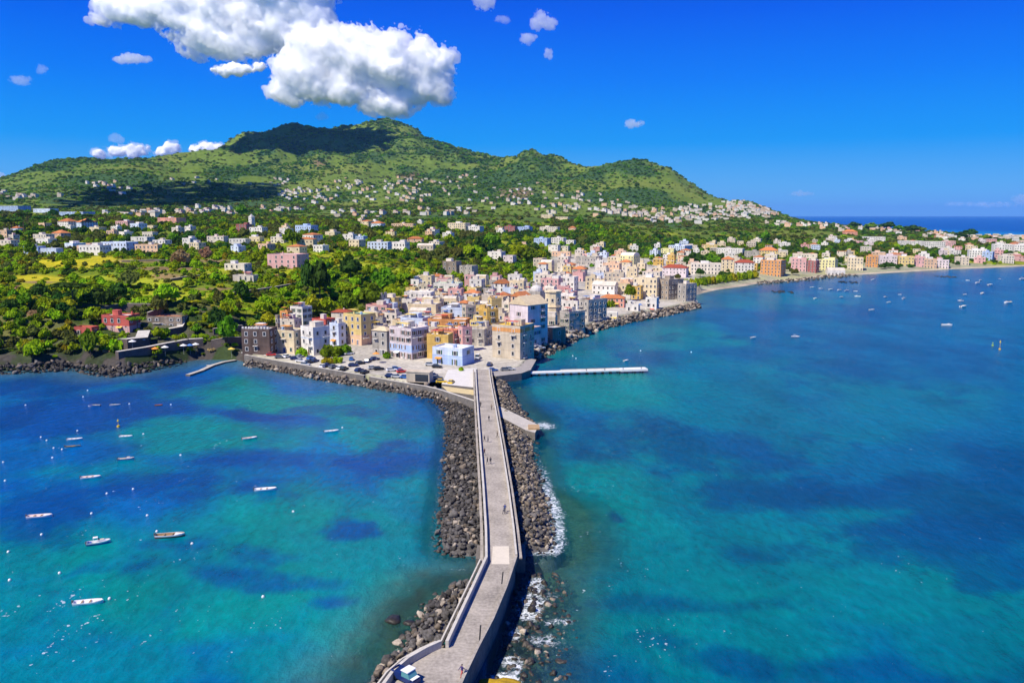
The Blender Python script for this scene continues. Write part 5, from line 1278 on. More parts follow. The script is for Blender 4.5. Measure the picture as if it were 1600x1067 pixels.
# --- both sides of the street
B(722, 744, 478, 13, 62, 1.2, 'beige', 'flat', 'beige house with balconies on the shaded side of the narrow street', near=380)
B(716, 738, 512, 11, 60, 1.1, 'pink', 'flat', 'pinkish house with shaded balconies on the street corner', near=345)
B(755, 779, 484, 14, 64, 1.3, 'ochre', 'flat', 'tall ochre house lining the sunny side of the narrow street', near=360)
B(762, 784, 467, 12, 62, 1.2, 'yellow', 'terraflat', 'tall yellow house further up the narrow street', near=420)
B(725, 751, 457, 7, 12, .8, 'white', 'hip', 'white house with a bright orange tiled roof in the upper town', near=450)
B(771, 797, 442, 9, 24, 1.1, 'white', 'gable', 'white chapel like house with an orange pitched roof', near=470)
B(769, 835, 508, 14, 30, .9, 'beige', 'yellowflat', 'tall beige seafront house with yellow terrace and orange attic', wk='plain', win=.6, band=('orange', .87, .985))
B(787, 818, 497, 9, 30, .8, 'pink', 'terraflat', 'pink house with a red roof behind the tall beige seafront house', near=345)
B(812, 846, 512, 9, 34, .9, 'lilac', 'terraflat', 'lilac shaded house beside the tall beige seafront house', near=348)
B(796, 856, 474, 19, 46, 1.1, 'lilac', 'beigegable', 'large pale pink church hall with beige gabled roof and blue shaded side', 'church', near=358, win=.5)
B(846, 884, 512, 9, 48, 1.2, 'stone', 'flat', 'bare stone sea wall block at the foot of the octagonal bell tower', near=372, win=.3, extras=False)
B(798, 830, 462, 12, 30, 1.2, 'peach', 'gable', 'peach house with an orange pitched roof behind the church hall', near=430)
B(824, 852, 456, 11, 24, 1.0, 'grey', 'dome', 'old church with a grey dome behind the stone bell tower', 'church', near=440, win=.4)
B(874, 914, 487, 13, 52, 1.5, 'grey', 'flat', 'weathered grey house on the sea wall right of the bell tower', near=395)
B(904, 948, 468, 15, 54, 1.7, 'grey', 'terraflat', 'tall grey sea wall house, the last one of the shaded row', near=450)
B(877, 912, 470, 8, 30, .8, 'white', 'terraflat', 'white house with red roof terraces behind the sea wall', near=460)
B(845, 880, 436, 9, 22, .8, 'pink', 'flat', 'pink house behind the dome of the old church', near=480)
B(835, 870, 429, 9, 20, .8, 'offwhite', 'flat', 'off white house on the garden edge above the pink one', near=560)
B(872, 904, 433, 10, 26, .7, 'white', 'flat', 'white house with dark windows under the red hipped roof', near=520)
B(893, 918, 420, 8, 20, .8, 'grey', 'hip', 'grey house with a bright red hipped roof', near=600)
B(925, 966, 445, 7, 26, .5, 'white', 'whitegable', 'long white pitched roof hall behind the red roofed restaurant', near=520)
B(936, 978, 465, 6, 14, .5, 'salmon', 'hip', 'low restaurant with a wide orange red tiled roof behind a hedge', near=470)
B(945, 966, 489, 3.2, 12, .7, 'white', 'whiteflat', 'small white flat roofed kiosk on the rocky promenade', near=430, win=.5, extras=False)
B(943, 977, 427, 9, 16, .5, 'beige', 'flat', 'beige house with dark arched windows in a row', wk='arch', near=600)
B(978, 998, 418, 11, 18, .8, 'cream', 'flat', 'narrow cream house beside the arched beige one', near=620)
B(968, 1000, 400, 12, 36, .9, 'lemon', 'vault', 'big pale yellow house with a rounded grey shaded gable', near=700)
B(988, 1034, 434, 15, 26, .7, 'cream', 'flat', 'tall cream hotel with rows of long windows on the point', near=480, win=1.1)
B(1026, 1068, 437, 14, 54, 1.4, 'stone', 'flat', 'dark old brick bastion house with pointed openings on the point', wk='arch', near=490)
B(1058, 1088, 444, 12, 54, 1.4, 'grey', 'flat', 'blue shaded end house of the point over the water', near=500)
B(1008, 1030, 466, 7, 26, .8, 'white', 'whiteflat', 'small white annex at the foot of the tall cream hotel', near=470)
B(977, 1000, 476, 4, 20, .6, 'white', 'flat', 'low white pavilion between the restaurant and the cream hotel', near=470)
B(899, 935, 402, 8, 20, .5, 'grey', 'greenflat', 'long grey house with a greenish flat roof at the garden end', near=660)
B(941, 972, 412, 8, 20, .7, 'peach', 'flat', 'peach house behind the arched beige one', near=680)
B(1003, 1035, 425, 9, 24, .6, 'offwhite', 'terraflat', 'off white house with reddish terrace behind the tall cream hotel', near=600)
B(1034, 1076, 418, 9, 24, .5, 'lilac', 'redhip', 'lilac house with dark red roof behind the bastion', near=640)
# --- shore to the east
B(1077, 1127, 412, 10, 12, .5, 'offwhite', 'flat', 'long off white villa above the hedge by the small beach', near=650)
B(1125, 1148, 405, 13, 16, .9, 'cream', 'hip', 'cream tower villa with an orange roof by the small beach', near=650)
B(1146, 1179, 410, 11, 14, .6, 'white', 'redhip', 'white villa with a dark red roof beside the tower villa', wk='arch', near=650)
B(1186, 1229, 407, 15, 32, 1.0, 'orange', 'flat', 'big brick orange hotel with a shaded violet side at the beach', near=680)
B(1184, 1217, 391, 10, 20, .7, 'yellow', 'hip', 'yellow house with orange roof rising behind the brick orange hotel', near=760)
B(1234, 1261, 404, 13, 20, .8, 'pink', 'flat', 'pink seafront hotel right of the brick orange one', near=700)
B(1258, 1280, 408, 12, 40, .9, 'maroon', 'flat', 'dark maroon shaded house stuck to the pink hotel', near=700)
B(1278, 1309, 406, 12, 34, .8, 'lemon', 'flat', 'lemon yellow house with shaded blue side on the shore', near=700)
B(1290, 1319, 423, 5, 10, .7, 'white', 'vault', 'low white vaulted boat house standing at the waterline', near=700, wk='arch')
B(1322, 1349, 403, 13, 20, .8, 'cream', 'flat', 'cream house with grey balconies left of the burnt orange one', near=720)
B(1351, 1372, 401, 12, 22, .8, 'orange', 'flat', 'burnt orange house on the shore', near=720)
B(1372, 1401, 400, 11, 18, .7, 'lilac', 'flat', 'pale lilac house on the sandy shore', near=740)
B(1402, 1427, 401, 11, 16, .7, 'yellow', 'flat', 'yellow house at the head of the sandy shore', near=760)
B(1425, 1444, 402, 11, 14, .8, 'pink', 'flat', 'deep pink house on the sandy shore', near=760)
B(1441, 1462, 405, 10, 14, .8, 'peach', 'flat', 'pale peach house next to the deep pink one', near=760)
B(1460, 1484, 407, 9, 30, .9, 'lilac', 'flat', 'violet house at the end of the pastel shore row', near=760)
B(1404, 1440, 377, 10, 10, .4, 'white', 'flat', 'long white building above the pastel shore row', near=900)
B(1441, 1474, 378, 13, 10, .5, 'white', 'flat', 'white hotel with many windows above the pastel row', near=900)
B(1472, 1491, 377, 12, 12, .8, 'pink', 'flat', 'pink wing at the end of the white hotel', near=900)
B(1511, 1538, 391, 13, 20, .8, 'white', 'flat', 'white house with a balcony front near the end of the shore', near=850)
B(1534, 1553, 394, 11, 42, .9, 'blue', 'flat', 'blue shaded house right of the white balcony house', near=850)
B(1550, 1578, 382, 15, 16, .7, 'white', 'flat', 'tall white house by the shore end', near=850)
B(1560, 1582, 400, 9, 14, .7, 'offwhite', 'flat', 'low off white house in front of the tall white one', near=850)
B(1580, 1612, 383, 14, 16, .8, 'white', 'flat', 'white apartment block cut by the frame edge', near=850)
B(1347, 1381, 370, 8, 8, .5, 'white', 'flat', 'white villa among the trees behind the shore', near=1000)
B(1316, 1339, 362, 7, 12, .6, 'salmon', 'hip', 'salmon house with a tiled roof in the pine wood', near=1100)
B(1460, 1476, 369, 7, 12, .7, 'salmon', 'hip', 'house with an orange roof above the white hotel', near=1100)
B(1490, 1514, 402, 9, 24, .8, 'beige', 'flat', 'beige house between the violet and the white balcony house', near=820)
B(1118, 1164, 389, 9, 24, .6, 'white', 'flat', 'large white house with small windows above the beach villas', near=760)
B(1162, 1187, 393, 8, 20, .6, 'grey', 'flat', 'grey flat house between the white one and the yellow one', near=760)
B(1215, 1236, 380, 9, 20, .8, 'white', 'flat', 'white house with roof steps behind the brick orange hotel', near=900)
B(1044, 1082, 384, 10, 40, .9, 'paleblue', 'flat', 'big house with a wide blue shaded wall behind the old town', near=760)
B(1032, 1056, 389, 9, 24, .7, 'lemon', 'flat', 'pale lemon house left of the wide blue wall', near=800)
B(1068, 1091, 384, 8, 16, .8, 'offwhite', 'flat', 'off white house right of the wide blue wall', near=860)
B(1100, 1122, 383, 8, 16, .7, 'yellow', 'flat', 'yellow house standing above the dark hillside trees', near=860)
B(1238, 1276, 397, 8, 14, .4, 'offwhite', 'terraflat', 'long house with a reddish roof behind the pink hotel', near=760)
# --- plateau
B(421, 481, 398, 9.5, 16, .7, 'pink', 'flat', 'large dusty pink villa on the cliff edge', 'villa', wk='plain', win=.75, near=400)
B(165, 216, 493, 7.5, 10, .6, 'red', 'whiteflat', 'red villa with white framed windows on the low cliff', 'villa', wk='arch', near=330, band=('pink', 0, .42))
B(120, 152, 512, 3.4, 8, .6, 'red', 'terraflat', 'low red lean-to beside the red cliff villa', near=330, win=.8, extras=False)
B(233, 292, 495, 3.6, 4, .4, 'stone', 'terraflat', 'low restaurant terrace with terracotta roof above the rocks', near=330, extras=False)
B(353, 392, 413, 5, 14, .6, 'offwhite', 'flat', 'low off white villa left of the dusty pink one', near=420)
B(366, 402, 431, 3.6, 8, .5, 'offwhite', 'whiteflat', 'low white colonnaded outhouse below the off white villa', near=400, wk='arch')
B(247, 291, 341, 10, 24, .5, 'salmon', 'flat', 'terracotta coloured villa with arched loggia on the plateau', near=800, wk='arch')
B(127, 172, 384, 8, 16, .6, 'white', 'flat', 'wide white house complex in the meadow, its first wing', near=560)
B(160, 215, 379, 7, 18, .5, 'paleblue', 'flat', 'white and blue wing of the house complex in the meadow', near=620)
B(213, 254, 383, 6, 10, .4, 'peach', 'flat', 'low peach wing at the end of the house complex', near=620)
B(40, 70, 386, 6, 14, .6, 'blue', 'flat', 'low house with a blue wall at the meadow edge', near=560)
B(66, 97, 389, 5, 12, .5, 'paleblue', 'flat', 'pale blue low house behind the round meadow tree', near=560)
B(-8, 50, 322, 13, 24, .4, 'blue', 'flat', 'long blue shaded block behind the umbrella pines', near=900)
B(52, 92, 326, 10, 22, .4, 'paleblue', 'flat', 'pale long block right of the long blue one', near=900)
B(92, 150, 331, 9, 24, .4, 'blue', 'flat', 'second blue block behind the dark pines', near=900)
B(92, 122, 346, 9, 26, .7, 'white', 'hip', 'white house with an orange hipped roof among pines', near=700)
B(120, 153, 347, 9, 36, .8, 'paleblue', 'hip', 'shaded blue villa beside the white hipped house', near=700)
B(183, 208, 346, 8, 14, .7, 'pink', 'flat', 'pale pink house left of the terracotta villa', near=760)
B(204, 230, 350, 8, 30, .7, 'paleblue', 'flat', 'pale blue house right of the pale pink one', near=740)
B(54, 84, 367, 6, 18, .6, 'offwhite', 'flat', 'off white house with trees in front, on the meadow rim', near=640)
B(82, 111, 364, 7, 30, .7, 'peach', 'hip', 'small peach house with a tiled roof and blue side', near=640)
B(0, 28, 376, 6, 12, .7, 'offwhite', 'terraflat', 'off white house with a reddish roof at the frame edge', near=640)
B(207, 240, 371, 6, 14, .6, 'white', 'flat', 'white flat house above the wing with the blue wall', near=680)
B(240, 268, 376, 6, 20, .6, 'white', 'flat', 'white house with a covered porch in the meadow', near=680)
B(286, 308, 373, 7, 28, .8, 'white', 'flat', 'white cube house with a dark shaded corner above the bare brown trees', near=640)
B(325, 356, 370, 6, 12, .5, 'offwhite', 'terraflat', 'low off white house with rusty roof on the plateau', near=680)
B(360, 390, 374, 5, 10, .6, 'white', 'flat', 'white bungalow above the garden of the off white villa', near=640)
B(370, 393, 351, 9, 20, .7, 'maroon', 'flat', 'maroon house left of the white bell tower on the plateau', near=760)
B(391, 417, 356, 6, 16, .7, 'white', 'flat', 'white church hall at the foot of the plateau bell tower', 'church', near=760)
B(462, 497, 353, 8, 24, .6, 'blue', 'flat', 'blue grey house on the plateau above the dusty pink villa', near=740)
B(438, 458, 358, 8, 20, .8, 'white', 'flat', 'white house left of the blue grey one on the plateau', near=740)
B(490, 514, 384, 6, 28, .8, 'white', 'flat', 'small white cube house with blue shaded side in the orchards', near=560)
B(536, 558, 367, 6, 20, .7, 'white', 'flat', 'white house with an arch, upper left of the stepped white complex', near=680)
B(556, 574, 370, 5, 24, .8, 'blue', 'flat', 'small house with a blue wall next to the white arched one', near=680)
B(575, 612, 379, 7, 14, .5, 'paleblue', 'flat', 'stepped white complex on the slope, wide pale part', near=580)
B(610, 640, 379, 8, 20, .6, 'white', 'flat', 'stepped white complex on the slope, end part with pillars', near=580)
B(652, 680, 384, 5, 10, .5, 'beige', 'vault', 'beige house with round arches above the grey palace', near=600, wk='arch')
B(637, 662, 373, 5, 10, .6, 'peach', 'hip', 'peach house with tiled roof above the stepped complex', near=660)
B(692, 721, 409, 10, 22, .8, 'stone', 'flat', 'old grey stone palace standing in the gardens', near=500, wk='plain')
B(718, 747, 416, 8, 30, .8, 'grey', 'flat', 'lower grey wing beside the old stone palace', near=500)
B(700, 735, 349, 13, 20, .7, 'cream', 'flat', 'large cream convent like house high on the slope', near=760)
B(728, 756, 354, 10, 22, .7, 'white', 'flat', 'white wing attached to the large cream house', near=760)
B(580, 602, 349, 7, 24, .7, 'paleblue', 'hip', 'pale house with reddish roof under the wooded rise', near=900)
B(612, 650, 350, 6, 12, .4, 'peach', 'terraflat', 'long peach house with a flat rust roof under the rise', near=900)
B(762, 790, 394, 8, 24, .7, 'white', 'flat', 'white garden villa with a raised middle, in the trees', near=580)
B(786, 807, 400, 7, 26, .8, 'lilac', 'flat', 'pale lilac wing of the garden villa', near=580)
B(788, 808, 354, 9, 20, .6, 'maroon', 'flat', 'maroon building beside the blue grey one up the slope', near=900)
B(806, 832, 355, 9, 24, .6, 'blue', 'flat', 'blue grey building beside the maroon one', near=900)
B(834, 861, 373, 9, 26, .7, 'blue', 'flat', 'vivid blue sided house above the gardens', near=760)
B(861, 885, 372, 9, 24, .7, 'white', 'flat', 'white house right of the vivid blue sided one', near=760)
B(862, 893, 394, 6, 14, .5, 'peach', 'flat', 'peach house with dark porch openings by the gardens', near=680)
B(884, 900, 376, 7, 24, .8, 'white', 'flat', 'small white house with teal side at the town rim', near=800)
B(843, 875, 355, 8, 16, .6, 'offwhite', 'flat', 'off white house at the wood edge up the slope', near=1000)
B(888, 901, 356, 7, 16, .8, 'peach', 'hip', 'small peach house with an overhanging roof by the woods', near=1000)
B(845, 866, 335, 9, 16, .6, 'cream', 'flat', 'pair of cream houses in the woods, the taller one', near=1300)
B(868, 890, 339, 7, 16, .6, 'cream', 'flat', 'pair of cream houses in the woods, the lower one', near=1300)
# plateau bell tower, octagonal stone bell tower
def tower(px0, px1, ytop, h, label, wall, near, n=8, cap=None, name='bell_tower'):
    cx = (px0 + px1) / 2; x, y = hit(cx, ytop, h, near); z = max(float(T(x, y)), .4); _, _, dep = to_px(x, y, z); R = (px1 - px0) / FPX * dep / 2
    t = thing(name, label, 'tower', (x, y, z), .25)
    mb = MB(); mb.cyl(0, 0, -3, h * .55, R * 1.04, R * 1.0, n); mb.cyl(0, 0, h * .55, h * .57, R * 1.10, R * 1.10, n); mb.cyl(0, 0, h * .57, h * .96, R * .94, R * .92, n); mb.cyl(0, 0, h * .96, h, R * 1.05, R * 1.05, n); mb.obj('wall', M_WALL[wall], t)
    if cap:
        mb = MB(); mb.cyl(0, 0, h + .01, h + R * cap, R * .95, .05, n); mb.obj('roof', m_roof_flat, t)
    for k in range(n):
        a = 2 * math.pi * (k + .5) / n
        for f in ((.70,) if h > 8 else ()) + ((.28,) if k % 2 else ()):
            o = link('window', win_me(.8 if h < 14 else 1.1, 1.6, 'plain', 3), t); q = R * math.cos(math.pi / n) * (.94 if f > .5 else 1.03); o.location = (q * math.cos(a), q * math.sin(a), h * f); o.rotation_euler = (0, 0, a + math.pi / 2)
    BLD.append((x, y, R * 1.1, (px0, ytop, px1, to_px(x, y, z)[1]), z + h, (R * 1.6, R * 1.6, 0)))
    return t
tower(851, 878, 454, 19, 'octagonal beige stone bell tower of the old town with blue shaded side', 'cream', 380)
tower(388, 398, 339, 15, 'slim white bell tower on the plateau beside the maroon house', 'white', 760, n=4, cap=.9)
tower(430, 437, 492, 12, 'thin brick chimney tower behind the dark tower house', 'stone', 345, n=4, name='brick_tower')
# concrete kiosk on the quay
x, y = ground(656, 594, 3.0); t = thing('kiosk', 'small concrete box kiosk with a dark opening on the quay', 'kiosk', (x, y, 2.6), -.25)
mb = MB(); mb.box(-4.4, 4.4, -2, 2, 0, 3.6); mb.box(-4.6, 4.6, -2.2, 2.2, 3.605, 3.9); mb.obj('wall', M_WALL['beige'], t); mb = MB(); mb.box(-1.0, 4.0, -2.06, -1.9, .4, 3.0); mb.obj('opening', m_pane, t)
# --- fill of the lanes: smaller houses between those above
LM = [('dark tower house', 406, 535), ('white corner house', 493, 535), ('green terraced yellow house', 563, 520), ('lilac white house', 640, 540), ('salmon house', 697, 535), ('orange row house', 702, 508), ('vaulted cream house', 705, 474),
      ('green roofed white house', 700, 455), ('arched white house', 656, 466), ('tall beige seafront house', 800, 535), ('church hall with the gable', 825, 500), ('octagonal bell tower', 864, 485), ('grey church dome', 838, 450), ('sea wall houses', 910, 490),
      ('red roofed restaurant', 957, 472), ('arched beige house', 960, 434), ('round gabled yellow house', 985, 415), ('tall cream hotel', 1007, 460), ('wide blue wall', 1063, 395), ('beach villas', 1130, 420), ('brick orange hotel', 1207, 420),
      ('pink hotel', 1247, 415), ('boat house', 1304, 428), ('burnt orange house', 1361, 412), ('pastel shore row', 1440, 410), ('white hotel', 1457, 385), ('white balcony house', 1525, 403), ('tall white shore end house', 1564, 398), ('white villa in the wood', 1363, 376),
      ('dusty pink villa', 451, 415), ('red cliff villa', 190, 510), ('terracotta villa', 269, 350), ('white meadow complex', 165, 388), ('umbrella pines', 50, 350), ('plateau bell tower', 393, 350), ('blue grey plateau house', 480, 360),
      ('stepped white complex', 607, 388), ('grey stone palace', 715, 425), ('cream convent house', 725, 362), ('garden villa', 785, 402), ('maroon building', 798, 360), ('vivid blue sided house', 847, 382), ('cream pair in the woods', 867, 342), ('pine wood salmon house', 1327, 366)]
CN = {'white': 'white', 'offwhite': 'off white', 'cream': 'cream', 'yellow': 'yellow', 'ochre': 'ochre', 'orange': 'orange', 'salmon': 'salmon', 'pink': 'pink', 'red': 'red', 'lilac': 'lilac', 'blue': 'blue', 'paleblue': 'pale blue', 'grey': 'grey', 'stone': 'brown stone', 'beige': 'beige', 'lemon': 'lemon', 'peach': 'peach', 'maroon': 'maroon', 'darkstone': 'dark stone'}
RN = {'flat': 'flat roofed', 'terraflat': 'rust roofed', 'hip': 'tile roofed', 'vault': 'vault roofed', 'whiteflat': 'white roofed', 'gable': 'gabled', 'redhip': 'red roofed', 'greenflat': 'green roofed', 'beigehip': 'beige roofed'}
USED = set()
def rel_label(kind, px, py):
    """a phrase that places a thing by the landmark it stands nearest to"""
    best = sorted(LM, key=lambda q: (q[1] - px) ** 2 + (2.2 * (q[2] - py)) ** 2)
    for nm, ax, ay in best[:9]:
        dx, dy = px - ax, py - ay
        rels = []
        if abs(dy) > 0.4 * abs(dx): rels.append('behind' if dy < 0 else 'in front of')
        rels.append('left of' if dx < 0 else 'right of')
        if len(rels) == 2: rels.append(('behind and left of' if dx < 0 else 'behind and right of') if dy < 0 else ('below and left of' if dx < 0 else 'below and right of'))
        for rl in rels:
            far = ['just', ''] if math.hypot(dx, dy) < 22 else ['', 'some way']
            for fq in far:
                s = ' '.join((kind + ' ' + fq + ' ' + rl + ' the ' + nm).split())
                if s not in USED:
                    USED.add(s); return s
    return s
def rough_ok(x, y, R, f=0.8):
    for b_ in BLD:
        if math.hypot(b_[0] - x, b_[1] - y) < (b_[2] + R) * f: return False
    return True
MASS = MB(); MASS_M = list(M_WALL.values()) + [m_roof_flat, m_roof_tile, m_pane]; MASS_K = list(M_WALL)
def mass_house(px, y_t, w, h, yaw, asp, wall, roof, x, y, z, r):
    d = asp * w; th = math.radians(-yaw); c_, s_ = math.cos(th), math.sin(th); y += d * .4; k0 = len(MASS.v); wi = MASS_K.index(wall); nm = len(MASS_K)
    MASS.box(-w / 2, w / 2, -d / 2, d / 2, -5, h, wi, bottom=False)
    if roof in ('hip', 'terraflat'): MASS.box(-w / 2 - .2, w / 2 + .2, -d / 2 - .2, d / 2 + .2, h + .005, h + .3, nm + 1)
    else: MASS.box(-w / 2 + .2, w / 2 - .2, -d / 2 + .2, d / 2 - .2, h + .005, h + .2, nm)
    if roof == 'hip': MASS.add([(-w / 2 - .2, -d / 2 - .2, h + .301), (w / 2 + .2, -d / 2 - .2, h + .301), (w / 2 + .2, d / 2 + .2, h + .301), (-w / 2 - .2, d / 2 + .2, h + .301), (0, 0, h + 2.2)], [(0, 1, 4), (1, 2, 4), (2, 3, 4), (3, 0, 4)], nm + 1)
    elif r.random() < .7: q = w * r.uniform(.12, .26); u = r.uniform(-w * .2, w * .2); MASS.box(u - q, u + q, -d * .1, d * .4, h + .21, h + r.uniform(2, 3), wi)
    ns = max(1, round(h / 3.2))
    for fw, off, ang in ((w, d / 2, 0.0), (d, w / 2, math.pi / 2)):
        ca_, sa_ = math.cos(ang), math.sin(ang)
        for s in range(ns):
            for c in range(max(1, int(fw / 3.2))):
                if r.random() < .2: continue
                u = -fw / 2 + (c + .5) * fw / max(1, int(fw / 3.2)); z1 = s * h / ns + .9
                MASS.add([(a * ca_ + (off + .04) * sa_, a * sa_ - (off + .04) * ca_, b2) for a, b2 in ((u - .6, z1), (u + .6, z1), (u + .6, z1 + 1.5), (u - .6, z1 + 1.5))], [(0, 1, 2, 3)], nm + 2)
    for q in range(k0, len(MASS.v)): vx, vy, vz = MASS.v[q]; MASS.v[q] = (x + vx * c_ - vy * s_, y + vx * s_ + vy * c_, z + vz)
    BLD.append((x, y, 0.5 * math.hypot(w, d), (px - w * .6 / y * FPX, y_t, px + w * .6 / y * FPX, y_t + h / y * FPX), z + h, (w, d, th)))
def fill(zone, count, hr, wr, walls, roofs, near, seed, yaw=(8, 34), f=.74, hidden=.55, one=True):
    r = random.Random(seed); made = 0; tries = 0
    x0_, y0_, x1_, y1_ = zone
    while made < count and tries < count * 40:
        tries += 1
        px, py = r.uniform(x0_, x1_), r.uniform(y0_, y1_); h = r.uniform(*hr)
        x, y = hit(px, py, 0, near)
        if float(T(x, y)) < 1.5: continue
        z = float(T(x, y)); _, _, dep = to_px(x, y, z)
        w = r.uniform(*wr); wp = w * FPX / dep * 1.15
        if not rough_ok(x, y + w * .4, w * .6, f): continue
        yt = to_px(x, y, z + h)[1]
        # leave the front of the houses placed above in sight
        bad = False
        for b_ in BLD:
            if b_[1] > y and px + wp / 2 > b_[3][0] + 2 and px - wp / 2 < b_[3][2] - 2:
                vis = b_[3][1] + (b_[3][3] - b_[3][1]) * hidden
                if yt < vis and to_px(x, y, z)[1] > b_[3][1]: bad = True; break
        if bad: continue
        wall = r.choice(walls); roof = r.choice(roofs)
        if not one: mass_house(px, yt, w, h, r.uniform(*yaw), r.uniform(.6, 1.0), wall, roof, x, y, z, r); made += 1; continue
        ns = max(1, round(h / 3.3)); st_ = ['', 'one-storey', 'two-storey', 'three-storey', 'four-storey', 'five-storey'][min(ns, 5)]
        lab = rel_label(CN[wall] + ' ' + st_ + ' ' + RN[roof] + ' house', px, (yt + py) / 2)
        building(px - wp / 2, px + wp / 2, yt, h, r.uniform(*yaw), r.uniform(.6, 1.0), wall, roof, lab, near=near, seed=r.randint(0, 99999), group='houses of the town')
        made += 1
    return made
mixw = ['white', 'offwhite', 'white', 'cream', 'beige', 'offwhite', 'peach', 'pink', 'cream', 'yellow', 'cream', 'grey', 'beige', 'paleblue', 'ochre']
mixr = ['flat', 'flat', 'flat', 'whiteflat', 'flat', 'terraflat', 'vault', 'hip']
cnt = []
cnt.append(fill((575, 484, 760, 545), 26, (7, 10), (6, 10), mixw, mixr, 345, 1, f=.58, hidden=.4))
cnt.append(fill((755, 455, 900, 530), 18, (7, 11), (7, 11), mixw, mixr, 345, 2, f=.66))
cnt.append(fill((640, 446, 840, 500), 36, (6, 9), (6, 10), mixw, mixr, 380, 3, f=.58, hidden=.4))
cnt.append(fill((840, 420, 1000, 470), 28, (7, 10), (7, 12), mixw, mixr, 470, 4, f=.62, hidden=.45))
cnt.append(fill((860, 388, 1090, 432), 44, (6, 10), (8, 14), mixw, mixr, 620, 5, f=.62, one=False))
cnt.append(fill((1050, 380, 1330, 425), 40, (6, 10), (9, 15), mixw, mixr, 760, 6, f=.62, one=False))
cnt.append(fill((1320, 380, 1620, 415), 40, (6, 11), (10, 17), ['white', 'white', 'offwhite', 'pink', 'cream', 'peach', 'lilac'], mixr, 830, 7, f=.62, one=False))
cnt.append(fill((1290, 357, 1620, 380), 16, (6, 9), (12, 20), ['white', 'offwhite', 'peach', 'pink'], ['flat', 'hip', 'terraflat'], 1300, 8, one=False))
cnt.append(fill((0, 352, 420, 398), 20, (4, 8), (9, 16), ['white', 'white', 'offwhite', 'paleblue', 'peach', 'cream'], ['flat', 'flat', 'whiteflat', 'hip', 'terraflat'], 560, 9))
cnt.append(fill((420, 346, 860, 400), 22, (4, 8), (9, 16), ['white', 'white', 'offwhite', 'peach', 'cream'], ['flat', 'flat', 'whiteflat', 'hip', 'terraflat'], 600, 10, one=False))
stuff(MASS.obj('town_houses', MASS_M))
print('FILL', cnt, len(BLD))
# ------------------------------------------------------------------ plants
def leaf_mat(name, col, var=0.35, rand=0.25, trans=0.33):
    m, n, l, b = new_mat(name)
    tc = n.new('ShaderNodeTexCoord'); nz = n.new('ShaderNodeTexNoise'); nz.inputs['Scale'].default_value = 2.2; nz.inputs['Detail'].default_value = 3
    l.new(tc.outputs['Object'], nz.inputs['Vector'])
    oi = n.new('ShaderNodeObjectInfo')
    mr = n.new('ShaderNodeMapRange'); mr.inputs['From Min'].default_value = .3; mr.inputs['From Max'].default_value = .7; mr.inputs['To Min'].default_value = 1 - var; mr.inputs['To Max'].default_value = 1 + var
    l.new(nz.outputs['Fac'], mr.inputs['Value'])
    r2 = n.new('ShaderNodeMapRange'); r2.inputs['To Min'].default_value = 1 - rand; r2.inputs['To Max'].default_value = 1 + rand; l.new(oi.outputs['Random'], r2.inputs['Value'])
    mm = n.new('ShaderNodeMath'); mm.operation = 'MULTIPLY'; l.new(mr.outputs[0], mm.inputs[0]); l.new(r2.outputs[0], mm.inputs[1])
    hs = n.new('ShaderNodeHueSaturation'); hs.inputs['Color'].default_value = (*col, 1)
    r3 = n.new('ShaderNodeMapRange'); r3.inputs['To Min'].default_value = .475; r3.inputs['To Max'].default_value = .525; l.new(oi.outputs['Random'], r3.inputs['Value'])
    l.new(r3.outputs[0], hs.inputs['Hue']); l.new(mm.outputs[0], hs.inputs['Value'])
    l.new(hs.outputs[0], b.inputs['Base Color']); b.inputs['Roughness'].default_value = .85; b.inputs['Specular IOR Level'].default_value = .12
    tl = n.new('ShaderNodeBsdfTranslucent'); l.new(hs.outputs[0], tl.inputs['Color'])
    ms = n.new('ShaderNodeMixShader'); ms.inputs['Fac'].default_value = trans
    l.new(b.outputs[0], ms.inputs[1]); l.new(tl.outputs[0], ms.inputs[2]); l.new(ms.outputs[0], n['Material Output'].inputs['Surface'])
    return m
LEAF = {'dark green': leaf_mat('dark_foliage', (0.052, 0.120, 0.014)), 'mid green': leaf_mat('mid_foliage', (0.150, 0.275, 0.009)), 'bright green': leaf_mat('bright_foliage', (0.31, 0.44, 0.008)),
        'olive green': leaf_mat('olive_foliage', (0.145, 0.165, 0.030)), 'yellowish': leaf_mat('yellow_foliage', (0.40, 0.36, 0.012)), 'brownish': leaf_mat('brown_foliage', (0.46, 0.31, 0.15), .2, .1)}
m_bark = mat('bark', (0.14, 0.10, 0.07), 0.95, 0.4, 1.5)
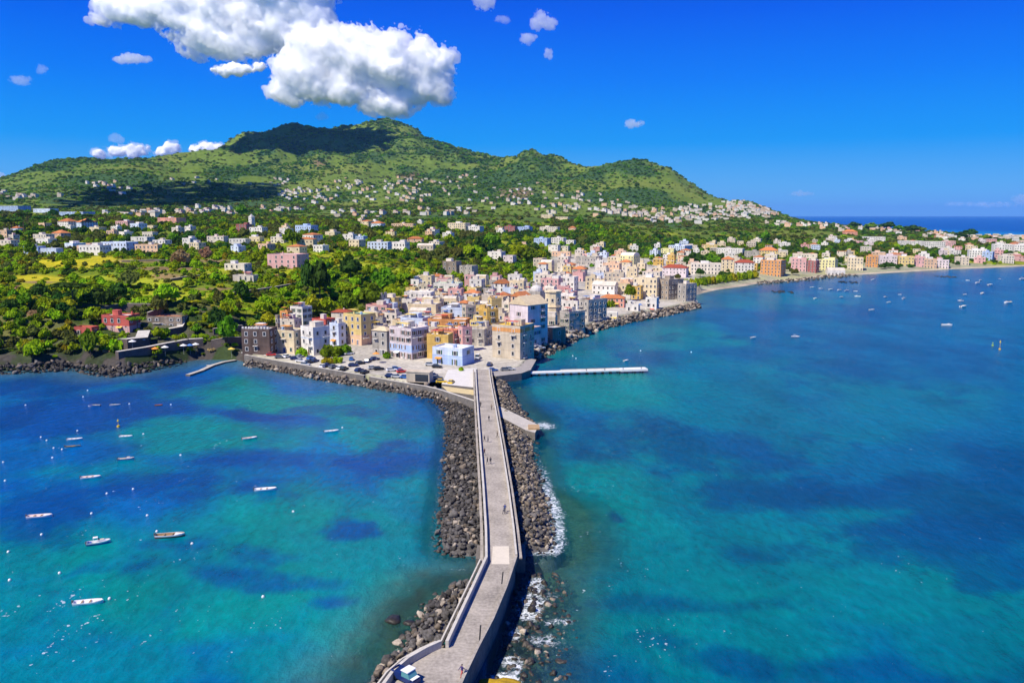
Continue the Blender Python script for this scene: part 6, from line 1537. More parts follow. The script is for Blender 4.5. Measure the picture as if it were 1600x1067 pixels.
def crown_geo(kind, seed, nl=9, per=46, leaf=.20):
    """leaf clumps over several lobes; unit crown, base at z 0"""
    r = np.random.default_rng(seed); V = []; F = []; o = 0
    if kind == 'round': Ls = [(np.array([0, 0, .62]), .50)] + [(np.array([.46 * math.cos(a), .46 * math.sin(a), r.uniform(.38, .78)]), r.uniform(.26, .42)) for a in np.linspace(0, 6.28, nl)[:-1] + r.uniform(0, 1)] + [(np.array([r.uniform(-.2, .2), r.uniform(-.2, .2), 1.0]), r.uniform(.26, .38))]
    elif kind == 'flat': Ls = [(np.array([q * .72 * math.cos(a), q * .72 * math.sin(a), .16 + r.uniform(-.04, .06)]), r.uniform(.24, .34)) for a, q in zip(r.uniform(0, 6.28, nl + 4), np.sqrt(r.uniform(0, 1, nl + 4)))]
    elif kind == 'bush': Ls = [(np.array([r.uniform(-.5, .5), r.uniform(-.5, .5), r.uniform(.15, .35)]), r.uniform(.28, .45)) for _ in range(nl - 2)]
    else: Ls = [(np.array([0, 0, .15 + .2 * k]), .30 * (1 - k / 9)) for k in range(7)]
    for c, R in Ls:
        d = r.normal(size=(per, 3)); d /= np.linalg.norm(d, axis=1)[:, None]; d[:, 2] = np.where(d[:, 2] < -.35, -d[:, 2], d[:, 2])
        sq = np.array([1, 1, .55 if kind == 'flat' else .85])
        P = c + d * R * r.uniform(.78, 1.12, (per, 1)) * sq
        nrm = d + r.normal(scale=.55, size=d.shape); nrm /= np.linalg.norm(nrm, axis=1)[:, None]
        t1 = np.cross(nrm, r.normal(size=d.shape)); t1 /= np.linalg.norm(t1, axis=1)[:, None]; t2 = np.cross(nrm, t1)
        s = (leaf * r.uniform(.5, 1.1, per))[:, None] * (.6 if kind == 'flat' else 1)
        q = np.stack([P - t1 * s - t2 * s * .7, P + t1 * s - t2 * s * .6 + nrm * s * .2, P + t1 * s * .9 + t2 * s * .8, P - t1 * s * .8 + t2 * s * .6 - nrm * s * .15], 1)
        V.append(q.reshape(-1, 3)); F.append(np.arange(per * 4).reshape(per, 4) + o); o += per * 4
        # inner mass, so the crown is not hollow
        cv = ICO1[0] * R * .78 * sq * r.uniform(.85, 1.1, (len(ICO1[0]), 1)) + c
        cf = np.concatenate([ICO1[1], ICO1[1][:, 2:3]], 1) + o
        V.append(cv); F.append(cf); o += len(cv)
    return np.concatenate(V), np.concatenate(F)
def quads_mesh(name, V, F, m):
    me = bpy.data.meshes.new(name)
    me.from_pydata([tuple(v) for v in V], [], [tuple(f) if f[2] != f[3] else tuple(f[:3]) for f in F.tolist()])
    me.materials.append(m); me.update(); return me
CROWN = {}
for ki, (kind, nvar) in enumerate((('round', 4), ('flat', 2), ('bush', 3), ('cone', 1))):
    for v in range(nvar):
        g = crown_geo(kind, 300 + ki * 10 + v)
        for cn_, m in LEAF.items(): CROWN[kind, v, cn_] = quads_mesh('crown', g[0], g[1], m)
LUMP = {}
for v in range(3):
    g = crown_geo('round', 400 + v, nl=6, per=12, leaf=.34)
    for cn_ in ('dark green', 'mid green', 'olive green', 'bright green'): LUMP[v, cn_] = quads_mesh('clump', g[0], g[1], LEAF[cn_])
def trunk_geo(kind, seed):
    r = random.Random(seed); mb = MB()
    hgt = .55 if kind != 'flat' else 1.0
    mb.tube([(0, 0, -.2), (r.uniform(-.02, .02), r.uniform(-.02, .02), hgt * .5), (r.uniform(-.04, .04), r.uniform(-.04, .04), hgt)], [.07, .05, .035], 6)
    for k in range(4):
        a = k * 1.6 + r.uniform(0, .6); z_ = hgt * r.uniform(.6, .85); q = .34
        mb.tube([(0, 0, z_), (q * .5 * math.cos(a), q * .5 * math.sin(a), z_ + .14), (q * math.cos(a), q * math.sin(a), z_ + .30)], [.032, .022, .010], 5)
    return mb.mesh('trunk', [m_bark])
TRUNK = {k: [trunk_geo(k, 60 + i) for i in range(2)] for k in ('round', 'flat')}
def tree(x, y, R, H, kind, colr, label, v=0, name='tree', cat='tree', group='trees of the island', rz=0.0):
    z = float(T(x, y)) - .1
    t = thing(name, label, cat, (x, y, z), rz, group)
    if kind in ('round', 'flat'):
        tk = link('trunk', TRUNK[kind][v % 2], t)
        if kind == 'flat':
            tk.scale = (R * .55, R * .55, H * .82); c = link('crown', CROWN['flat', v % 2, colr], t); c.location = (0, 0, H * .74); c.scale = (R, R, max(H * .32, R * .55))
        else:
            tk.scale = (R * .8, R * .8, H * .85); c = link('crown', CROWN['round', v % 4, colr], t); c.location = (0, 0, H * .18); c.scale = (R, R, H * .62)
    elif kind == 'cone':
        tk = link('trunk', TRUNK['round'][0], t); tk.scale = (R * .5, R * .5, H * .3); c = link('crown', CROWN['cone', 0, colr], t); c.location = (0, 0, H * .08); c.scale = (R * 2.6, R * 2.6, H * .62)
    else:
        st_ = link('stem', TRUNK['round'][v % 2], t); st_.scale = (R * .6, R * .6, H * .5); c = link('crown', CROWN['bush', v % 3, colr], t); c.scale = (R * 1.1, R * 1.1, H * 1.5)
    return t
TREES = []       # placed individual trees: x, y, R
def tree_px(px, pyb, wpx, hpx, kind, colr, label, v=0, **k):
    x, y = hit(px, pyb, 0.0, k.pop('near', 0)); _, _, dep = to_px(x, y, float(T(x, y))); R = wpx / 2 / FPX * dep; H = hpx / FPX * dep
    TREES.append((x, y, R)); return tree(x, y, R, H, kind, colr, label, v, rz=px * .7, **k)
# trees one can point to
tp = tree_px
tp(283, 418, 34, 28, 'round', 'brownish', 'big bare brown tree in the meadow, the wider of two', 1)
tp(322, 410, 22, 24, 'round', 'brownish', 'bare brown tree in the meadow, the narrower of two', 2)
tp(216, 528, 34, 38, 'flat', 'mid green', 'umbrella pine right beside the red cliff villa', 0, near=330)
tp(142, 560, 30, 46, 'round', 'mid green', 'green tree left of the red cliff villa, below its lean-to', 1, near=325)
tp(20, 372, 42, 34, 'flat', 'dark green', 'dark umbrella pine at the frame edge before the long blue block', 0)
tp(38, 366, 34, 38, 'flat', 'dark green', 'tall umbrella pine with bare stem before the long blue block', 1)
tp(72, 366, 40, 32, 'flat', 'dark green', 'broad dark umbrella pine before the pale long block', 0)
tp(130, 358, 34, 26, 'flat', 'dark green', 'umbrella pine in front of the second blue block', 1)
tp(48, 404, 20, 30, 'round', 'mid green', 'round tree standing against the pale blue low house', 3)
tp(115, 482, 66, 44, 'flat', 'dark green', 'very wide dark umbrella tree on the bluff edge', 1)
tp(160, 486, 44, 36, 'round', 'dark green', 'dark round tree at the end of the bluff above the red villa', 0)
tp(186, 470, 30, 28, 'round', 'dark green', 'dark bushy tree in the middle of the bluff', 2)
tp(205, 452, 32, 30, 'round', 'olive green', 'olive brown tree on the plateau below the house complex', 1)
tp(262, 478, 46, 34, 'round', 'bright green', 'vivid lime green tree on the bluff right of the wide dark umbrella tree', 2)
tp(250, 494, 28, 32, 'round', 'olive green', 'olive green tree at the edge of the long retaining wall', 0)
tp(356, 540, 36, 48, 'round', 'mid green', 'layered green tree in the shaded gully', 3, near=340)
tp(378, 470, 28, 30, 'round', 'dark green', 'dark tree below the white colonnaded outhouse', 0)
tp(340, 520, 30, 40, 'round', 'dark green', 'dark tree in the shade left of the layered one', 1, near=340)
tp(500, 470, 40, 62, 'round', 'dark green', 'tall dark tree on the cliff edge right of the dusty pink villa', 2)
tp(482, 462, 24, 56, 'round', 'dark green', 'dark slender tree closest to the dusty pink villa', 1)
tp(548, 440, 42, 42, 'round', 'dark green', 'dark round tree in the orchards behind the cliff edge', 3)
tp(490, 494, 32, 34, 'round', 'yellowish', 'bright yellow green tree behind the terracotta roofs', 1, near=375)
tp(512, 496, 30, 32, 'round', 'bright green', 'lime tree beside the bright yellow one', 2, near=375)
tp(545, 492, 36, 36, 'round', 'mid green', 'round green tree above the long dark red roof', 0, near=380)
tp(580, 484, 46, 42, 'round', 'mid green', 'large round green tree above the pinkish house', 3, near=400)
tp(612, 478, 34, 34, 'round', 'bright green', 'bright round tree left of the arched white house', 1, near=420)
tp(600, 462, 44, 42, 'round', 'mid green', 'full green tree at the head of the cliff behind the big round one', 2, near=430)
tp(418, 510, 24, 22, 'round', 'yellowish', 'yellow green tree left of the brick chimney tower', 0, near=350)
tp(393, 512, 16, 14, 'round', 'bright green', 'small bright tree behind the dark tower house', 1, near=350)
tp(457, 388, 32, 30, 'round', 'mid green', 'round tree above the dusty pink villa', 0)
tp(378, 340, 22, 20, 'round', 'mid green', 'round lone tree at the foot of the shaded slope', 2)
tp(470, 557, 18, 12, 'bush', 'bright green', 'bush in front of the cream house on the quay', 0, near=325, name='bush', cat='bush')
tp(518, 556, 36, 15, 'bush', 'mid green', 'long flat green tree along the white corner house', 1, near=325, name='bush', cat='bush')
tp(540, 553, 26, 14, 'bush', 'mid green', 'low green tree before the peach fronted tall house', 2, near=325, name='bush', cat='bush')
tp(512, 568, 20, 9, 'bush', 'yellowish', 'yellow green planting on the car park island, one half', 0, near=318, name='bush', cat='bush')
tp(527, 567, 18, 9, 'bush', 'bright green', 'yellow green planting on the car park island, other half', 1, near=318, name='bush', cat='bush')
tp(605, 560, 14, 9, 'bush', 'mid green', 'small bush in front of the grey house', 1, near=320, name='bush', cat='bush')
tp(721, 580, 9, 6, 'bush', 'bright green', 'tiny bush before the low white and blue building', 1, near=300, name='bush', cat='bush')
tp(985, 470, 20, 26, 'round', 'mid green', 'green tree squeezed left of the tall cream hotel', 0)
tp(810, 405, 36, 26, 'round', 'bright green', 'large lime green tree in the gardens above the church', 1)
tp(830, 412, 32, 24, 'round', 'mid green', 'green tree beside the large lime green one', 2)
tp(748, 396, 22, 26, 'round', 'dark green', 'dark tree behind the garden villa', 3)
tp(770, 388, 30, 24, 'round', 'mid green', 'round tree behind the roof of the garden villa', 0)
tp(1085, 421, 40, 26, 'round', 'dark green', 'dark tree on the mound by the wide blue wall', 1)
tp(1108, 418, 34, 22, 'round', 'mid green', 'green tree on the mound above the beach villas', 2)
tp(1094, 433, 16, 14, 'round', 'dark green', 'dark tree in the garden of the long off white villa', 0)
tp(1515, 371, 24, 13, 'round', 'dark green', 'big dark round tree against the far sea', 2)
tp(1450, 362, 14, 15, 'cone', 'dark green', 'pointed dark conifer in the row before the far sea, first', 0)
tp(1466, 362, 14, 15, 'cone', 'dark green', 'pointed dark conifer in the row before the far sea, second', 0)
for k_, (px_, py_, w_) in enumerate([(1385, 357, 26), (1404, 359, 20), (1424, 361, 24), (1438, 360, 18), (1500, 368, 18), (1540, 374, 20), (1556, 376, 16), (1360, 356, 22), (1336, 354, 20)]): tp(px_, py_ + 3, w_ * 1.1, w_ * .5, 'round', ['dark green', 'mid green'][k_ % 2], rel_label('wide tree against the far sea', px_, py_), k_)
tp(1482, 364, 12, 12, 'round', 'dark green', 'low dark tree ending the conifer row', 1)
for k in range(7): tp(940 + k * 6, 481 - k * .5, 9, 10, 'bush', ['bright green', 'mid green'][k % 2], ['clipped hedge bush, first from the kiosk', 'clipped hedge bush, second from the kiosk', 'clipped hedge bush, third from the kiosk', 'clipped hedge bush in the middle before the restaurant', 'clipped hedge bush, third from the hotel', 'clipped hedge bush, second from the hotel', 'clipped hedge bush nearest to the hotel'][k], k, name='bush', cat='bush', group='hedge bushes before the restaurant')
for k in range(14): tp(1073 + k * 8.2, 449 - k * 1.1, 13, 11, 'bush', ['bright green', 'yellowish', 'bright green', 'mid green'][k % 4], rel_label('bright hedge bush by the small beach', 1073 + k * 8.2, 443), k, name='bush', cat='bush', group='hedge bushes by the small beach')
# --- scattered trees
BA = np.array([(b_[0], b_[1], b_[2]) for b_ in BLD]); BR = np.array([b_[3] for b_ in BLD], float)
TA = np.array(TREES)
def scatter(Y0, Y1, sp, r0, r1, seed, dens):
    r = np.random.default_rng(seed)
    xw = (Y1 * 0.80); xs = np.arange(-xw, xw, sp); ys = np.arange(Y0, Y1, sp)
    gx, gy = np.meshgrid(xs, ys); gx = (gx + r.uniform(-.5, .5, gx.shape) * sp).ravel(); gy = (gy + r.uniform(-.5, .5, gy.shape) * sp).ravel()
    px = gx / (gy * CP) * FPX + 800
    ok = (px > -250) & (px < 1850); gx, gy, px = gx[ok], gy[ok], px[ok]
    gz = T(gx, gy); ok = gz > 1.8; gx, gy, gz = gx[ok], gy[ok], gz[ok]
    px, py, dep = to_px(gx, gy, gz)
    R = r.uniform(r0, r1, len(gx)) * np.where(gy > 2700, np.clip(gy / 4600, .6, 1.35), 1) * np.where(r.uniform(size=len(gx)) < .15, 1.5, np.where(r.uniform(size=len(gx)) < .3, .65, 1))
    p = dens(gx, gy, gz, px, py); ok = r.uniform(size=len(gx)) < p
    return gx[ok], gy[ok], gz[ok], px[ok], py[ok], dep[ok], R[ok]
_mead = [(105, 412, 60, 9), (60, 437, 45, 8), (50, 455, 35, 7), (160, 405, 30, 6), (215, 408, 40, 4), (270, 420, 55, 4), (225, 477, 50, 4), (340, 452, 40, 4), (330, 408, 30, 4), (255, 440, 60, 9), (300, 463, 55, 9), (235, 462, 34, 7), (150, 437, 34, 7), (345, 425, 40, 6), (420, 380, 50, 5), (520, 400, 50, 7), (560, 415, 40, 6), (640, 425, 30, 6)]
def meadow(px, py):
    w = np.zeros(len(px))
    for cx, cy, rx, ry in _mead: w = np.maximum(w, sstep(1.25, .7, np.hypot((px - cx) / rx, (py - cy) / ry)))
    return w
def dens_near(x, y, z, px, py):
    p = .22 + .5 * sstep(.40, .58, fbm(x / 38, y / 38, 201, 3))
    p = np.where((px < 640) & (y < 430), np.maximum(p, .92), p)                     # the bluff is fully grown
    p = p * (1 - .86 * meadow(px, py))
    town = ((y < 372) & (px > 372)) | ((y < 400) & (px > 545)) | ((y < 515) & (px > 625) & (z < 10)) | ((px > 775) & (y < 640)) | ((px > 860) & (y < 720))
    p = np.where(town, .012, p)
    p = np.where((px < 300) & (px > 180) & (y < 372), .22, p); p = np.where((px < 380) & (px > 296) & (y < 420), .8, p)
    p = np.where((px < 380) & (z < 3.0), .15, p)
    p = np.where((px > 375) & (px < 540) & (y < 378), 0.0, p)
    p = np.where((px > 470) & (px < 640) & (z > 5) & (y < 480), .9, p)
    return p
def dens_mid(x, y, z, px, py):
    p = .35 + .6 * sstep(.40, .55, fbm(x / 70, y / 70, 203, 3))
    p = p * (1 - .9 * meadow(px, py))
    p = np.where((px > 860) & (y < 1000), .10, p); p = np.where((px > 1050) & (py > 384), .30, p); p = np.where((px > 1290) & (py > 374), .35, p)
    p = np.where((px > 880) & (y > 1050), .95, p); p = np.where((px > 1240) & (y > 1000) & (px < 1420), .8, p)
    return p
def dens_far(x, y, z, px, py):
    return .16 + .62 * sstep(.42, .60, fbm(x / 160, y / 200, 207, 4))
def dens_mt(x, y, z, px, py):
    w = sstep(.40, .56, .55 * fbm(x / 420, y / 700, 47, 5) + .45 * fbm(x / 120, y / 170, 51, 4))
    return .24 + .74 * w
S = [scatter(*a) for a in ((326, 720, 5.0, 1.5, 3.3, 11, dens_near), (720, 1500, 8.5, 2.4, 4.6, 12, dens_mid), (1500, 2700, 13, 3.5, 7, 13, dens_far), (2700, 6900, 23, 6, 11, 14, dens_mt))]
gx, gy, gz, gpx, gpy, gdep, gR = [np.concatenate([s[i] for s in S]) for i in range(7)]
ok = np.ones(len(gx), bool)
for i in range(len(BA)):
    bx, by, br = BA[i]; x0_, yt_, x1_, yb_ = BR[i]
    ok &= np.hypot(gx - bx, gy - by) > br * .85 + gR * .5
    top = gpy - gR * 1.75 / gdep * FPX; hw = gR / gdep * FPX
    ok &= ~((gy < by) & (gpx + hw > x0_ + 1) & (gpx - hw < x1_ - 1) & (top < yt_ + np.where(by > 520, .40, .62) * (yb_ - yt_)) & (gpy > yt_) & (by < 1500))
for x, y, R in TA:
    ok &= np.hypot(gx - x, gy - y) > R * .7
    # keep those trees in sight
    k = to_px(x, y, float(T(x, y))); hw = R / k[2] * FPX
    ok &= ~((gy < y) & (gy > y - 60) & (np.abs(gpx - k[0]) < hw + gR / gdep * FPX * .4) & (gpy - gR * 1.6 / gdep * FPX < k[1] - hw * .5) & (gpy > k[1] - hw * 2))
gx, gy, gz, gpx, gpy, gdep, gR = [a[ok] for a in (gx, gy, gz, gpx, gpy, gdep, gR)]
r = np.random.default_rng(77)
cl = fbm(gx / 55, gy / 55, 211, 3) + r.normal(scale=.09, size=len(gx))
kindc = np.where(cl < .38, 0, np.where(cl < .49, 1, np.where(cl < .60, 2, 3)))           # dark, mid, bright, olive
left_bl = (gpx < 640) & (gy < 700)
kindc = np.where(left_bl & (r.uniform(size=len(gx)) < .42), 2, kindc)
kindc = np.where((gy > 1500) & (kindc == 2) & (r.uniform(size=len(gx)) < .55), 1, kindc)
kindc = np.where((gpx > 880) & (gy > 1000) & (r.uniform(size=len(gx)) < .6), np.where(r.uniform(size=len(gx)) < .5, 0, 1), kindc)
kindc = np.where((gy < 430) & (gpx < 120) & (r.uniform(size=len(gx)) < .14), 4, kindc)   # yellow / brown on the cliff
kindc = np.where((gy < 430) & (gpx < 120) & (kindc == 4) & (r.uniform(size=len(gx)) < .5), 5, kindc)
kindc = np.where((gy < 700) & (kindc != 4) & (kindc != 5) & (r.uniform(size=len(gx)) < .035), 4, kindc)
CNAMES = ['dark green', 'mid green', 'bright green', 'olive green', 'yellowish', 'brownish']
app = gR / gdep * ((gpx > -10) & (gpx < 1610))
order = np.argsort(-app)
NI = 240
shp = ['round', 'round', 'bush', 'flat']
for i in order[:NI]:
    sk = 'round' if r.uniform() < .66 else ('bush' if r.uniform() < .7 else 'flat')
    cn_ = CNAMES[kindc[i]]
    adj = {'round': 'round', 'bush': 'bushy', 'flat': 'spreading'}[sk]
    size_ = 'large' if gR[i] > 3.9 else ('small' if gR[i] < 2.6 else 'middling')
    tree(gx[i], gy[i], gR[i], gR[i] * (1.9 if sk == 'round' else (1.5 if sk == 'flat' else 1.15)), sk, cn_, rel_label(size_ + ' ' + adj + ' ' + cn_ + ' tree', gpx[i], gpy[i]), int(r.integers(12)), rz=r.uniform(0, 6.28))
rest = order[NI:]
# --- the rest of the wood reads as one mass
def forest(name, ids, protos, scale_z, sink):
    """geometry nodes: one prototype crown per point"""
    col_ = bpy.data.collections.new(name + '_kinds')
    pick = []
    for j, me in enumerate(protos):
        o = bpy.data.objects.new('%s_%02d' % (name, j), me); col_.objects.link(o)
    me = bpy.data.meshes.new(name)
    me.vertices.add(len(ids[0])); me.vertices.foreach_set('co', np.stack([ids[0], ids[1], ids[2] + sink * ids[3]], -1).astype(np.float32).ravel())
    a = me.attributes.new('sc', 'FLOAT', 'POINT'); a.data.foreach_set('value', ids[3].astype(np.float32))
    a = me.attributes.new('rz', 'FLOAT', 'POINT'); a.data.foreach_set('value', ids[4].astype(np.float32))
    a = me.attributes.new('ix', 'INT', 'POINT'); a.data.foreach_set('value', ids[5].astype(np.int32))
    o = stuff(link(name, me))
    ng = bpy.data.node_groups.new(name, 'GeometryNodeTree')
    ng.interface.new_socket('Geometry', in_out='INPUT', socket_type='NodeSocketGeometry'); ng.interface.new_socket('Geometry', in_out='OUTPUT', socket_type='NodeSocketGeometry')
    N, Lk = ng.nodes, ng.links
    gi, go = N.new('NodeGroupInput'), N.new('NodeGroupOutput')
    iop = N.new('GeometryNodeInstanceOnPoints'); ci = N.new('GeometryNodeCollectionInfo'); ci.inputs['Collection'].default_value = col_; ci.inputs['Separate Children'].default_value = True; ci.inputs['Reset Children'].default_value = True
    def att(nm, ty):
        q = N.new('GeometryNodeInputNamedAttribute'); q.data_type = ty; q.inputs['Name'].default_value = nm; return q
    Lk.new(gi.outputs[0], iop.inputs['Points']); Lk.new(ci.outputs[0], iop.inputs['Instance']); iop.inputs['Pick Instance'].default_value = True
    Lk.new(att('ix', 'INT').outputs[0], iop.inputs['Instance Index'])
    cr_ = N.new('ShaderNodeCombineXYZ'); Lk.new(att('rz', 'FLOAT').outputs[0], cr_.inputs['Z']); Lk.new(cr_.outputs[0], iop.inputs['Rotation'])
    cs = N.new('ShaderNodeCombineXYZ'); sc_ = att('sc', 'FLOAT'); mz = N.new('ShaderNodeMath'); mz.operation = 'MULTIPLY'; mz.inputs[1].default_value = scale_z
    Lk.new(sc_.outputs[0], mz.inputs[0]); Lk.new(sc_.outputs[0], cs.inputs['X']); Lk.new(sc_.outputs[0], cs.inputs['Y']); Lk.new(mz.outputs[0], cs.inputs['Z']); Lk.new(cs.outputs[0], iop.inputs['Scale'])
    Lk.new(iop.outputs[0], go.inputs[0])
    md = o.modifiers.new('scatter', 'NODES'); md.node_group = ng
    return o
near = rest[gy[rest] < 1500]; far = rest[gy[rest] >= 1500]
PR = [CROWN['round', v, c] for c in CNAMES for v in range(4)] + [CROWN['bush', v, c] for c in CNAMES for v in range(3)]
isb = r.uniform(size=len(near)) < .3
ixn = np.where(isb, 24 + kindc[near] * 3 + r.integers(0, 3, len(near)), kindc[near] * 4 + r.integers(0, 4, len(near)))
forest('woodland', (gx[near], gy[near], gz[near], gR[near], r.uniform(0, 6.28, len(near)), ixn), PR, 1.12, .08)
PL = [LUMP[v, c] for c in ('dark green', 'mid green', 'bright green', 'olive green') for v in range(3)]
ixf = np.minimum(kindc[far], 3); mtd = sstep(.42, .58, fbm(gx[far] / 300, gy[far] / 420, 231, 4)); wd = sstep(.40, .54, .55 * fbm(gx[far] / 420, gy[far] / 700, 47, 5) + .45 * fbm(gx[far] / 120, gy[far] / 170, 51, 4))
ixf = np.where(gy[far] > 2700, np.where(r.uniform(size=len(far)) < wd, np.where(r.uniform(size=len(far)) < .45, 0, 1), np.where(r.uniform(size=len(far)) < .6, 3, 1)), np.where(r.uniform(size=len(far)) < .15 + .55 * mtd, np.where(r.uniform(size=len(far)) < .5, 0, 1), np.where(r.uniform(size=len(far)) < .5, 3, ixf)))
forest('mountain_woodland', (gx[far], gy[far], gz[far], gR[far], r.uniform(0, 6.28, len(far)), ixf * 3 + r.integers(0, 3, len(far))), PL, .62, -.18)
# low scrub and orchard bushes over the near plateau and the bluff
s = scatter(328, 900, 3.4, .9, 1.9, 15, lambda x, y, z, px, py: np.where((px < 860) & ~((y < 400) & (px > 372)) & ~((px > 625) & (y < 515)), np.where((px > 180) & (px < 320) & (y < 372), .25, .55 * (1 - .9 * meadow(px, py))), 0.0))
ok = np.ones(len(s[0]), bool)
for i in range(len(BA)): ok &= np.hypot(s[0] - BA[i][0], s[1] - BA[i][1]) > BA[i][2] * .9
s = [a[ok] for a in s]; u = r.uniform(size=len(s[0])); kb = np.where(u < .22, 0, np.where(u < .5, 1, np.where(u < .80, 2, np.where(u < .9, 3, np.where(u < .97, 4, 5)))))
kb = np.where((meadow(s[3], s[4]) > .4) & (r.uniform(size=len(u)) < .7), np.where(r.uniform(size=len(u)) < .6, 4, 2), kb)
forest('scrub', (s[0], s[1], s[2], s[6], r.uniform(0, 6.28, len(u)), kb * 3 + r.integers(0, 3, len(u))), [CROWN['bush', v, c] for c in CNAMES for v in range(3)], 1.0, -.05)
print('TREES', len(near), len(far), len(u))
# ------------------------------------------------------------------ walls and terraces of the cliff
def rwall(pts, hgt, m, label, near=0, name='retaining_wall', th=1.0, top=None):
    P = [hit(px, py, 0, near) for px, py in pts]
    mb = MB()
    for i in range(len(P) - 1):
        a, c = np.array(P[i]), np.array(P[i + 1]); d = (c - a) / np.linalg.norm(c - a); nn_ = np.array([-d[1], d[0]]) * th
        za, zc = float(T(*a)), float(T(*c))
        vs = [(*a, za - 2), (*c, zc - 2), (*(c + nn_), zc - 2), (*(a + nn_), za - 2), (*a, za + hgt), (*c, zc + hgt), (*(c + nn_), zc + hgt), (*(a + nn_), za + hgt)]
        mb.add(vs, [(4, 5, 6, 7)], 1); mb.add(vs, [(0, 1, 5, 4), (1, 2, 6, 5), (2, 3, 7, 6), (3, 0, 4, 7)], 0)
    t = mb.obj(name, [m, top or m_cap]); return tag(t, label, 'wall')
m_rw = mat('old_wall', (0.15, 0.12, 0.105), 0.95, 0.5, 0.4, 0.15, fine=8, bump=0.5)
rwall([(338, 466), (385, 462), (430, 455), (478, 446)], 2.6, m_rw, 'long pale topped retaining wall below the dusty pink villa')
rwall([(232, 500), (255, 492), (258, 486)], 3.5, m_rw, 'dark retaining wall behind the low terracotta roofed restaurant', near=350)
rwall([(160, 494), (190, 487), (236, 488)], 4.0, m_rw, 'shaded retaining wall behind the red cliff villa', near=350)
rwall([(262, 440), (300, 434), (340, 431)], 1.4, m_rw, 'low dry wall across the meadow terraces')
rwall([(190, 410), (240, 408), (262, 409)], 1.2, m_rw, 'short pale dry wall beside the house complex')
rwall([(330, 545), (352, 540), (378, 538)], 3.5, m_rw, 'lower stone garden wall left of the dark tower house', near=335)
rwall([(334, 524), (356, 520), (380, 518)], 3.0, m_rw, 'upper stone garden wall left of the dark tower house', near=345)
rwall([(186, 566), (230, 556), (262, 549), (296, 543), (318, 541)], 3.4, m_rw, 'dark wharf wall with beach huts along the rocks', near=318, th=2.2)
rwall([(200, 548), (232, 543), (236, 532)], 4.5, m_rw, 'round stone bastion terrace below the red cliff villa', near=330, th=5)
rwall([(250, 525), (286, 519), (290, 512)], 2.5, m_rw, 'small terrace wall under the low restaurant terrace', near=335, th=3)
# parasols and huts of the bathing terraces
def parasol(px, py, colr, label, near=318, z=None, s=1.0):
    x, y = hit(px, py, 2.0 if z is None else z, near); zz = float(T(x, y)) + (2.2 if z is None else z)
    t = thing('parasol', label, 'parasol', (x, y, zz)); mb = MB(); mb.cyl(0, 0, -3, 2.1, .04, .04, 6); mb.obj('pole', m_frame, t)
    mb = MB(); mb.cyl(0, 0, 1.75, 2.5, 1.6 * s, .05, 8); mb.obj('canopy', colr, t)
for px, py, c, lab in [(287, 548, 0, 'white parasol on the wharf wall, left one'), (297, 547, 2, 'blue parasol on the wharf wall'), (306, 545, 0, 'white parasol at the inner end of the wharf wall'), (243, 553, 3, 'orange awning parasol over the rocks'), (258, 550, 0, 'white parasol near the orange one'), (207, 541, 0, 'white parasol on the round bastion terrace'), (222, 538, 0, 'white parasol at the edge of the round bastion terrace'),
                       (362, 553, 4, 'yellow parasol beside the little beach'), (1000, 481, 2, 'blue parasol at the foot of the cream hotel'), (588, 560, 3, 'orange parasol before the lilac white house')]:
    parasol(px, py, m_awn[c], lab)
# cliff boulders along the west shore
breakwater('shore_rocks', 'dark jagged rocks along the foot of the cliffs', [(-60, 588), (0, 584), (60, 582), (110, 578), (145, 586), (180, 589), (232, 581), (285, 569), (300, 560), (240, 566), (190, 572), (140, 570), (90, 566), (0, 572), (-60, 574)],
           [(-60, 575), (0, 573), (90, 567), (140, 571), (190, 573), (240, 567), (300, 560)], 2.4, 1.6, (0.8, 2.3), [m_rock, m_rock_b, m_wet], [.62, .18, .2], 16, n_ind=110, mound=False, cat='rocks')
breakwater('shore_rocks', 'low rocks scattered in front of the beach hotels', [(1180, 446), (1215, 443), (1252, 440), (1300, 435), (1340, 432), (1340, 429), (1290, 430), (1250, 435), (1215, 438), (1180, 441)], [(1180, 442), (1250, 436), (1340, 430)], 1.0, 4.5, (1.2, 3.0), [m_rock_b, m_rock, m_wet], [.6, .3, .1], 17, n_ind=40, mound=False, cat='rocks')
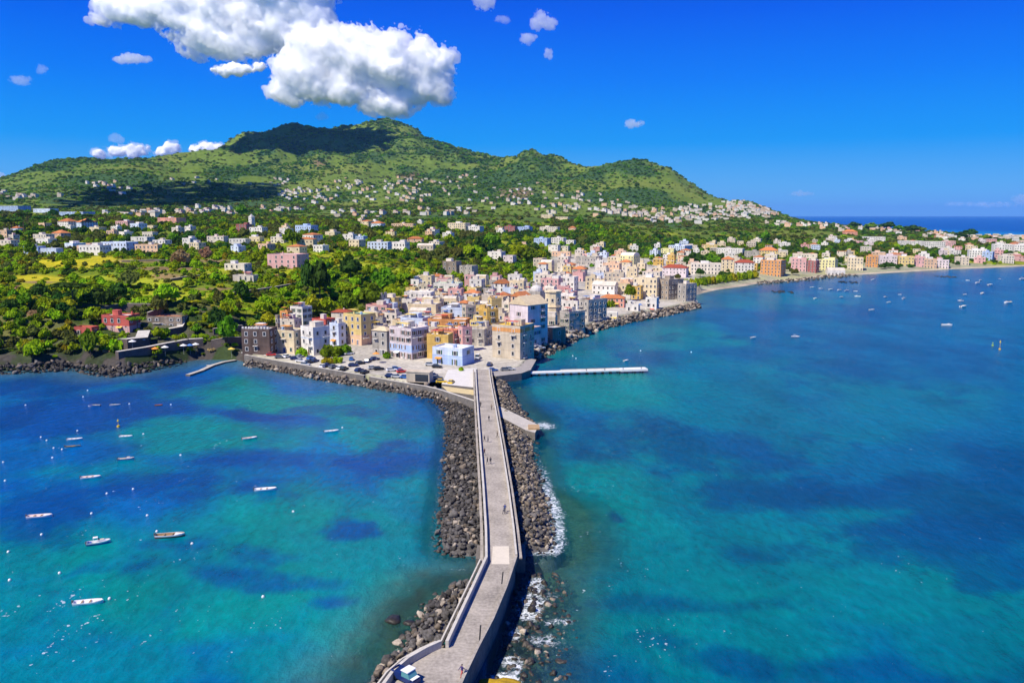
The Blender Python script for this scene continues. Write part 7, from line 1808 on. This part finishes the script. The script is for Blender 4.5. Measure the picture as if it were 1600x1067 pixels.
# ------------------------------------------------------------------ vehicles
CARCOL = {'white': (.80, .80, .80), 'silver': (.48, .50, .52), 'black': (.02, .02, .025), 'dark blue': (.012, .03, .14), 'blue': (.05, .15, .45), 'red': (.55, .04, .03), 'grey': (.18, .19, .20), 'yellow': (.75, .50, .03)}
M_CAR = {k: mat(k.replace(' ', '_') + '_paint', c, .3, .05, 1, .5) for k, c in CARCOL.items()}
m_tyre = mat('tyre', (.02, .02, .02), .9, .1); m_lamp = mat('lamp_glass', (.75, .75, .7), .2, .05)
def car_parts(colr, van=False):
    L, W = (4.6, 1.9) if van else (4.1, 1.75); P = []
    # profile lofted across the width
    prof_ = [(-L / 2, .35), (-L / 2, .85), (-L / 2 + .15, 1.0), (L * .22, .95), (L / 2 - .12, .78), (L / 2, .55), (L / 2, .35)]
    mb = MB(); n_ = len(prof_); vs = []
    for sy, k in ((-W / 2, 1), (-W / 2 + .12, 1), (W / 2 - .12, 1), (W / 2, 1)):
        for x_, z_ in prof_: vs.append((x_ * (1 if abs(sy) < W / 2 - .05 else .97), sy, z_ - (.06 if abs(sy) == W / 2 else 0) * (z_ > .6)))
    for j in range(3):
        for i in range(n_): mb.add([vs[j * n_ + i], vs[j * n_ + (i + 1) % n_], vs[(j + 1) * n_ + (i + 1) % n_], vs[(j + 1) * n_ + i]], [(3, 2, 1, 0)])
    mb.add(vs[:n_], [tuple(range(n_))]); mb.add(vs[3 * n_:], [tuple(reversed(range(n_)))])
    P.append(('body', mb.mesh('body', [M_CAR[colr]])))
    x0_, x1_, zt = (-L / 2 + .1, L * .30, 1.95) if van else (-L * .42, L * .24, 1.45)
    w0, w1 = W / 2 - .08, W / 2 - .26
    vs = [(x0_, -w0, .95), (x1_, -w0, .93), (x1_, w0, .93), (x0_, w0, .95), (x0_ + .35, -w1, zt), (x1_ - .75, -w1, zt), (x1_ - .75, w1, zt), (x0_ + .35, w1, zt)]
    mb = MB(); mb.add(vs, [(0, 1, 5, 4), (1, 2, 6, 5), (2, 3, 7, 6), (3, 0, 4, 7)]); P.append(('window', mb.mesh('window', [m_glassd])))
    mb = MB(); q = .06; mb.add([(v[0], v[1], v[2] + .004) for v in vs[4:]], [(0, 1, 2, 3)]); mb.box(vs[4][0] + .02, vs[5][0] - .02, -w1, w1, zt + .005, zt + .06); P.append(('car_roof', mb.mesh('car_roof', [M_CAR[colr]])))
    for sx in (-L * .31, L * .31):
        for sy in (-W / 2 + .02, W / 2 - .02):
            mb = MB(); n2 = 10
            vs = [(sx + .31 * math.cos(6.2832 * i / n2), sy + dy, .31 + .31 * math.sin(6.2832 * i / n2)) for dy in (-.1, .1) for i in range(n2)]
            mb.add(vs, [(i, (i + 1) % n2, n2 + (i + 1) % n2, n2 + i) for i in range(n2)] + [tuple(range(n2 - 1, -1, -1)), tuple(range(n2, 2 * n2))]); P.append(('wheel', mb.mesh('wheel', [m_tyre])))
    for sy in (-.6, .6):
        mb = MB(); mb.box(L / 2 - .05, L / 2 + .02, sy - .16, sy + .16, .58, .72); P.append(('headlight', mb.mesh('headlight', [m_lamp])))
    return P
CARS = {}
def car(px, py, colr, head, label, van=False, z=None):
    k = (colr, van)
    if k not in CARS: CARS[k] = car_parts(colr, van)
    x, y = ground(px, py, 2.7) if z is None else ground(px, py, z)
    zz = max(float(T(x, y)), 2.6) if z is None else z
    t = thing('parked_van' if van else 'parked_car', label, 'van' if van else 'car', (x, y, zz + .02), math.radians(head), 'vehicles parked on the quay')
    for nm, me in CARS[k]: link(nm, me, t)
    return t
CL = [(424, 556.5, 'red', 10, 'red car against the dark tower house'), (437, 560, 'grey', 20, 'grey car first along the quay wall past the tower house'), (448, 559, 'white', 70, 'white car below the cream house'), (461, 562, 'dark blue', 24, 'dark blue car before the bush on the quay'), (468, 559.5, 'silver', 70, 'silver car hard by the cream house bush'),
      (470, 566, 'white', -18, 'white car along the sea wall behind a dark one'), (486, 562, 'blue', 60, 'blue car at the foot of the white corner house'), (483, 568, 'black', 60, 'black car by the sea wall below the white corner house'), (492, 566, 'dark blue', 64, 'dark blue car beside the black one at the sea wall'), (477, 571, 'silver', -16, 'silver car pressed along the sea wall'),
      (511, 573, 'dark blue', 62, 'dark blue car below the planted island'), (506, 574, 'white', 62, 'white car left below the planted island'), (521, 575, 'grey', 62, 'grey car right below the planted island'), (538, 578, 'black', 70, 'black car near the sea wall, left of a white one'), (532, 577, 'white', 70, 'white car between two dark ones by the sea wall'),
      (552, 573, 'dark blue', 20, 'dark blue car in the middle of the car park'), (561, 580, 'dark blue', 64, 'blue black car near the sea wall bend'), (570, 583, 'black', 64, 'black car in the sea wall bend'), (549, 564, 'blue', 100, 'blue car right of the planted island'), (563, 570, 'black', 40, 'black car alone right of the island'),
      (575, 567, 'dark blue', 80, 'dark blue car below the tall yellow house'), (586, 564, 'dark blue', 40, 'dark blue car close to the grey house bush'), (583, 577, 'silver', 20, 'silver car in the double row'), (592, 578, 'black', 20, 'black car in the double row'), (545, 556, 'white', 30, 'white car under the low green tree'),
      (612, 580, 'white', 20, 'white car with blue one behind in the inner row'), (619, 578, 'blue', 20, 'pale blue car in the inner row'), (628, 582, 'red', 22, 'red car in the inner row left of the kiosk'), (610, 589, 'dark blue', -10, 'dark blue car along the outer sea wall'), (620, 590, 'silver', -10, 'silver car along the outer sea wall'), (634, 591, 'blue', -10, 'blue car next to the concrete kiosk'),
      (672, 572, 'silver', -8, 'silver car behind the kiosk near the low blue building'), (683, 575, 'black', -8, 'black car before the low blue building'), (677, 588, 'dark blue', 60, 'dark blue car right of the kiosk'), (683, 592, 'grey', 30, 'grey car right of the kiosk, lower one'), (690, 598, 'yellow', 0, 'yellow car at the edge of the white plaza'),
      (705, 599, 'yellow', 80, 'small yellow car on the white plaza'), (765, 572, 'dark blue', 80, 'dark blue car at the head of the causeway'), (770, 580, 'blue', 30, 'blue car where the causeway meets the apron'), (790, 579, 'grey', 10, 'grey car on the apron by the pier'), (797, 578, 'silver', 10, 'silver car on the apron nearest to the pier'),
      (852, 541, 'red', 30, 'red car under the sea wall houses'), (845, 545, 'white', 30, 'white car behind the red one under the sea wall')]
for a in CL: car(*a)
car(747, 562, 'white', 80, 'white van parked at the mouth of the narrow street', van=True)
car(650, 556, 'white', 20, 'white van beside the lilac white house', van=True)
car(727, 589, 'white', 70, 'white van on the white plaza', van=True) if False else None
# the small vehicle at the near turnout
x, y = ground(634, 1063, DZ)
t = thing('utility_cart', 'small dark blue utility cart with white cab roof by the curved bench', 'cart', (x, y, DZ + .01), math.radians(-38))
mb = MB(); mb.box(-1.9, 1.5, -.75, .75, .35, .95); mb.box(1.5, 1.95, -.7, .7, .35, .8); mb.obj('body', M_CAR['dark blue'], t)
mb = MB(); mb.box(-1.85, -.15, -.72, -.66, .955, 1.30); mb.box(-1.85, -.15, .66, .72, .955, 1.30); mb.box(-1.9, -1.84, -.72, .72, .955, 1.30); mb.obj('tray_side', M_CAR['dark blue'], t)
mb = MB(); vs = [(-.1, -.72, .955), (1.45, -.72, .955), (1.45, .72, .955), (-.1, .72, .955), (.0, -.66, 1.7), (1.0, -.66, 1.7), (1.0, .66, 1.7), (.0, .66, 1.7)]
mb.add(vs, [(0, 1, 5, 4), (1, 2, 6, 5), (2, 3, 7, 6), (3, 0, 4, 7)]); mb.obj('window', mat('teal_glass', (.10, .28, .30), .15, .1, spec=.6), t)
mb = MB(); mb.box(-.12, 1.12, -.76, .76, 1.705, 1.80); mb.obj('cab_roof', M_CAR['white'], t)
mb = MB(); mb.box(1.3, 1.9, -.62, .62, .955, 1.02); mb.obj('bonnet', M_CAR['white'], t)
for sx in (-1.25, 1.35):
    for sy in (-.7, .7):
        mb = MB(); n2 = 12; vs = [(sx + .3 * math.cos(6.2832 * i / n2), sy + dy, .3 + .3 * math.sin(6.2832 * i / n2)) for dy in (-.1, .1) for i in range(n2)]
        mb.add(vs, [(i, (i + 1) % n2, n2 + (i + 1) % n2, n2 + i) for i in range(n2)] + [tuple(range(n2 - 1, -1, -1)), tuple(range(n2, 2 * n2))]); mb.obj('wheel', m_tyre, t)
# green bush beside the causeway
x, y = ground(783, 690, 3.0)
t = thing('bush', 'yellow green bush against the causeway wall among the boulders', 'bush', (x, y, 2.2)); c = link('crown', CROWN['bush', 0, 'bright green'], t); c.scale = (1.2, 3.2, 1.6); c2 = link('stem', TRUNK['round'][0], t); c2.scale = (.6, .6, .6)
# ------------------------------------------------------------------ houses too far to tell apart
def far_houses(name, spots, seed, n_, s0, s1):
    r = np.random.default_rng(seed); mb = MB(); mats = [M_WALL['white'], M_WALL['offwhite'], M_WALL['peach'], m_roof_tile, m_roof_flat, M_WALL['beige']]
    for cx, cy, rx, ry, k in spots:
        for _ in range(int(k * n_)):
            px, py = cx + r.normal() * rx * .6, cy + r.normal() * ry * .6
            x, y = hit(px, py, 0, 1150)
            if y > 6500: continue
            z = float(T(x, y))
            if z < 2: continue
            w, d, h_ = r.uniform(s0, s1), r.uniform(s0, s1) * .8, r.uniform(5, 10); a = r.uniform(.1, .6); c_, s_ = math.cos(-a), math.sin(-a); mi = int(r.choice([0, 0, 1, 1, 2, 5]))
            def put(x0_, x1_, y0_, y1_, z0_, z1_, m_):
                k0_ = len(mb.v); mb.box(x0_, x1_, y0_, y1_, z0_, z1_, m_, bottom=False)
                for q in range(k0_, len(mb.v)): vx, vy, vz = mb.v[q]; mb.v[q] = (x + vx * c_ - vy * s_, y + vx * s_ + vy * c_, z + vz)
            put(-w / 2, w / 2, -d / 2, d / 2, -6, h_, mi); put(-w / 2 - .3, w / 2 + .3, -d / 2 - .3, d / 2 + .3, h_ + .01, h_ + .5, int(r.choice([3, 4, 4, 3, 4])))
            if r.uniform() < .5: put(-w / 2, 0, -d / 2 + 1, d / 2, h_ + .51, h_ + 3.4, mi)
    return stuff(mb.obj(name, mats))
far_houses('hillside_houses', [(560, 292, 60, 10, 1.0), (640, 288, 40, 12, 1.0), (470, 300, 50, 8, .8), (700, 300, 60, 12, .7), (620, 310, 70, 8, .7), (790, 318, 60, 12, .8), (870, 325, 50, 12, .8), (900, 305, 60, 14, .6), (960, 330, 50, 8, 1.0), (1010, 335, 40, 7, 1.0), (1080, 330, 40, 8, 1.0), (1140, 322, 30, 7, 1.6), (1175, 328, 26, 6, 1.8), (1200, 335, 20, 4, .8), (1130, 338, 50, 5, 1.4), (1060, 343, 60, 5, 1.0),
                               (740, 280, 30, 8, .3), (820, 296, 20, 6, .3), (500, 312, 40, 6, .5), (240, 335, 60, 6, .9), (330, 330, 50, 6, .6), (180, 296, 30, 5, .4), (30, 306, 40, 4, .5), (160, 288, 30, 4, .3), (430, 330, 40, 5, .5), (560, 335, 50, 6, .5), (690, 332, 60, 6, .5), (300, 283, 30, 5, .3), (430, 284, 30, 6, .4)], 5, 26, 9, 19)
far_houses('shore_town_houses', [(1270, 352, 60, 4, 1.0), (1340, 358, 50, 5, 1.0), (1420, 362, 50, 5, 1.0), (1540, 372, 40, 4, 1.2), (1590, 374, 30, 4, 1.0), (1480, 372, 40, 4, .8), (1220, 352, 30, 4, .5)], 6, 16, 9, 16)
# ------------------------------------------------------------------ the air between here and the mountain
m_haze, n, l, b = new_mat('haze'); n.remove(b)
v = n.new('ShaderNodeVolumePrincipled'); v.inputs['Color'].default_value = (0.22, 0.55, 1.0, 1); v.inputs['Density'].default_value = 1.7e-5
l.new(v.outputs[0], n['Material Output'].inputs['Volume'])
mb = MB(); mb.box(-72000, 80000, -60, 72000, -7.5, 864); stuff(mb.obj('haze', m_haze))
